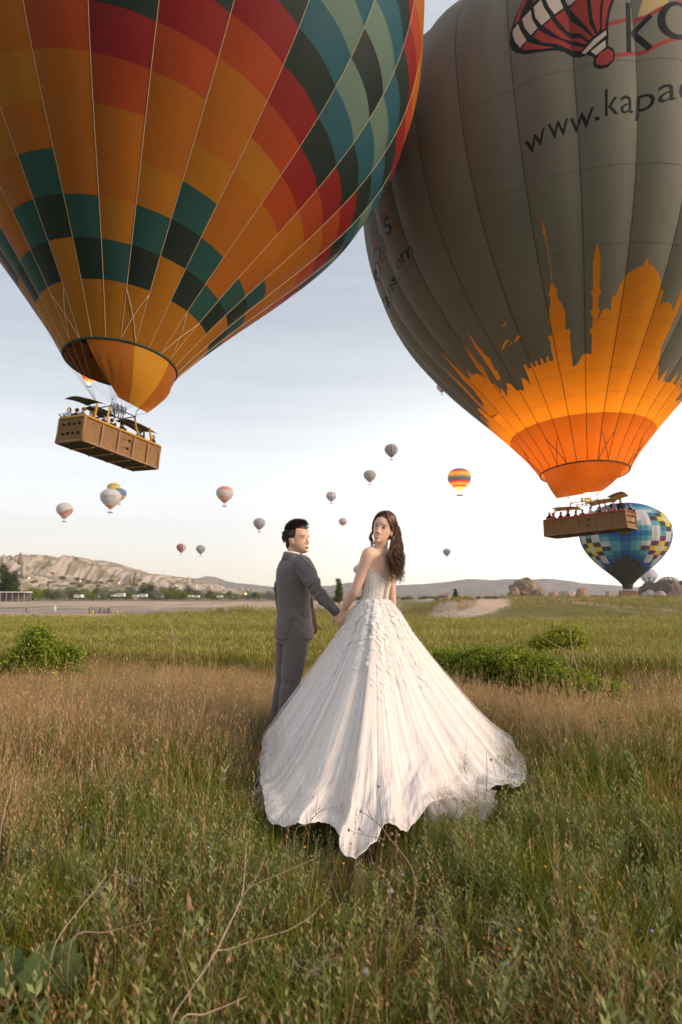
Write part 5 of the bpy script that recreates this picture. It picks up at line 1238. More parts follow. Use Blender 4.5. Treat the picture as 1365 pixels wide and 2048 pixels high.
seam('back_vent', zp([(438, 1562), (400, 1650), (360, 1760), (322, 1870)]), .0018, seam_m, par=jacket); seam('shoulder_seam', zp([(500, 640), (478, 675), (460, 715), (448, 760), (442, 810), (440, 850), (443, 900), (452, 950), (468, 990), (492, 1030), (520, 1060)]), .0006, seam_m, par=jacket)
seam('pocket_welt', zp([(575, 1440), (650, 1442), (722, 1444)]), .0016, seam_m, par=jacket); 0 and seam('side_seam', zp([(600, 1150), (540, 1300), (470, 1450), (438, 1562)]), .0005, seam_m, par=jacket)
0 and seam('back_seam', zp([(330, 700), (270, 900), (255, 1100), (270, 1300), (280, 1420)]), .0005, seam_m, par=jacket)
for a, b in zp([(975, 1395), (1005, 1425), (1030, 1452), (1055, 1478)]):
    p, n_ = on_surf(bj, a, b, .001)
    if p is not None: MB().ball(p - OM, (.0055, .0055, .0055), 8, 6).build('cuff_button', shoe_m, jacket)
# collars
def collar(name, z0, z1, a0, a1, m, par, tilt=.018, lo=0, hi=360, th=.006, shift=0):
    V = []; n_ = 40
    for j, (z, a) in enumerate(((z0, a0), ((z0 + z1) / 2, (a0 + a1) / 2 - .002), (z1, a1), (z1 - .004, a1 - th), (z0, a0 - th))):
        for i in range(n_ + 1):
            q = R(lo + (hi - lo) * i / n_); zt = z + tilt * -math.cos(q) * (1 if j in (1, 2, 3) else .6); c = mc(zt) - fm * (.012 + shift)
            V.append(c + lm_ * a * 1.05 * math.sin(q) + fm * a * math.cos(q) - OM)
    F = [(j * (n_ + 1) + i, j * (n_ + 1) + i + 1, (j + 1) * (n_ + 1) + i + 1, (j + 1) * (n_ + 1) + i) for j in range(4) for i in range(n_)]
    return obj(name, mesh(name, V, F, m), par)
collar('shirt_collar', 1.455, 1.512, .080, .070, shirt_m, groom, .012); collar('jacket_collar', 1.452, 1.500, .098, .082, suit, jacket, .016, 55, 305)
lp = MB()
for s in (1, -1):                                             # lapels folding down the chest
    P = [mc(1.475) + fm * .050 + lm_ * .060 * s, mc(1.43) + fm * .105 + lm_ * .085 * s, mc(1.36) + fm * .140 + lm_ * .080 * s, mc(1.26) + fm * .145 + lm_ * .045 * s, mc(1.12) + fm * .136 + lm_ * .012 * s]
    Q = [mc(1.46) + fm * .085 + lm_ * .030 * s, mc(1.40) + fm * .122 + lm_ * .030 * s, mc(1.33) + fm * .136 + lm_ * .022 * s, mc(1.24) + fm * .138 + lm_ * .012 * s, mc(1.12) + fm * .134]
    V = [p + fm * .006 - OM for p in P] + [q + fm * .010 - OM for q in Q]; lp.add(V, [(i, i + 1, i + 6, i + 5) for i in range(4)])
lp.build('lapel', suit, jacket)
V = []
fr_pts = [(626, 1196), (628, 1212), (632, 1234), (635.5, 1252), (634.5, 1263), (630, 1269), (625, 1268)]
lft_ = [(620, 1196), (620, 1212), (620, 1234), (620, 1252), (620, 1262), (620, 1267), (620, 1268)]
for Y_ in (5.50, 5.512):
    for a, b in zip(lft_, fr_pts): V += [at(a[0], a[1], Y_) - OM, at(b[0], b[1], Y_) - OM]
n_ = 7; F = [(2 * i, 2 * i + 1, 2 * i + 3, 2 * i + 2) for i in range(6)] + [(14 + 2 * i, 14 + 2 * i + 2, 14 + 2 * i + 3, 14 + 2 * i + 1) for i in range(6)] + [(2 * i + 1, 15 + 2 * i, 17 + 2 * i, 2 * i + 3) for i in range(6)] + [(12, 13, 27, 26)]
obj('open_front_panel', mesh('open_front_panel', V, F, suit_dk), jacket)
MB().tube([wR + (eR_ - wR).normalized() * .012 - OM, wR - (eR_ - wR).normalized() * .008 - OM], [.034, .034], 12).build('shirt_cuff', shirt_m, groom)
# trousers
tb_ = MB()
tb_.loft([ell_ring(mc(z), fm, lm_, a, b, z, 32) for z, a, b in ((.80, .165, .125), (.88, .172, .13), (.98, .162, .12), (1.04, .158, .115))])
for h_, k_, a_ in ((hipR, knR, anR), (hipL, knL, anL)): limb(tb_, [h_ + Vector((0, 0, -.02)), h_ * .5 + k_ * .5, k_, k_ * .5 + a_ * .5, a_ + Vector((0, 0, -.02))], [.108, .094, .078, .071, .069], 18)
tm_ = fused(tb_, .007, 5)
wrinkle(tm_, lambda x, y, z: .006 * (fbm(x * 14 + y * 9, z * 5, 411, 4) - .5) * 2 + .007 * np.exp(-((z - .50) / .12) ** 2) * (fbm(x * 10 + z * 20, z * 16 - x * 8, 412, 3) - .5) * 2 + .010 * np.exp(-((z - .14) / .08) ** 2) * np.sin(z * 110 + x * 30) * .5)
tm_.materials.append(suit)
for v in tm_.vertices: v.co -= OM
obj('trousers', tm_, groom)
for a_ in (anR, anL):
    s_ = MB(); s_.loft([[a_ + fm * (u * .29 - .07) + lm_ * (.045 * w * math.sin(q)) + Vector((0, 0, -.05 + h2 * math.cos(q))) - OM for q in [2 * math.pi * k / 14 for k in range(14)]] for u, w, h2 in ((0, .5, .03), (.1, .8, .045), (.4, .85, .04), (.75, 1, .028), (.95, .7, .02), (1, .3, .012))]); s_.build('shoe', shoe_m, groom)

# ------------------------------------------------------------------ people in the two baskets
cloth = {n_: pm('cloth_' + n_, c, tuple(v * .75 for v in c), scale=12, rough=.85) for n_, c in dict(black=(.02, .02, .022), pale_blue=(.30, .40, .48), olive=(.10, .10, .07), blue=(.03, .13, .45), white=(.62, .60, .58), navy=(.03, .04, .08), grey=(.2, .2, .2), brown=(.14, .09, .06), pink=(.42, .25, .22)).items()}
hairs = {n_: pm('hairc_' + n_, c, rough=.5) for n_, c in dict(black=(.02, .015, .012), brown=(.10, .05, .025), light=(.28, .17, .08)).items()}
def passenger(D, Mb, px, ly, yaw, coat, hair, lng, label, arm=None, hgt=1.62, cap_c=None):
    # find the place along the basket where this person is seen
    best = min(np.linspace(-D['L'] / 2 + .12, D['L'] / 2 - .12, 200), key=lambda x: abs(proj(np.array(Mb @ Vector((x, ly, 1.5))))[0] - px))
    base = Mb @ Vector((best, ly, .06)); root = empty('person', base, tuple((Mb.to_3x3() @ Matrix.Rotation(yaw - D['rot'][2], 3, 'Z')).to_euler()), label, 'person', 'passengers in the balloon baskets'); s = hgt / 1.68
    b = MB()
    b.loft([ell_ring((0, 0), (0, 1), (1, 0), a * s, d * s, z * s, 14) for z, a, d in ((.80, .15, .10), (.95, .15, .105), (1.12, .15, .10), (1.28, .18, .11), (1.38, .17, .10), (1.43, .10, .07), (1.46, .05, .05), (1.50, .05, .05))])
    b.ball((0, .01, 1.58 * s), (.075 * s, .09 * s, .11 * s), 14, 10)
    b.tube([(-.08, 0, .04), (-.08, 0, .85 * s)], [.06, .085], 8); b.tube([(.08, 0, .04), (.08, 0, .85 * s)], [.06, .085], 8); b.tube([(0, .085, 1.58 * s), (0, .11, 1.565 * s)], [.012, .014], 5)
    body = b.build('body', skin_m, root)
    c = MB(); c.loft([ell_ring((0, 0), (0, 1), (1, 0), a * s, d * s, z * s, 14) for z, a, d in ((.80, .18, .13), (.95, .175, .13), (1.12, .175, .125), (1.28, .205, .13), (1.38, .195, .12), (1.43, .12, .09), (1.47, .07, .065))])
    arms = arm or (((.20, .12, 1.12), (.12, .34, 1.22)), ((-.20, .12, 1.12), (-.12, .34, 1.22)))
    for (e_, h_), sg in zip(arms, (1, -1)):
        c.tube([(sg * .18 * s, 0, 1.37 * s), e_, h_], [.062, .05, .042], 8); b2 = MB().ball(Vector(h_) * 1.0, .045, 8, 6); b2.build('hand', skin_m, root)
    c.build('coat', cloth[coat], root)
    hb_ = MB(); hb_.ball((0, -.018, 1.61 * s), (.088 * s, .095 * s, .10 * s), 14, 10)
    if lng: hb_.loft([ell_ring((0, -.05), (0, 1), (1, 0), a, d, z * s, 10) for z, a, d in ((1.60, .085, .06), (1.48, .10, .06), (1.34, .10, .05), (1.24, .06, .03))])
    hb_.build('hair', hairs[hair], root)
    if cap_c: MB().ball((0, 0, 1.645 * s), (.095 * s, .105 * s, .07 * s), 12, 8).build('cap', cloth[cap_c], root)
    return root
yl = R(61) + R(180)
hw = LB['W'] / 2
passenger(LB, MLb, 132, .50, R(150), 'pale_blue', 'brown', True, 'long-haired passenger in pale blue at the left end of the yellow-rimmed basket')
passenger(LB, MLb, 153.5, .22, R(60), 'black', 'black', False, 'dark-haired passenger in black beside the one in pale blue')
passenger(LB, MLb, 167, -.10, R(80), 'olive', 'brown', False, 'passenger in an olive jacket at the near corner of the left basket', hgt=1.66)
passenger(LB, MLb, 183, -.20, R(95), 'blue', 'brown', False, 'passenger in a bright blue jacket under the olive awning')
passenger(LB, MLb, 195, .25, R(-60), 'navy', 'black', False, 'navy-clad passenger behind the bright blue jacket')
passenger(LB, MLb, 208, -.35, R(-50), 'black', 'black', False, 'man in a black jacket leaning on the left basket near its first yellow pole')
passenger(LB, MLb, 223.5, -.30, R(40), 'black', 'black', False, 'passenger in black with a grey cap between two yellow poles', cap_c='grey')
passenger(LB, MLb, 231, -.45, R(10), 'brown', 'brown', False, 'short passenger whose face just clears the rim of the left basket', hgt=1.42)
passenger(LB, MLb, 244, .1, R(-20), 'black', 'black', False, 'tall passenger in black standing under the burners of the left basket', hgt=1.85)
passenger(LB, MLb, 279, -.42, R(20), 'black', 'black', True, 'long-haired passenger in black raising an arm to the yellow pole', arm=(((.26, .16, 1.30), (.22, .30, 1.62)), ((-.2, .1, 1.12), (-.1, .3, 1.25))))
passenger(LB, MLb, 305, -.42, R(150), 'black', 'brown', True, 'curly brown-haired passenger at the far right end of the left basket')
rr_ = [(1092, -.2, R(150), 'black', 'brown', True, 'passenger in black with brown hair at the left end of the red-rimmed basket'), (1106, -.35, R(120), 'brown', 'brown', False, 'passenger in brown holding up both hands, second from the left of the red-rimmed basket'),
       (1122, -.3, R(40), 'black', 'black', False, 'passenger in black just right of the first red pole'), (1136, -.35, R(100), 'black', 'black', False, 'broad-shouldered passenger in black under the long flat awning'),
       (1152, .1, R(30), 'black', 'black', False, 'slim passenger in black beside the second red pole'), (1165, -.1, R(-20), 'navy', 'black', False, 'pilot-like figure in dark clothes directly under the burners'),
       (1181, -.35, R(90), 'white', 'black', False, 'passenger in a white top and dark vest right of the burners'), (1198, -.35, R(80), 'black', 'brown', False, 'light-haired passenger in black in the middle of the red-rimmed basket'),
       (1212, -.1, R(60), 'pink', 'brown', False, 'passenger in pale pink behind the third red pole'), (1224, -.3, R(-30), 'pink', 'black', True, 'dark-haired passenger in pink near the right end of the red-rimmed basket'),
       (1242, -.35, R(170), 'black', 'black', False, 'tall passenger in a big black coat at the near corner of the right basket'), (1260, .3, R(200), 'black', 'brown', False, 'passenger in black looking out of the right end of the red-rimmed basket')]
for k_, (px, ly, yw, ct, hr_c, lg, lbx) in enumerate(rr_):
    passenger(RB, MRb, px, ly, yw, ct, hr_c, lg, lbx, hgt=1.95 if 'tall' in lbx else (1.62 if k_ % 3 else 1.72))
# ================================================================== rocks, trees and things on the plain
def rock(px, pyb, wpx, hpx, Y, seed, m, label, depth=.8, pw=.75, cat='rock', n=44, group=None, rough=.22, name='rock'):
    c = at(px, pyb, Y); z0 = gz(c.x, Y); W_ = wpx / FPX * Y / 2; H_ = max(.3, (pyb - 0) / FPX * Y); H_ = hpx / FPX * Y + max(0, c.z - z0)
    V = []; F = []
    k = 22
    for i in range(k + 1):
        th = (math.pi / 2) * i / k
        for j in range(n):
            a = 2 * math.pi * j / n; x, y, z = math.cos(a) * math.cos(th) ** pw, math.sin(a) * math.cos(th) ** pw * depth, math.sin(th)
            V.append((x, y, z))
    V = np.array(V); d = V / np.maximum(np.linalg.norm(V, axis=1, keepdims=True), .01)
    u, v, w = d[:, 0] * 2.1 + seed, d[:, 2] * 2.3 + seed * 1.7, d[:, 1] * 2
    r = 1 + rough * 2.4 * (fbm(u * 1.3 + w, v * 1.3 - w * .6, seed, 5) - .5) + rough * 2.2 * (np.abs(fbm(u * 3 + w * 2, v * 2, seed + 3, 4) - .5) - .15)
    V = V * r[:, None]; V[:, 2] = np.maximum(V[:, 2], -.02) / V[:, 2].max(); V[:, 0] /= np.abs(V[:, 0]).max()
    V = V * np.array([W_, W_, H_])
    F = [(i * n + j, i * n + (j + 1) % n, (i + 1) * n + (j + 1) % n, (i + 1) * n + j) for i in range(k) for j in range(n)]
    o = obj(name, mesh(name, V, F, m), None, (c.x, Y, z0 - .05 * H_)); return tag(o, label, cat, group)
rk = pm('tuff_rock', (.32, .235, .165), (.18, .135, .095), scale=.5, rough=.95, bump=.35, bscale=1.6, spec=.1, detail=10)
rkp = pm('tuff_pale', (.46, .40, .34), (.33, .28, .23), scale=.6, rough=.95, bump=.25, bscale=1.5, spec=.1, detail=10)
rkr = pm('tuff_ochre', (.42, .27, .17), (.30, .21, .15), scale=.6, rough=.95, bump=.25, bscale=1.5, spec=.1, detail=10)
rkd = pm('tuff_dark', (.19, .155, .135), (.12, .10, .085), scale=.35, rough=.95, bump=.4, bscale=1.2, spec=.1, detail=10)
rock(1052, 1198, 76, 41, 190, 3, rk, 'large brown rounded rock outcrop standing alone before the far mountain', .8, .80, rough=.20)
rock(1030, 1198, 26, 22, 186, 13, rk, 'low brown shoulder of rock against the left foot of the large outcrop', .8, .8)
rock(1078, 1199, 28, 16, 184, 17, rk, 'low brown shoulder of rock against the right foot of the large outcrop', .8, .8)
rock(1107, 1197, 20, 11, 170, 23, rkr, 'small reddish boulder right of the large rock outcrop', .9)
rock(1135, 1191, 38, 12, 180, 29, rkp, 'long pale rock between the large outcrop and the peach-coloured rock')
rock(1164, 1190, 26, 16, 175, 31, rkr, 'peach-coloured pointed rock left of the mosaic balloon', .9, .9)
rock(1216, 1190, 11, 9, 180, 37, rkr, 'tiny ochre rock left of the basket of the mosaic balloon')
rock(1192, 1191, 22, 5, 178, 39, rkp, 'flat pale rock in the grass below the mosaic balloon')
rock(1300, 1192, 46, 31, 262, 41, rkd, 'dark jagged rock ridge in front of the blue striped balloon', .7, .55, rough=.3)
rock(1336, 1192, 62, 34, 258, 43, rkd, 'dark jagged rock ridge hiding the lower half of the dark striped balloon', .7, .5, rough=.3)
rock(1385, 1192, 70, 42, 262, 46, rkd, 'dark rock mass running out of the right edge of the picture', .7, .5)
rock(1300, 1194, 28, 14, 245, 47, rkp, 'pale smooth rock at the foot of the dark ridge, nearest the basket')
rock(1322, 1194, 22, 12, 243, 53, rkp, 'pale smooth rock right of a similar one, at the foot of the dark ridge')
rock(894, 1211, 17, 13, 66, 59, rkr, 'small brown stump-shaped rock on the grassy mound near the dirt track', .9, .5)
for k, (px, pyb, w, h, lb_) in enumerate([(182, 1225, 9, 11, 'first'), (194, 1225, 11, 10, 'second'), (204, 1226, 10, 12, 'third'), (212, 1225, 9, 9, 'fourth'), (222, 1226, 12, 12, 'fifth')]):
    rock(px, pyb, w * 1.35, h * 1.15, 50, 61 + k * 3, pm('stone_grey', (.34, .31, .29), (.22, .2, .19), scale=2, rough=.9), lb_ + ' grey block from the left in the pile on the bare lot', .9, .45, n=22)
for k, (px, pyb, w, h, lb_) in enumerate([(8, 1240, 30, 10, 'low brown heap of earth at the left edge of the picture behind the meadow'), (70, 1237, 26, 8, 'low heap of earth behind the leafy shrub at left'), (250, 1232, 24, 6, 'flat heap of earth right of the grey blocks'), (540, 1240, 30, 12, 'pale heap of rubble left of the groom'), (500, 1243, 24, 7, 'low pale rubble at the right end of the bare lot')]):
    rock(px, pyb, w, h, 29 + k * .15, 81 + k * 5, pm('spoil', (.30, .25, .20), (.17, .15, .10), scale=3, rough=1, bump=.06, bscale=8), lb_, .6, .9, 'heap', n=30, name='earth_heap')
ridge = bpy.data.objects['rocky_ridge']; rb = bvh_of(ridge.data)
def ridge_z(x, y):
    h_ = rb.ray_cast(Vector((x, y, 300)), Vector((0, 0, -1))); return h_[0].z if h_[0] else 0
for k, (px, pyt, pyb, w, Y, lb_) in enumerate([(41, 1105, 1120, 8, 585, 'pointed rock chimney on the crest of the ridge'), (47, 1121, 1142, 9, 500, 'tall conical rock chimney on the ridge slope at far left'), (8, 1108, 1124, 9, 560, 'rock chimney near the left edge, on the ridge slope'), (271, 1140, 1160, 6, 560, 'dark rock pillar on the skyline above the caravans'), (262, 1148, 1160, 5, 556, 'shorter rock pillar just left of the dark one'), (378, 1153, 1166, 8, 560, 'blunt rock tower at the right end of the ridge')]):
    b = at(px, pyb, Y); H_ = (pyb - pyt) / FPX * Y; W_ = w / FPX * Y / 2; n = 20; rr = random.Random(k)
    rings = [[(math.cos(a) * W_ * r_ * (1 + .15 * math.sin(a * 3 + k + t * 5)), math.sin(a) * W_ * r_ * (1 + .15 * math.cos(a * 2 + k)), H_ * t) for a in [2 * math.pi * q / n for q in range(n)]] for t, r_ in ((-.6, 1.3), (0, 1.05), (.25, .9), (.5, .74), (.72, .62), (.85, .5), (.95, .34), (1, .1))]
    tag(MB().loft(rings).build('rock_chimney', rk if k in (3, 4, 0) else rkp, None, loc=b), lb_, 'rock', 'rock chimneys on the left ridge')

# ---- trees: tapered trunk with limbs, crown of small leaf faces in clumps
def leaf_cloud(blobs, n, size, seed, clump=14, spread=.10, shell=.55, aspect=.55):
    r_ = np.random.default_rng(seed); vol = np.array([b[1][0] * b[1][1] * b[1][2] for b in blobs]) ** .7; vol = vol / vol.sum()
    nc = max(1, n // clump); pick = r_.choice(len(blobs), nc, p=vol)
    d = r_.normal(size=(nc, 3)); d /= np.linalg.norm(d, axis=1, keepdims=True); rad = shell + (1 - shell) * r_.random(nc) ** .6
    rad *= 1 + .22 * r_.normal(size=nc) * .6
    C_ = np.array([blobs[i][0] for i in pick]) + d * rad[:, None] * np.array([blobs[i][1] for i in pick])
    P = np.repeat(C_, clump, 0); P = P + r_.normal(size=P.shape) * spread
    m = len(P); nrm = r_.normal(size=(m, 3)) + np.repeat(d, clump, 0) * .8 + np.array([0, 0, .5]); nrm /= np.linalg.norm(nrm, axis=1, keepdims=True)
    t = np.cross(nrm, r_.normal(size=(m, 3))); t /= np.maximum(np.linalg.norm(t, axis=1, keepdims=True), 1e-6); b = np.cross(nrm, t)
    s = size * (.6 + .8 * r_.random((m, 1)))
    V = np.stack([P - t * s, P + b * s * aspect + nrm * s * .15, P + t * s, P - b * s * aspect + nrm * s * .15], 1).reshape(-1, 3)
    F = np.arange(m * 4).reshape(m, 4); mi = (np.repeat((r_.random(nc) < .38).astype(int), clump) ^ (r_.random(m) < .12)).astype(int)
    return V, F, mi
def gm(name, c1, c2, tr=.3): return pm('leaf_' + name, c1, c2, scale=3, rough=.6, spec=.25, transl=tr)
lp_ = [gm('poplar_a', (.055, .085, .022), (.085, .12, .03)), gm('poplar_b', (.10, .14, .04), (.13, .15, .05))]
ld_ = [gm('dark_a', (.035, .055, .022), (.055, .08, .03)), gm('dark_b', (.06, .085, .035), (.08, .10, .04))]
lw_ = [gm('willow_a', (.19, .20, .14), (.23, .23, .17)), gm('willow_b', (.21, .215, .18), (.24, .24, .20))]
lg_ = [gm('green_a', (.13, .17, .02), (.18, .22, .03)), gm('green_b', (.19, .22, .05), (.16, .19, .05))]
ls_ = [gm('scrub_a', (.10, .10, .05), (.13, .125, .06)), gm('scrub_b', (.15, .14, .08), (.17, .16, .09))]
bark = pm('bark', (.13, .10, .07), (.20, .16, .12), scale=6, rough=.95, bump=.02, bscale=20)
def tree_protos(kind, seed):
    r_ = random.Random(seed); H_ = 1.0
    if kind == 'poplar': bl = [((r_.uniform(-.04, .04), r_.uniform(-.04, .04), .22 + .11 * i), (.155 - .012 * i + r_.uniform(-.02, .02), .155 - .012 * i, .13)) for i in range(7)]; n, sz, sp = 5600, .015, .024; m = lp_
    elif kind == 'dark': bl = [((r_.uniform(-.16, .16), r_.uniform(-.16, .16), .30 + .10 * i), (.20, .20, .17)) for i in range(5)]; n, sz, sp = 2600, .017, .035; m = ld_
    elif kind == 'willow': bl = [((r_.uniform(-.26, .26), r_.uniform(-.26, .26), .38 + r_.uniform(-.1, .28)), (.24, .24, .22)) for i in range(6)]; n, sz, sp = 2000, .022, .05; m = lw_
    elif kind == 'bush': bl = [((r_.uniform(-.45, .45), r_.uniform(-.3, .3), .32 + r_.uniform(-.08, .2)), (.30, .30, .28)) for i in range(6)]; n, sz, sp = 1800, .030, .07; m = lg_
    else: bl = [((r_.uniform(-.5, .5), r_.uniform(-.3, .3), .25 + r_.uniform(-.05, .15)), (.32, .3, .24)) for i in range(5)]; n, sz, sp = 1000, .035, .08; m = ls_
    V, F, mi = leaf_cloud(bl, n, sz, seed, 12, sp, .5)
    crown = mesh('crown', V, F, m, mi)
    t = MB(); t.tube([(0, 0, -.05), (.005, 0, .12), (-.005, .01, .35), (0, 0, .8 if kind in ('poplar', 'dark') else .5)], [.028, .022, .014, .003], 7)
    for q in range(7):
        a = r_.uniform(0, 6.28); z = r_.uniform(.12, .5); l = r_.uniform(.12, .28) if kind != 'poplar' else .1
        t.tube([(0, 0, z), (math.cos(a) * l * .5, math.sin(a) * l * .5, z + l * .35), (math.cos(a) * l, math.sin(a) * l, z + l * .8)], [.011, .007, .002], 5)
    return crown, t.me('trunk', bark)
PROT = {(k, i): tree_protos(k, 100 + i * 7 + len(k)) for k in ('poplar', 'dark', 'willow', 'bush', 'scrub') for i in range(3)}
def tree(kind, px, pyb, hpx, Y, label, group=None, wide=1.0, seed=0, cat='tree', name=None, z=None):
    c = at(px, pyb, Y); z0 = gz(c.x, Y) if z is None else z; H_ = hpx / FPX * Y + max(0, min(c.z - z0, 2.0)); v = PROT[(kind, seed % 3)]
    r = empty(name or ('poplar_tree' if kind == 'poplar' else 'shrub' if kind in ('bush', 'scrub') else 'tree'), (c.x, Y, z0), (0, 0, seed * 1.3), label, cat, group); r.scale = (H_ * wide, H_ * wide, H_)
    obj('crown', v[0], r); obj('trunk', v[1], r); return r
tree('poplar', 679, 1211, 54, 96, 'single slim poplar standing between the groom and the bride', wide=1.05, seed=1)
tree('poplar', 7, 1190, 62, 250, 'tall dark poplar at the very left edge of the picture', seed=0, wide=1.5)
tree('poplar', 26, 1190, 50, 248, 'shorter dark poplar beside the tallest one at far left', seed=2, wide=1.4)
tree('poplar', 912, 1199, 21, 120, 'narrow green tree on the mound left of the dirt track', seed=1, wide=1.7)
tree('bush', 877, 1202, 15, 115, 'round green bush on the mound left of the narrow tree', seed=2, cat='bush')
tree('bush', 957, 1196, 6, 115, 'tiny dark bush on top of the mound beside the track', seed=0, cat='bush')
tree('dark', 287, 1184, 27, 330, 'dark leafy tree left of its larger twin above the caravans', seed=0, wide=1.0)
tree('dark', 301, 1184, 31, 332, 'largest dark leafy tree above the row of caravans', seed=1, wide=1.1)
tree('bush', 66, 1191, 28, 235, 'bright green bushy tree right of the dark poplars', seed=1, wide=1.35)
tree('bush', 26, 1190, 14, 232, 'low green bush in front of the dark poplars', seed=2, cat='bush')
tree('bush', 440, 1229, 17, 49, 'small lone dark green bush at the right end of the bare lot', seed=0, cat='bush', wide=.9)
tree('willow', 634, 1229, 22, 47, 'grey-green shrub seen below the outstretched arm of the groom', seed=0, cat='shrub', wide=1.2)
tree('willow', 648, 1230, 15, 46, 'lower grey-green shrub right of the one below the arm of the groom', seed=2, cat='shrub', wide=1.4)
r9 = random.Random(21); belt = 0
for k in range(64):
    px = 80 + 490 * (k + r9.random() * .8) / 64; kind = r9.choice(('willow', 'willow', 'willow', 'bush', 'dark')); Y = r9.uniform(255, 375); h_ = r9.uniform(12, 25) * (1 if px < 400 else .62)
    tree(kind, px, 1193 - (Y - 255) * .02, h_, Y, {'willow': 'grey-green tree in the belt behind the bare lot', 'bush': 'green bushy tree in the belt behind the bare lot', 'dark': 'small dark tree in the belt behind the bare lot'}[kind], {'willow': 'grey-green trees in the belt behind the bare lot', 'bush': 'green trees in the belt behind the bare lot', 'dark': 'small dark trees in the belt behind the bare lot'}[kind], r9.uniform(1.0, 1.5), k)
for k in range(90):
    px = r9.uniform(60, 480); Y = r9.uniform(400, 590); x = at(px, 1190, Y).x; z = ridge_z(x, Y)
    tree('scrub' if k % 3 else 'bush', px, 1190, r9.uniform(5, 10), Y, 'small scrubby tree on the slope of the pale ridge', 'scrub trees on the slope of the pale ridge', r9.uniform(1, 1.5), k, 'tree', 'scrub_tree', z)
for k in range(22):
    px = 600 + 330 * (k + r9.random()) / 22; Y = r9.uniform(260, 420)
    tree('scrub', px, 1194, r9.uniform(4, 8), Y, 'low scrub bush on the plain before the far mountain', 'scrub bushes on the plain before the far mountain', 1.4, k, 'bush', 'scrub_bush')
for k in range(26):
    px = r9.uniform(880, 1360); Y = r9.uniform(75, 170)
    tree('scrub', px, 1194, r9.uniform(3, 7), Y, 'low clump of scrub on the grassy rise at right', 'clumps of scrub on the grassy rise at right', 1.5, k, 'bush', 'scrub_clump')

# ---- caravans, cars, shed, lamps
van_w = pm('van_white', (.72, .71, .70), (.62, .61, .6), scale=2, rough=.4); glass_m = pm('dark_glass', (.03, .035, .04), rough=.12, spec=.6); tyre_m = pm('tyre', (.02, .02, .02), rough=.9)
def caravan(px, pyb, wpx, Y, label, kind='caravan', col=None, z=None, rot=0):
    c = at(px, pyb, Y); L_ = wpx / FPX * Y; H_ = L_ * (.42 if kind == 'caravan' else .34); z0 = gz(c.x, Y) if z is None else z
    r = empty(kind, (c.x, Y, max(z0, c.z)), (0, 0, rot), label, 'caravan' if kind == 'caravan' else 'car', None); W_ = 2.0; m = col or van_w
    if kind == 'caravan': pr_ = [(-.5, .14), (.5, .14), (.5, .5), (.46, .9), (.40, 1), (-.36, 1), (-.46, .85), (-.5, .45)]
    else: pr_ = [(-.5, .18), (.5, .18), (.5, .5), (.42, .56), (.24, .95), (-.20, 1), (-.36, .60), (-.5, .5)]
    V = [(x * L_, -W_ / 2, z * H_) for x, z in pr_] + [(x * L_, W_ / 2, z * H_) for x, z in pr_]; n = len(pr_)
    body = obj('body', mesh('body', V, [tuple(range(n)), tuple(range(2 * n - 1, n - 1, -1))] + [(i, (i + 1) % n, (i + 1) % n + n, i + n)[::-1] for i in range(n)], m, smooth=False), r)
    for x in ((-.3, -.05, .2) if kind == 'caravan' else (-.17, .08)): MB().box((x * L_, -W_ / 2 - .01, H_ * (.66 if kind == 'caravan' else .74)), (L_ * .085, .02, H_ * .12)).build('window', glass_m, body, smooth=False)
    for x in (-.3, .3): MB().tube([(x * L_, -W_ / 2 - .03, H_ * .14), (x * L_, -W_ / 2 + .2, H_ * .14)], H_ * .15, 12).build('wheel', tyre_m, r)
    return r
for px, pyb, w, Y, lb_ in [(158, 1196, 16, 215, 'white camper van, leftmost of the vehicles behind the bare lot'), (227, 1193, 8, 262, 'small white caravan left of the long one'), (242, 1194, 17, 255, 'long white caravan with dark windows'), (271, 1194.5, 11, 250, 'white caravan between the long one and the two-windowed one'), (287, 1194.5, 15, 248, 'white caravan under the large dark tree'),
                           (382, 1195, 11, 246, 'white caravan right of the parked cars'), (394, 1195.5, 11, 244, 'white camper touching bumpers with the caravan on its left'), (440, 1195.5, 11, 244, 'white caravan standing alone near the small lone bush')]:
    caravan(px, pyb, w, Y, lb_)
for px, w, c_, lb_ in [(309, 10, (.05, .05, .06), 'dark parked car right of the white caravans'), (322, 9, (.25, .25, .27), 'grey parked car next to the dark one'), (196, 8, (.3, .3, .32), 'grey parked car between the camper van and the small caravan'), (463, 8, (.45, .12, .03), 'orange-red parked car right of the lone caravan')]:
    caravan(px, 1195, w, 246, lb_, 'parked_car', pm('car_' + lb_[:4], c_, rough=.3, spec=.6))
for px, py, w, lb_ in [(358, 1179, 9, 'white vehicle up the slope, left of another'), (378, 1181, 9, 'white vehicle up the slope, right one of two')]:
    Y = 420; c = at(px, py, Y); caravan(px, py, w, Y, lb_, z=ridge_z(c.x, Y))
# open shed at far left
c = at(20, 1199, 190); sh = empty('open_shed', (c.x, 190, gz(c.x, 190)), (0, 0, 0), 'long low open shed with a flat white roof at the left edge', 'shed')
MB().box((0, 0, 2.55), (5.2, 2.2, .12)).build('roof', van_w, sh, smooth=False); MB().box((0, 2.1, 1.2), (5.0, .05, 1.2)).build('back_wall', pm('shed_dark', (.24, .21, .19), rough=.9), sh, smooth=False)
for x in np.linspace(-4.9, 4.9, 7): MB().box((x, -2.0, 1.2), (.08, .08, 1.25)).build('post', pm('post_grey', (.3, .29, .28), rough=.7), sh, smooth=False)
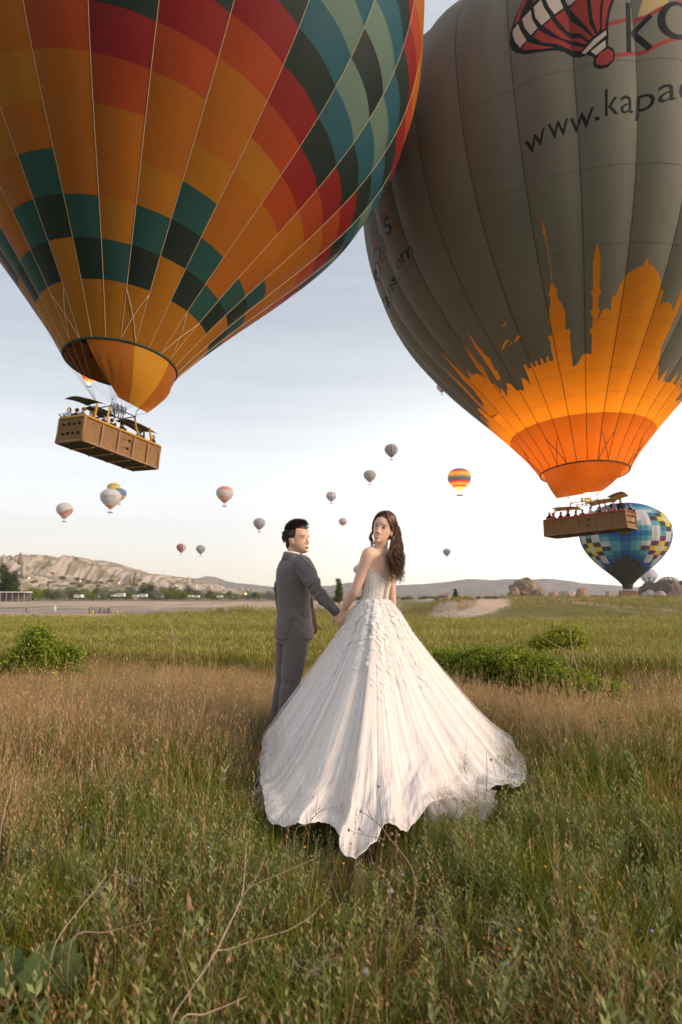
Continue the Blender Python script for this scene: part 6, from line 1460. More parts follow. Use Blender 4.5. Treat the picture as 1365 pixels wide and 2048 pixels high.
# concrete pipe and white gas bottle on the bare lot
c = at(55, 1224, 52); pp = [(math.cos(a) * r_, y, math.sin(a) * r_ + .2) for y in (0, .7) for r_ in (.20, .16) for a in [2 * math.pi * q / 20 for q in range(20)]]
tag(obj('concrete_pipe', mesh('concrete_pipe', pp, [(i, (i + 1) % 20, 40 + (i + 1) % 20, 40 + i) for i in range(20)] + [(20 + i, 60 + i, 60 + (i + 1) % 20, 20 + (i + 1) % 20) for i in range(20)] + [(i, 20 + i, 20 + (i + 1) % 20, (i + 1) % 20) for i in range(20)], pm('concrete', (.33, .31, .29), rough=.9)), None, (c.x, 52, gz(c.x, 52)), (0, 0, .3)), 'short length of concrete pipe lying at the left of the bare lot', 'pipe')
c = at(109.5, 1223, 54); tag(MB().tube([(0, 0, 0), (0, 0, .42), (0, 0, .50), (0, 0, .62)], [.14, .14, .07, .05], 12).tube([(0, 0, .55), (0, 0, .60)], .10, 10).build('white_marker', van_w, None, loc=(c.x, 54, gz(c.x, 54))), 'small white marker post standing on the bare lot', 'post')
for px, lb_ in ((186, 'small yellow canister left of the grey blocks'), (234, 'small yellow canister right of the grey blocks')):
    c = at(px, 1225, 49); tag(MB().tube([(0, 0, 0), (0, 0, .20), (0, 0, .24)], [.085, .085, .04], 12).tube([(0, 0, .23), (0, 0, .29)], .03, 8).build('canister', pm('canister_yellow', (.6, .42, .05), rough=.5), None, loc=(c.x, 49, gz(c.x, 49))), lb_, 'canister')
lampm = pm('lamp_glow', (1, .7, .35), emit=((1, .55, .18), 5)); polem = pm('lamp_pole', (.18, .17, .17), rough=.6)
lamp0 = None; LP = [(59, 1155.5), (161.6, 1161.6), (239, 1165.7), (302.8, 1169), (354, 1171), (394, 1173.5), (424, 1174.8), (444.7, 1175.5), (472, 1177), (486, 1177.8), (498, 1178.6), (508, 1179.2), (520, 1180), (531, 1180.5)]
pm_, gm_ = MB(), MB(); pm_.tube([(0, 0, 0), (0, 0, 5), (0, 0, 9), (.5, 0, 9.25), (1.1, 0, 9.2)], [.11, .09, .06, .05, .04], 8); gm_.ball((1.25, 0, 9.12), (.24, .18, .15), 10, 8)
pmesh, gmesh = pm_.me('pole', polem), gm_.me('lamp_head', lampm)
ordn = ['first', 'second', 'third', 'fourth', 'fifth', 'sixth', 'seventh', 'eighth', 'ninth', 'tenth', 'eleventh', 'twelfth', 'thirteenth', 'fourteenth']
for k, (px, py) in enumerate(LP):
    Y = 8.0 * FPX / (1195 - py); c = at(px, py, Y); z = max(0, gz(c.x, Y)); r = empty('street_lamp', (c.x - 1.25, Y, c.z - 9.12), (0, 0, 0), f'lit orange street lamp, {ordn[k]} from the left along the road below the ridge', 'street lamp', 'street lamps along the road below the ridge')
    obj('pole', pmesh, r); obj('lamp_head', gmesh, r)
for px, py, lb_ in ((61, 1185, 'low lit orange lamp beside the bright green bushy tree'), (492, 1187.5, 'low lit orange lamp below the row of street lamps, left of the groom')):
    c = at(px, py, 232); r = empty('garden_lamp', (c.x, 232, gz(c.x, 232)), label=lb_, cat='lamp'); h_ = c.z - r.location.z
    MB().tube([(0, 0, 0), (0, 0, h_)], .06, 6).build('pole', polem, r); MB().ball((0, 0, h_), .28, 10, 8).build('lamp_head', lampm, r)
# ================================================================== meadow
def rm(name, cols, tr=.25, rough=.65, spec=.2):    # colour differs from plant to plant
    if name in MATS: return MATS[name]
    m = bpy.data.materials.new(name); m.use_nodes = True; nt = m.node_tree; N, L = nt.nodes, nt.links; b = N['Principled BSDF']; out = N['Material Output']
    oi = N.new('ShaderNodeObjectInfo'); rp = N.new('ShaderNodeValToRGB'); e = rp.color_ramp.elements
    while len(e) < len(cols): e.new(.5)
    for i, c in enumerate(cols): e[i].position = i / (len(cols) - 1); e[i].color = (*c, 1)
    L.new(oi.outputs['Random'], rp.inputs[0]); L.new(rp.outputs[0], b.inputs['Base Color']); b.inputs['Roughness'].default_value = rough; b.inputs['Specular IOR Level'].default_value = spec
    t = N.new('ShaderNodeBsdfTranslucent'); L.new(rp.outputs[0], t.inputs[0]); ms = N.new('ShaderNodeMixShader'); ms.inputs[0].default_value = tr
    L.new(b.outputs[0], ms.inputs[1]); L.new(t.outputs[0], ms.inputs[2]); L.new(ms.outputs[0], out.inputs[0]); MATS[name] = m; return m
m_dry = rm('dry_grass', [(.34, .24, .10), (.42, .32, .15), (.50, .40, .21), (.38, .25, .10), (.27, .22, .08)])
m_head = rm('seed_heads', [(.44, .27, .13), (.50, .34, .19), (.40, .22, .10)])
m_green = rm('green_grass', [(.10, .14, .012), (.15, .185, .016), (.22, .225, .03), (.12, .16, .014)])
m_sage = rm('sage_herb', [(.19, .21, .065), (.25, .27, .09), (.30, .30, .11), (.14, .165, .045)])
m_brown = rm('brown_weed', [(.17, .08, .03), (.25, .12, .042), (.30, .165, .06), (.12, .065, .025)])
m_low = rm('low_leaves', [(.045, .055, .008), (.08, .09, .012), (.13, .125, .018)])
m_twig = rm('dead_twigs', [(.34, .27, .21), (.42, .35, .28), (.28, .22, .17)], .05)
m_wheat = rm('wheat_blades', [(.14, .175, .020), (.19, .21, .026), (.26, .25, .036), (.165, .19, .022)], .35)
m_ear = rm('wheat_ears', [(.32, .30, .075), (.40, .36, .11), (.28, .27, .055)], .35)
m_yg = rm('yellow_green', [(.20, .20, .02), (.27, .24, .03), (.31, .26, .05)], .3)
class Tuft:
    def __init__(s, seed): s.r = random.Random(seed); s.V = []; s.F = []; s.M = []
    def blade(s, base, h, w, lean, bend, m, segs=3, az=None):
        r = s.r; a = r.uniform(0, 6.28) if az is None else az; dx, dy = math.cos(a), math.sin(a); fa = r.uniform(0, 3.14); sx, sy = math.cos(fa) * w, math.sin(fa) * w; b = len(s.V); tip = None
        for i in range(segs + 1):
            t = i / segs; off = h * (lean * t + bend * t * t); z = h * (t - .25 * (bend * t) ** 2); x, y = base[0] + dx * off, base[1] + dy * off; ww = (1 - t) ** .6 if i < segs else 0
            if i < segs: s.V += [(x - sx * ww, y - sy * ww, z), (x + sx * ww, y + sy * ww, z)]
            else: s.V.append((x, y, z)); tip = Vector((x, y, z))
        for i in range(segs - 1): s.F.append((b + 2 * i, b + 2 * i + 1, b + 2 * i + 3, b + 2 * i + 2)); s.M.append(m)
        s.F.append((b + 2 * segs - 2, b + 2 * segs - 1, b + 2 * segs)); s.M.append(m); return tip
    def leaf(s, p, d, L_, w, m, droop=0.0):
        p = Vector(p); d = Vector(d).normalized(); sd = d.cross(Vector((0, 0, 1)) + Vector((s.r.uniform(-.5, .5), s.r.uniform(-.5, .5), 0))); sd = sd.normalized() if sd.length > .01 else Vector((1, 0, 0)); b = len(s.V)
        q = p + d * L_ * .5; e = p + d * L_ - Vector((0, 0, droop * L_)); s.V += [p[:], (q + sd * w)[:], e[:], (q - sd * w)[:]]; s.F.append((b, b + 1, b + 2, b + 3)); s.M.append(m)
    def me(s, name, mats): return mesh(name, s.V, s.F, mats, s.M)
def spot(r, R_): a = r.uniform(0, 6.28); q = R_ * math.sqrt(r.random()); return (q * math.cos(a), q * math.sin(a))
def t_dry(seed):
    t = Tuft(seed); r = t.r
    for k in range(20):
        tip = t.blade(spot(r, .07), r.uniform(.16, .40), r.uniform(.0008, .0017), r.uniform(.05, .35), r.uniform(0, .35), 0)
        if k % 2: 
            for q in range(3): t.leaf(tip - Vector((0, 0, .012 * q)), (r.uniform(-.5, .5), r.uniform(-.5, .5), 1), .022, .0022, 1)
    return t.me('dry_tuft', [m_dry, m_head])
def t_green(seed, m=None):
    t = Tuft(seed); r = t.r
    for k in range(20): t.blade(spot(r, .055), r.uniform(.08, .30), r.uniform(.0018, .0038), r.uniform(.05, .35), r.uniform(0, .7), 0)
    return t.me('green_tuft', [m or m_green])
def t_sage(seed):
    t = Tuft(seed); r = t.r
    for k in range(4):
        b = spot(r, .05); h = r.uniform(.12, .26); a = r.uniform(0, 6.28); ln = r.uniform(0, .3); t.blade(b, h, .0018, ln, 0, 0, 2, a)
        for q in range(16):
            f = .15 + .85 * q / 16; p = (b[0] + math.cos(a) * h * ln * f, b[1] + math.sin(a) * h * ln * f, h * f); aa = q * 2.4 + k; t.leaf(p, (math.cos(aa) * .6, math.sin(aa) * .6, .75), r.uniform(.032, .055) * (1.1 - .5 * f), .0044, 0, .12)
    return t.me('sage_herb', [m_sage])
def t_brown(seed):
    t = Tuft(seed); r = t.r
    for k in range(7):
        b = spot(r, .06); h = r.uniform(.10, .26); a = r.uniform(0, 6.28); ln = r.uniform(0, .4); t.blade(b, h, .0010, ln, .1, 0, 2, a)
        for q in range(15):
            f = r.uniform(.3, 1.05); p = Vector((b[0] + math.cos(a) * h * ln * f, b[1] + math.sin(a) * h * ln * f, h * f)) + Vector((r.gauss(0, .012), r.gauss(0, .012), r.gauss(0, .008))); t.leaf(p, (r.uniform(-1, 1), r.uniform(-1, 1), r.uniform(0, 1)), r.uniform(.006, .014), .0035, 0)
    return t.me('brown_weed', [m_brown])
def t_low(seed):
    t = Tuft(seed); r = t.r
    for k in range(46): p = spot(r, .10); a = r.uniform(0, 6.28); t.leaf((*p, r.uniform(.005, .07)), (math.cos(a), math.sin(a), r.uniform(0, .9)), r.uniform(.014, .034), r.uniform(.004, .009), 0, .2)
    return t.me('low_leaves', [m_low])
def t_twig(seed):
    t = Tuft(seed); r = t.r; b = MB()
    for k in range(7):
        p = Vector((*spot(r, .05), 0)); d = Vector((r.uniform(-1, 1), r.uniform(-1, 1), r.uniform(.2, .9))).normalized(); pts = [p]
        for q in range(5): d = (d + Vector((r.gauss(0, .3), r.gauss(0, .3), r.gauss(-.05, .25)))).normalized(); p = p + d * r.uniform(.03, .06); pts.append(p); 
        b.tube(pts, [.0022, .002, .0017, .0014, .001, .0006], 4)
        b.tube([pts[2], pts[2] + Vector((r.uniform(-.06, .06), r.uniform(-.06, .06), r.uniform(0, .07)))], [.0012, .0006], 3)
    return mesh('twigs', b.V, b.F, m_twig)
def t_wheat(seed):
    t = Tuft(seed); r = t.r
    for k in range(34):
        tip = t.blade(spot(r, .17), r.uniform(.26, .46), r.uniform(.003, .0055), r.uniform(0, .2), r.uniform(0, .3), 0, 2)
        if k % 2: t.leaf(tip - Vector((0, 0, .03)), (r.uniform(-.3, .3), r.uniform(-.3, .3), 1), .07, .007, 1)
    return t.me('wheat_tuft', [m_wheat, m_ear])
def t_tall(seed):
    t = Tuft(seed); r = t.r
    for k in range(5):
        tip = t.blade(spot(r, .04), r.uniform(.35, .60), .0012, r.uniform(.02, .2), r.uniform(0, .2), 0)
        for q in range(7): t.leaf(tip - Vector((0, 0, .016 * q)), (r.uniform(-.5, .5), r.uniform(-.5, .5), .8), .02, .0022, 1)
    return t.me('tall_grass', [m_dry, m_head])
def t_herb(seed):
    t = Tuft(seed); r = t.r; h = r.uniform(.22, .34); a = r.uniform(0, 6.28); ln = r.uniform(0, .2); t.blade((0, 0), h, .0026, ln, 0, 0, 2, a)
    for q in range(24):
        f = .05 + .95 * q / 24; p = (math.cos(a) * h * ln * f, math.sin(a) * h * ln * f, h * f); aa = q * 2.4; t.leaf(p, (math.cos(aa) * .55, math.sin(aa) * .55, .85), r.uniform(.06, .09) * (1.15 - .7 * f), .0075, 0, .10)
    return t.me('tall_herb', [m_herb])
m_herb = rm('herb_leaf', [(.22, .26, .10), (.28, .32, .13), (.18, .23, .07)], .3)
def scatter(name, protos, P, rot, sc, ix, label, cat):
    # one object of vertices; a geometry-node group stands a plant on each
    pc = bpy.data.collections.new(name + '_plants')
    for i, me in enumerate(protos): pc.objects.link(bpy.data.objects.new('%s_plant_%02d' % (name, i), me))
    me = bpy.data.meshes.new(name); me.vertices.add(len(P)); me.vertices.foreach_set('co', P.astype(np.float32).ravel())
    a = me.attributes.new('rot', 'FLOAT_VECTOR', 'POINT'); a.data.foreach_set('vector', rot.astype(np.float32).ravel())
    a = me.attributes.new('sc', 'FLOAT', 'POINT'); a.data.foreach_set('value', sc.astype(np.float32)); a = me.attributes.new('ix', 'INT', 'POINT'); a.data.foreach_set('value', ix.astype(np.int32)); me.update()
    o = obj(name, me); ng = bpy.data.node_groups.new(name + '_nodes', 'GeometryNodeTree'); ng.interface.new_socket('Geometry', in_out='INPUT', socket_type='NodeSocketGeometry'); ng.interface.new_socket('Geometry', in_out='OUTPUT', socket_type='NodeSocketGeometry')
    N, L = ng.nodes, ng.links; gi, go = N.new('NodeGroupInput'), N.new('NodeGroupOutput'); ip = N.new('GeometryNodeInstanceOnPoints'); ci = N.new('GeometryNodeCollectionInfo'); ci.inputs['Collection'].default_value = pc; ci.inputs['Separate Children'].default_value = True; ci.inputs['Reset Children'].default_value = True
    def na(nm, ty): n = N.new('GeometryNodeInputNamedAttribute'); n.data_type = ty; n.inputs[0].default_value = nm; return n.outputs[0]
    L.new(gi.outputs[0], ip.inputs['Points']); L.new(ci.outputs[0], ip.inputs['Instance']); ip.inputs['Pick Instance'].default_value = True
    L.new(na('ix', 'INT'), ip.inputs['Instance Index']); L.new(na('rot', 'FLOAT_VECTOR'), ip.inputs['Rotation']); L.new(na('sc', 'FLOAT'), ip.inputs['Scale']); L.new(ip.outputs[0], go.inputs[0])
    o.modifiers.new('plants', 'NODES').node_group = ng
    return tag(o, label, cat, kind='stuff')
g5 = np.random.default_rng(55)
def wedge(r0, r1, n, half=R(34), skew=0.0):
    r = np.sqrt(r0 ** 2 + (r1 ** 2 - r0 ** 2) * g5.random(n)); a = (g5.random(n) * 2 - 1) * half + skew; return r * np.sin(a), r * np.cos(a)
HP = [(float(p[0]), float(p[1])) for p in hc[::8, :2]]
hemA = np.array(HP)
def in_skirt(x, y, k=.97):
    q = W0 + (hemA - W0) * k; return inside(np.stack([x, y], -1), [[tuple(v) for v in q]])
def near_hem(x, y): return np.min(np.hypot(x[:, None] - hemA[None, ::3, 0], y[:, None] - hemA[None, ::3, 1]), 1)
kinds = [t_dry, t_green, t_sage, t_brown, t_low, t_twig, t_tall]; PROTO = []; KI = {}
for i, f in enumerate(kinds): KI[i] = [len(PROTO) + j for j in range(4)]; PROTO += [f(900 + i * 10 + j) for j in range(4)]
KI[7] = [len(PROTO) + j for j in range(3)]; PROTO += [t_green(980 + j, m_yg) for j in range(3)]
KI[8] = [len(PROTO) + j for j in range(3)]; PROTO += [t_herb(990 + j) for j in range(3)]
X, Y_, K, SC = [], [], [], []
for r0, r1, n in ((1.25, 2.6, 5200), (2.6, 4.2, 9500), (4.2, 6.2, 13500), (6.2, 8.6, 15000), (8.6, 12.0, 16000)):
    x, y = wedge(r0, r1, n); r = np.hypot(x, y); u = g5.random(n); pn = fbm(x * 1.1, y * .9, 601, 4); pn2 = fbm(x * .8 + 9, y * .8, 602, 4); gr = fbm(x * 1.7, y * 1.7, 603, 3)
    far_ = sst(4.2, 6.9, r + (pn - .5) * 6 + .9 * sst(0, -1.5, x))                # dry grass takes over
    w = np.stack([.02 + .56 * far_, .34 * (1 - .62 * far_) * (.4 + 1.6 * sst(.42, .6, gr)), 0.20 * (1 - .6 * far_) * (.1 + 2.6 * sst(.46, .62, pn)), .22 * (1 - .5 * far_) * (.3 + 1.9 * sst(.44, .62, pn2)), .34 * (1 - .85 * far_), .022 + 0 * r, .03 + .035 * far_, (.03 + .30 * sst(.2, .55, x / y)) * (.3 + .5 * (1 - far_)) + .34 * sst(7.2, 10.2, r + 2.5 * (gr - .5)), .022 * (1 - far_) ], -1)
    w /= w.sum(1, keepdims=True); cs = np.cumsum(w, 1); k = (u[:, None] > cs).sum(1).clip(0, 8)
    s = g5.uniform(.55, 1.15, n) * np.where(k == 4, .9, 1) * (1 - .34 * sst(5, 8, r)) * (.85 + .3 * sst(3, 4.5, r)) * (.62 + .76 * fbm(x * 1.1, y * 1.1, 611, 3))
    X.append(x); Y_.append(y); K.append(k); SC.append(s)
x, y, k, s = map(np.concatenate, (X, Y_, K, SC))
d = near_hem(x, y); ins = in_skirt(x, y); front = d < .30
s = np.where(front, s * (.45 + .55 * d / .30), s); s = np.where(ins, s * .75, s); gap = (fbm(x * 2.6, y * 2.2, 640, 3) < .43) & (g5.random(len(x)) < .68) & (np.hypot(x, y) < 5.5); keep = ~gap & ~(ins & (d > .20)) & ~((np.hypot(x + .43, y - 5.4) < .12)); x, y, k, s = x[keep], y[keep], k[keep], s[keep]
bpl = at(30, 1935, 1.95); kb = np.hypot((x - bpl.x) / 1.6, y - bpl.y) > .13; x, y, k, s = x[kb], y[kb], k[kb], s[kb]
HG = [(at(px, pyb, Y).x, Y) for px, pyb, Y in ((893, 1352, 9.6), (945, 1362, 9.2), (1000, 1374, 8.9), (1052, 1384, 8.6), (1100, 1396, 8.1), (1150, 1412, 7.5), (1200, 1428, 7.0))]
dh = dpath(x, y, [Vector((a_, b_, 0)) for a_, b_ in HG]); keep = dh > .40; x, y, k, s, dh = x[keep], y[keep], k[keep], s[keep], dh[keep]; s = s * np.where(dh < 1.5, .50 + .45 * (dh - .40), 1)
n = len(x); vi = g5.integers(0, 4, n); ix = np.array([KI[int(a)][int(b) % len(KI[int(a)])] for a, b in zip(k, vi)])
rot = np.stack([g5.normal(0, .14, n), g5.normal(0, .14, n), g5.random(n) * 6.28], -1)
scatter('meadow_grass', PROTO, np.stack([x, y, terrain(x, y) - .005], -1), rot, s, ix, 'mixed dry and green wild grass, herbs and weeds covering the foreground', 'grass')
# wheat
x, y = wedge(8.8, 28.5, 27000); r = np.hypot(x, y); a = x / y
lim = np.where(a > .08, 24.0, 27.5) - 3 * (fbm(x * .3, y * .3, 620) - .5); k = (r > 10.4 + 5 * (fbm(x * .5, y * .5, 621) - .5)) & (y < lim)
x, y = x[k], y[k]; n = len(x); band = fbm(x * .12, y * .55, 622, 3); s = (.62 + .75 * band) * g5.uniform(.8, 1.15, n)
scatter('wheat_field', [t_wheat(700 + j) for j in range(4)], np.stack([x, y, terrain(x, y)], -1), np.stack([g5.normal(0, .08, n), g5.normal(0, .08, n), g5.random(n) * 6.28], -1), s, g5.integers(0, 4, n), 'field of half-ripe yellow-green wheat across the middle distance', 'wheat')
# scrub on the mound and the rough field edge
x = g5.uniform(-22, 60, 26000); y = 22 + 100 * g5.random(26000) ** 1.7; a = x / y
vv = [Vector((p.x, p.y, 0)) for p in PATH]; kk = (((a > .09) & (dpath(x, y, vv) > 0.9 + .016 * (y - 30))) | ((a < .05) & (np.abs(y - 28.3) < 2.6))) & (a < .66) & (a > -.66) & (fbm(x * .22, y * .12, 630, 4) > .43)
x, y = x[kk], y[kk]; n = len(x); ix = np.where(g5.random(n) < .5, g5.integers(0, 2, n), np.where(g5.random(n) < .5, 2, 3))
scatter('rough_grass', [t_dry(801), t_green(802, m_yg), t_green(803, m_yg), t_green(804)], np.stack([x, y, terrain(x, y)], -1), np.stack([g5.normal(0, .1, n), g5.normal(0, .1, n), g5.random(n) * 6.28], -1), g5.uniform(.6, 1.25, n), ix, 'rough dry grass on the mound and along the field edge', 'grass')

# ---- leafy shrubs of the middle ground
lv_a = pm('shrub_leaf', (.11, .175, .010), (.16, .23, .014), scale=6, rough=.5, spec=.35, transl=.35); lv_b = pm('shrub_young_leaf', (.27, .33, .018), (.34, .37, .025), scale=6, rough=.5, spec=.35, transl=.4); lv_y = pm('shrub_yellow_leaf', (.36, .35, .04), (.28, .30, .03), scale=6, rough=.5, transl=.4)
twm = pm('shrub_stem', (.16, .11, .07), (.10, .075, .05), scale=20, rough=.9); stalk_m = pm('straw', (.46, .35, .24), (.36, .26, .17), scale=30, rough=.8)
def shrub(name, px, pyb, w, h, label, blobs, n, size, Y=None, seed=1, mats=None, stems=12, spread=.045, cat='shrub'):
    Y = Y or (CH - .05) * FPX / (pyb - 1195) * 1.0; c = at(px, pyb, Y); z0 = gz(c.x, Y); k = Y / FPX; r = empty(name, (c.x, Y, z0), label=label, cat=cat); rr = random.Random(seed)
    bl = [((bx * k, by * k, bz * k), (rx * k, ry * k, rz * k)) for bx, by, bz, rx, ry, rz in blobs]
    V, F, mi = leaf_cloud(bl, n, size, seed, 16, spread, .35, .5); V[:, 2] = np.maximum(V[:, 2], .01); mi = mi + (np.random.default_rng(seed).random(len(mi)) < .06)
    fo = obj('foliage', mesh('foliage', V, F, mats or [lv_a, lv_b, lv_y], np.minimum(mi, 2)), r)
    for q in range(stems):
        b = rr.choice(bl); e = Vector(b[0]) + Vector((rr.uniform(-1, 1) * b[1][0], rr.uniform(-1, 1) * b[1][1], rr.uniform(0, .8) * b[1][2])); st = Vector((rr.uniform(-.06, .06), rr.uniform(-.06, .06), 0)); mid = st.lerp(e, .5) + Vector((rr.uniform(-.04, .04), rr.uniform(-.04, .04), .03))
        MB().tube([st, mid, e], [.009, .006, .002], 5).build('stem', twm, r)
    return r
shrub('leafy_shrub', 82, 1360, 155, 108, 'dense dark green leafy shrub standing in the meadow at left', [(-44, 0, 44, 34, 30, 30), (-10, 0, 56, 38, 34, 40), (-14, 5, 90, 34, 28, 26), (12, -6, 30, 40, 30, 26), (44, 0, 46, 28, 24, 26), (62, 0, 66, 16, 14, 13), (-58, 0, 24, 22, 20, 16), (70, 0, 22, 16, 14, 16), (20, -8, 60, 30, 24, 26)], 17000, .020, seed=3, stems=22, spread=.045)
shrub('sapling', 1125, 1338, 115, 92, 'young yellow-green sapling with a dark forked stem above the low hedge', [(-34, 0, 56, 22, 18, 16), (-8, 0, 74, 22, 18, 14), (22, 0, 66, 22, 18, 22), (42, 0, 46, 18, 16, 14), (6, 0, 40, 30, 20, 16), (-50, 0, 62, 10, 10, 8), (30, 0, 88, 10, 8, 8)], 4200, .026, seed=5, mats=[lv_b, lv_y, lv_a], stems=24, spread=.05, Y=10.6)
for k, (px, pyb, Y, w, h, lb_) in enumerate([(893, 1352, 9.6, 34, 34, 'low bright green shrub emerging from behind the right side of the gown'), (945, 1362, 9.2, 42, 44, 'low bright green shrub, second along the hedge from the gown'), (1000, 1374, 8.9, 44, 50, 'tallest low shrub in the middle of the hedge'), (1052, 1384, 8.6, 42, 44, 'low shrub below and left of the sapling'), (1100, 1396, 8.1, 44, 46, 'low shrub directly in front of the sapling'), (1150, 1412, 7.5, 44, 42, 'low shrub with yellow-green tips right of the sapling foot'), (1200, 1428, 7.0, 38, 34, 'last and lowest shrub at the right end of the hedge')]):
    rr = random.Random(k + 40); shrub('low_shrub', px, pyb, w * 2, h, lb_, [(rr.uniform(-w * .8, w * .8), rr.uniform(-14, 14), rr.uniform(.30, 1.15) * h + 8, w * .62, w * .50, h * .55) for _ in range(11)], 12000, .018, Y=Y, seed=60 + k, stems=10, spread=.035, mats=[lv_a, lv_b, lv_y] if k % 3 else [lv_b, lv_a, lv_y])
shrub('low_shrub', 1265, 1346, 100, 30, 'small green shrub right of the sapling in the dry grass', [(-28, 0, 14, 20, 14, 12), (0, 0, 20, 20, 14, 12), (30, 0, 16, 22, 14, 12)], 2600, .02, Y=10.2, seed=91, stems=8)
shrub('low_shrub', 1325, 1366, 60, 18, 'flat green sprig of shrub near the right edge of the picture', [(-14, 0, 8, 16, 12, 7), (14, 0, 8, 16, 10, 6)], 1100, .018, Y=9.2, seed=92, stems=5)
shrub('low_shrub', 1170, 1352, 40, 40, 'small shrub hugging the foot of the sapling on its right', [(-10, 0, 16, 16, 12, 14), (12, 0, 20, 12, 12, 12)], 1800, .018, Y=9.9, seed=93, stems=6)
shrub('low_shrub', 455, 1352, 50, 26, 'small sprig of green leaves in the grass left of the groom', [(-12, 0, 10, 14, 10, 8), (12, 0, 14, 12, 10, 8)], 900, .018, Y=9.6, seed=94, stems=5)

# ---- single stalks and weeds
def stalk(name, label, main, Y0, Y1, branches, heads=(), r=.004, m=None, cat='weed', hr=.010, hm=None):
    m = m or stalk_m; P = [at(px, py, Y0 + (Y1 - Y0) * i / max(1, len(main) - 1)) for i, (px, py) in enumerate(main)]; O_ = P[0].copy(); O_.z = gz(O_.x, O_.y); root = empty(name, O_, label=label, cat=cat)
    P0 = [Vector((P[0].x, P[0].y, O_.z))] + P[0:] if P[0].z > O_.z + .02 else P
    def curve(Q, r_):
        out = []; 
        for i in range(len(Q) - 1):
            p0, p1, p2, p3 = Q[max(i - 1, 0)], Q[i], Q[i + 1], Q[min(i + 2, len(Q) - 1)]
            for k in range(5): t = k / 5; out.append(.5 * ((2 * p1) + (p2 - p0) * t + (2 * p0 - 5 * p1 + 4 * p2 - p3) * t * t + (3 * p1 - p0 - 3 * p2 + p3) * t ** 3) - O_)
        out.append(Q[-1] - O_); return out, [r_ * (1 - .7 * i / len(out)) for i in range(len(out))]
    c_, r_ = curve(P0, r); MB().tube(c_, r_, 6).build('stem', m, root)
    for br in branches: Q = [at(px, py, Y0 + (Y1 - Y0) * .5) for px, py in br]; c_, r_ = curve(Q, r * .6); MB().tube(c_, r_, 5).build('branch', m, root)
    for px, py in heads: MB().ball(at(px, py, Y0 + (Y1 - Y0) * .5) - O_, (hr, hr, hr * 1.15), 10, 8).build('seed_head', hm or m, root)
    return root
Bz = lambda pts, sc, o: [(o[0] + a / sc, o[1] + b / sc) for a, b in pts]
zb = (2.416, (800, 1120)); za = (2.4375, (0, 1080)); z8 = (2.275, (500, 1380)); zd = (1.95, (0, 1700))
stalk('dry_stalk', 'tall bare dry stalk with side twigs rising in the meadow between shrub and groom', Bz([(850, 660), (845, 540), (838, 420), (832, 330)], *za), 9.3, 9.3, [Bz(q, *za) for q in ([(843, 500), (800, 465), (770, 445)], [(840, 430), (815, 390), (795, 372)], [(838, 420), (852, 470), (848, 520)], [(835, 370), (845, 350), (848, 335)])], r=.006)
stalk('dry_stalk', 'tall leaning dry stalk with long side branches in front of the sapling', Bz([(945, 765), (905, 650), (870, 560), (840, 470), (828, 390), (825, 305)], *zb), 7.6, 8.0, [Bz(q, *zb) for q in ([(900, 640), (850, 590), (790, 540), (730, 470)], [(835, 450), (780, 425), (700, 380), (650, 340)], [(840, 440), (890, 460), (940, 452)], [(850, 500), (880, 530), (890, 560)], [(826, 350), (805, 320), (790, 312)])], r=.007)
weed_m = pm('weed_stem', (.26, .19, .14), (.18, .13, .10), scale=30, rough=.8); wh = pm('weed_head', (.34, .24, .20), (.22, .15, .12), scale=60, rough=.9)
stalk('dry_weed', 'forked dry weed with round heads leaning across the hem of the gown', Bz([(745, 840), (690, 740), (640, 680), (600, 625), (560, 590), (508, 552)], *z8), 2.62, 2.72, [Bz(q, *z8) for q in ([(600, 625), (597, 560), (590, 500), (587, 442)], [(612, 680), (560, 668), (500, 655), (452, 637)], [(560, 590), (545, 560), (530, 525)], [(520, 655), (508, 640), (499, 632)])], Bz([(505, 551), (587, 438), (451, 636), (499, 632), (645, 655), (676, 660), (604, 706)], *z8), r=.0032, m=weed_m, hr=.0055, hm=wh)
stalk('dry_weed', 'thin dry weed arching over the left part of the hem', Bz([(205, 655), (262, 612), (300, 570), (340, 542), (400, 535)], *z8), 2.75, 2.78, [Bz(q, *z8) for q in ([(300, 570), (305, 520), (311, 458)], [(262, 612), (258, 580), (262, 548)])], r=.0022, m=weed_m)
stalk('dry_weed', 'slender dark weed with one round head before the right side of the hem', Bz([(1078, 450), (1080, 380), (1078, 320), (1076, 272)], *z8), 3.9, 3.9, [Bz([(1120, 390), (1110, 350), (1098, 318)], *z8)], Bz([(1098, 316)], *z8), r=.0025, m=weed_m, hr=.007, hm=wh)
stalk('bent_straw', 'thick pale straw curving up from the bottom edge left of centre', Bz([(665, 690), (735, 560), (830, 420), (895, 290), (940, 190), (955, 90), (962, -30)], *zd), 1.75, 2.3, [Bz(q, *zd) for q in ([(940, 190), (985, 140), (1100, 90), (1225, 35)], [(940, 185), (1000, 110), (1045, 0)])], r=.0030, cat='straw')
stalk('bent_straw', 'long pale straw arching to the right along the bottom edge', Bz([(700, 690), (800, 640), (900, 600), (960, 570)], *zd), 1.6, 1.7, [], r=.0022, cat='straw')
stalk('bent_straw', 'pale green-brown stem arching right below the forked straw', Bz([(820, 430), (900, 385), (1000, 350), (1130, 310), (1235, 245)], *zd), 1.95, 2.2, [Bz([(1190, 285), (1240, 230), (1290, 180)], *zd)], r=.0024, cat='straw')
stalk('bent_straw', 'straight pale straw leaning right above the broad leaves at bottom left', Bz([(205, 400), (300, 245), (370, 160), (418, 98)], *zd), 2.0, 2.15, [Bz([(370, 160), (400, 150), (440, 95)], *zd)], r=.0022, cat='straw')
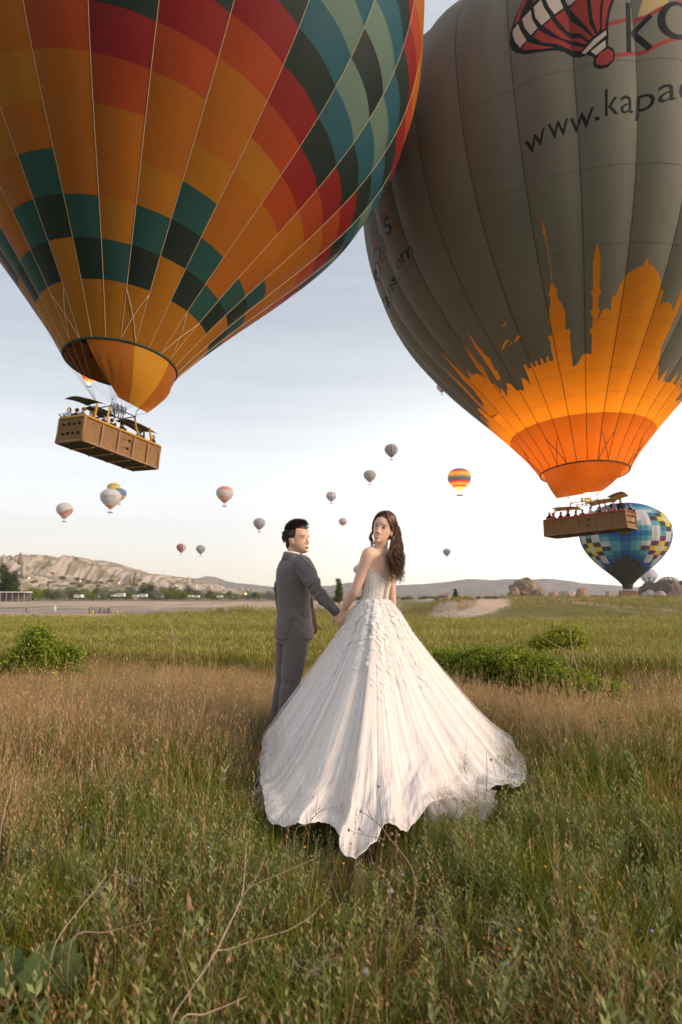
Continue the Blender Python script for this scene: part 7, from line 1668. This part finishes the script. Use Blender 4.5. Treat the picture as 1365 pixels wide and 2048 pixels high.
stalk('bent_straw', 'thin brown straw lying nearly flat beside the broad leaves', Bz([(280, 355), (420, 320), (540, 288), (640, 262)], *zd), 2.0, 2.3, [], r=.003, m=weed_m, cat='straw')
stalk('dry_stalk', 'pale upright stalk in the grass at far left', Bz([(5, 780), (25, 690), (50, 590), (65, 515)], 2.4375, (0, 1340)), 3.0, 3.1, [], r=.003)
r8 = random.Random(31)
TWL = ['pale dead twigs standing in the grass at left, level with the hem', 'pale dead twigs near the left edge above the broad leaves', 'dead twigs lying halfway between the leafy shrub and the gown', 'dead twigs right above the broad leaves', 'tangled dead twigs beside the straight leaning straw', 'dead twigs left of the lowest tip of the gown', 'dead twigs below the net underskirt', 'dead twigs at the root of the forked dry weed', 'dead twigs in the grass right of the forked dry weed', 'dead twigs at the bottom edge right of the forked straw']
for k, (px, py, Yk) in enumerate([(205, 1660, 3.2), (70, 1700, 2.9), (330, 1600, 3.7), (180, 1790, 2.35), (250, 1760, 2.4), (440, 1670, 3.0), (950, 1700, 3.0), (860, 1860, 2.15), (1010, 1850, 2.2), (620, 1940, 1.95)]):
    br = []; x_, y_ = px, py
    for q in range(11):
        a = r8.uniform(-3.1, .0); l = r8.uniform(18, 70); jx, jy = r8.uniform(-28, 28), r8.uniform(-8, 22); b_ = r8.uniform(-.9, .9); br.append([(x_ + jx, y_ + jy), (x_ + jx + math.cos(a) * l * .5, y_ + jy + math.sin(a) * l * .45), (x_ + jx + math.cos(a + b_) * l, y_ + jy + math.sin(a + b_) * l * .8)])
    stalk('dead_twig', TWL[k], [(px + 30, py + 28), (px + 12, py + 8), (px - 34, py - 14)], Yk, Yk, br, r=.0016, m=pm('dead_wood', (.36, .30, .25), (.25, .2, .16), scale=40, rough=.9))
for o in [o for o in scene.objects if o.name.startswith('dead_twig')]: o['group'] = 'tangles of dead twigs in the foreground'
# broad lobed leaves at bottom left
bl_m = pm('broad_leaf', (.075, .12, .03), (.12, .165, .05), scale=8, rough=.55, bump=.003, bscale=30, transl=.3)
bc = at(20, 1935, 1.95); bz0 = gz(bc.x, bc.y); plant = empty('broad_leaved_plant', (bc.x, bc.y, bz0), label='plant with large wavy grey-green leaves at the bottom left corner', cat='plant')
for k, (px, py, L_, az, tiltk) in enumerate([(58, 1850, .13, 1.25, .9), (15, 1866, .12, 1.75, .8), (92, 1850, .11, .70, .6), (96, 1895, .09, .15, .35), (-15, 1900, .12, 2.2, .5), (40, 1910, .10, 1.3, .5), (70, 1880, .10, .9, .7)]):
    c = at(px, py + 55, 1.95) ; b0 = Vector((c.x, 1.95 + .02 * k, bz0 + .10)); d = Vector((math.cos(az) * (1 - tiltk * .5), .25, tiltk)).normalized(); sd = d.cross(Vector((0, -1, .3))).normalized(); up_ = sd.cross(d)
    V = []; nn_ = 12
    for i in range(nn_ + 1):
        t = i / nn_; w = .30 * L_ * math.sin(math.pi * min(1, t * .92 + .06)) ** .7 * (1 + .16 * math.sin(t * 22 + k)); cpt = b0 + d * L_ * t + up_ * (-.22 * L_ * t * t)
        for j, f in enumerate((-1, -.5, 0, .5, 1)): V.append(cpt + sd * w * f + up_ * (.05 * L_ * abs(f) + .03 * L_ * math.sin(t * 16 + f * 5)) - plant.location)
    obj('leaf', mesh('leaf', V, [(i * 5 + j, i * 5 + j + 1, i * 5 + j + 6, i * 5 + j + 5) for i in range(nn_) for j in range(4)], bl_m), plant)
    MB().tube([Vector(V[i * 5 + 2]) + up_ * .001 for i in range(nn_ + 1)], .0016, 4).build('midrib', m_yg, bpy.data.objects[[o for o in plant.children][-1].name])
    MB().tube([Vector((0, 0, 0)), b0 - plant.location], [.006, .004], 6).build('leaf_stalk', bl_m, plant)
# yellow umbels, tiny flowers, seed clocks
yf_m = pm('flower_yellow', (.62, .40, .02), (.70, .50, .05), scale=30, rough=.7)
for px, py, lb_ in [(109, 1346, 'yellow flower head in front of the leafy shrub, uppermost of the three'), (49, 1387, 'yellow flower head at left, middle one of three'), (43, 1397, 'yellow flower head at left, lowest one of three')]:
    Y = 8.3 if py < 1360 else 7.0; c = at(px, py, Y); z0 = gz(c.x, Y); r = empty('yellow_flower', (c.x, Y, z0), label=lb_, cat='flower'); h_ = c.z - z0; MB().tube([(0, 0, 0), (.01, 0, h_ * .6), (0, 0, h_)], .003, 5).build('stem', m_green, r); fm_ = MB(); q_ = random.Random(int(px))
    for k in range(26): x_, y_ = spot(q_, .036); fm_.ball((x_, y_, h_ + .012 * q_.random()), .0065, 6, 4); fm_.tube([(0, 0, h_ - .03), (x_, y_, h_)], .0008, 3)
    fm_.build('flower_head', yf_m, r)
fl5 = MB(); q_ = random.Random(77)
for k in range(150):
    a = q_.uniform(-.5, .55); r_ = q_.uniform(1.9, 5.5); x_, y_ = r_ * math.sin(a), r_ * math.cos(a)
    if bool(in_skirt(np.array([x_]), np.array([y_]), 1.05)[0]): continue
    if k % 3 == 0 and x_ < 0: continue
    z_ = gz(x_, y_) + q_.uniform(.06, .22); fl5.ball((x_, y_, z_), (.0055, .0055, .004), 6, 4, m=0 if k % 4 else 1); fl5.tube([(x_, y_, z_ - .1), (x_, y_, z_)], .0007, 3, m=2)
tag(fl5.build('tiny_flowers', [pm('flower_orange', (.65, .33, .02)), pm('flower_lilac', (.30, .24, .48)), m_green]), 'tiny orange and lilac wildflowers dotted through the foreground grass', 'flowers', kind='stuff')
puff = pm('seed_clock', (.62, .58, .54), rough=.95, transl=.4)
for px, py, Y, lb_ in [(1187, 1837, 2.25, 'pale round seed clock in the grass at lower right'), (732, 1944, 1.95, 'pale round seed clock near the bottom edge below the gown'), (279, 1921, 2.0, 'pale round seed clock among straws at lower left'), (782, 1782, 2.5, 'small pale seed clock below the hem of the gown')]:
    c = at(px, py, Y); z0 = gz(c.x, Y); r = empty('seed_clock', (c.x, Y, z0), label=lb_, cat='flower'); h_ = max(.04, c.z - z0); MB().tube([(0, 0, 0), (0, 0, h_)], .0015, 5).build('stem', weed_m, r); b = MB().ball((0, 0, h_), .006, 8, 6)
    for q in range(60): dd = Vector((q_.gauss(0, 1), q_.gauss(0, 1), q_.gauss(0, 1))).normalized(); b.tube([Vector((0, 0, h_)) + dd * .005, Vector((0, 0, h_)) + dd * .011], [.0003, .0011], 3)
    b.build('seed_ball', puff, r)
for px, py, Y, lb_ in [(1220, 1712, 3.0, 'curled papery brown seed pod on a thin stem at right'), (1268, 1812, 2.4, 'curled papery brown seed pod, lower of the two at right'), (375, 1815, 2.3, 'papery tan seed pod in the grass left of the forked straw')]:
    c = at(px, py, Y); z0 = gz(c.x, Y); r = empty('seed_pod', (c.x, Y, z0), label=lb_, cat='seed pod'); h_ = max(.04, c.z - z0); MB().tube([(0, 0, 0), (.005, 0, h_)], .0015, 5).build('stem', weed_m, r)
    MB().tube([(0, 0, h_ - .02), (.006, 0, h_), (.004, 0, h_ + .022), (0, 0, h_ + .042)], [.003, .011, .009, .001], 8, flat=.5).build('pod', pm('pod_brown', (.46, .26, .17), (.36, .19, .12), scale=40, rough=.8, transl=.3), r)
HAZE = 0.00011
# ------------------------------------------------------------------ haze: one closed box of thin air
hz = MB().box((0, 900, 300), (4800, 4800, 302))
hm = bpy.data.materials.new('thin_air'); hm.use_nodes = True; hn = hm.node_tree.nodes; hn.clear()
pv = hn.new('ShaderNodeVolumePrincipled'); pv.inputs['Color'].default_value = (.93, .94, .97, 1); pv.inputs['Density'].default_value = HAZE; pv.inputs['Anisotropy'].default_value = .3
ho = hn.new('ShaderNodeOutputMaterial'); hm.node_tree.links.new(pv.outputs[0], ho.inputs['Volume'])
haze = hz.build('haze', hm, smooth=False); tag(haze, kind='stuff')
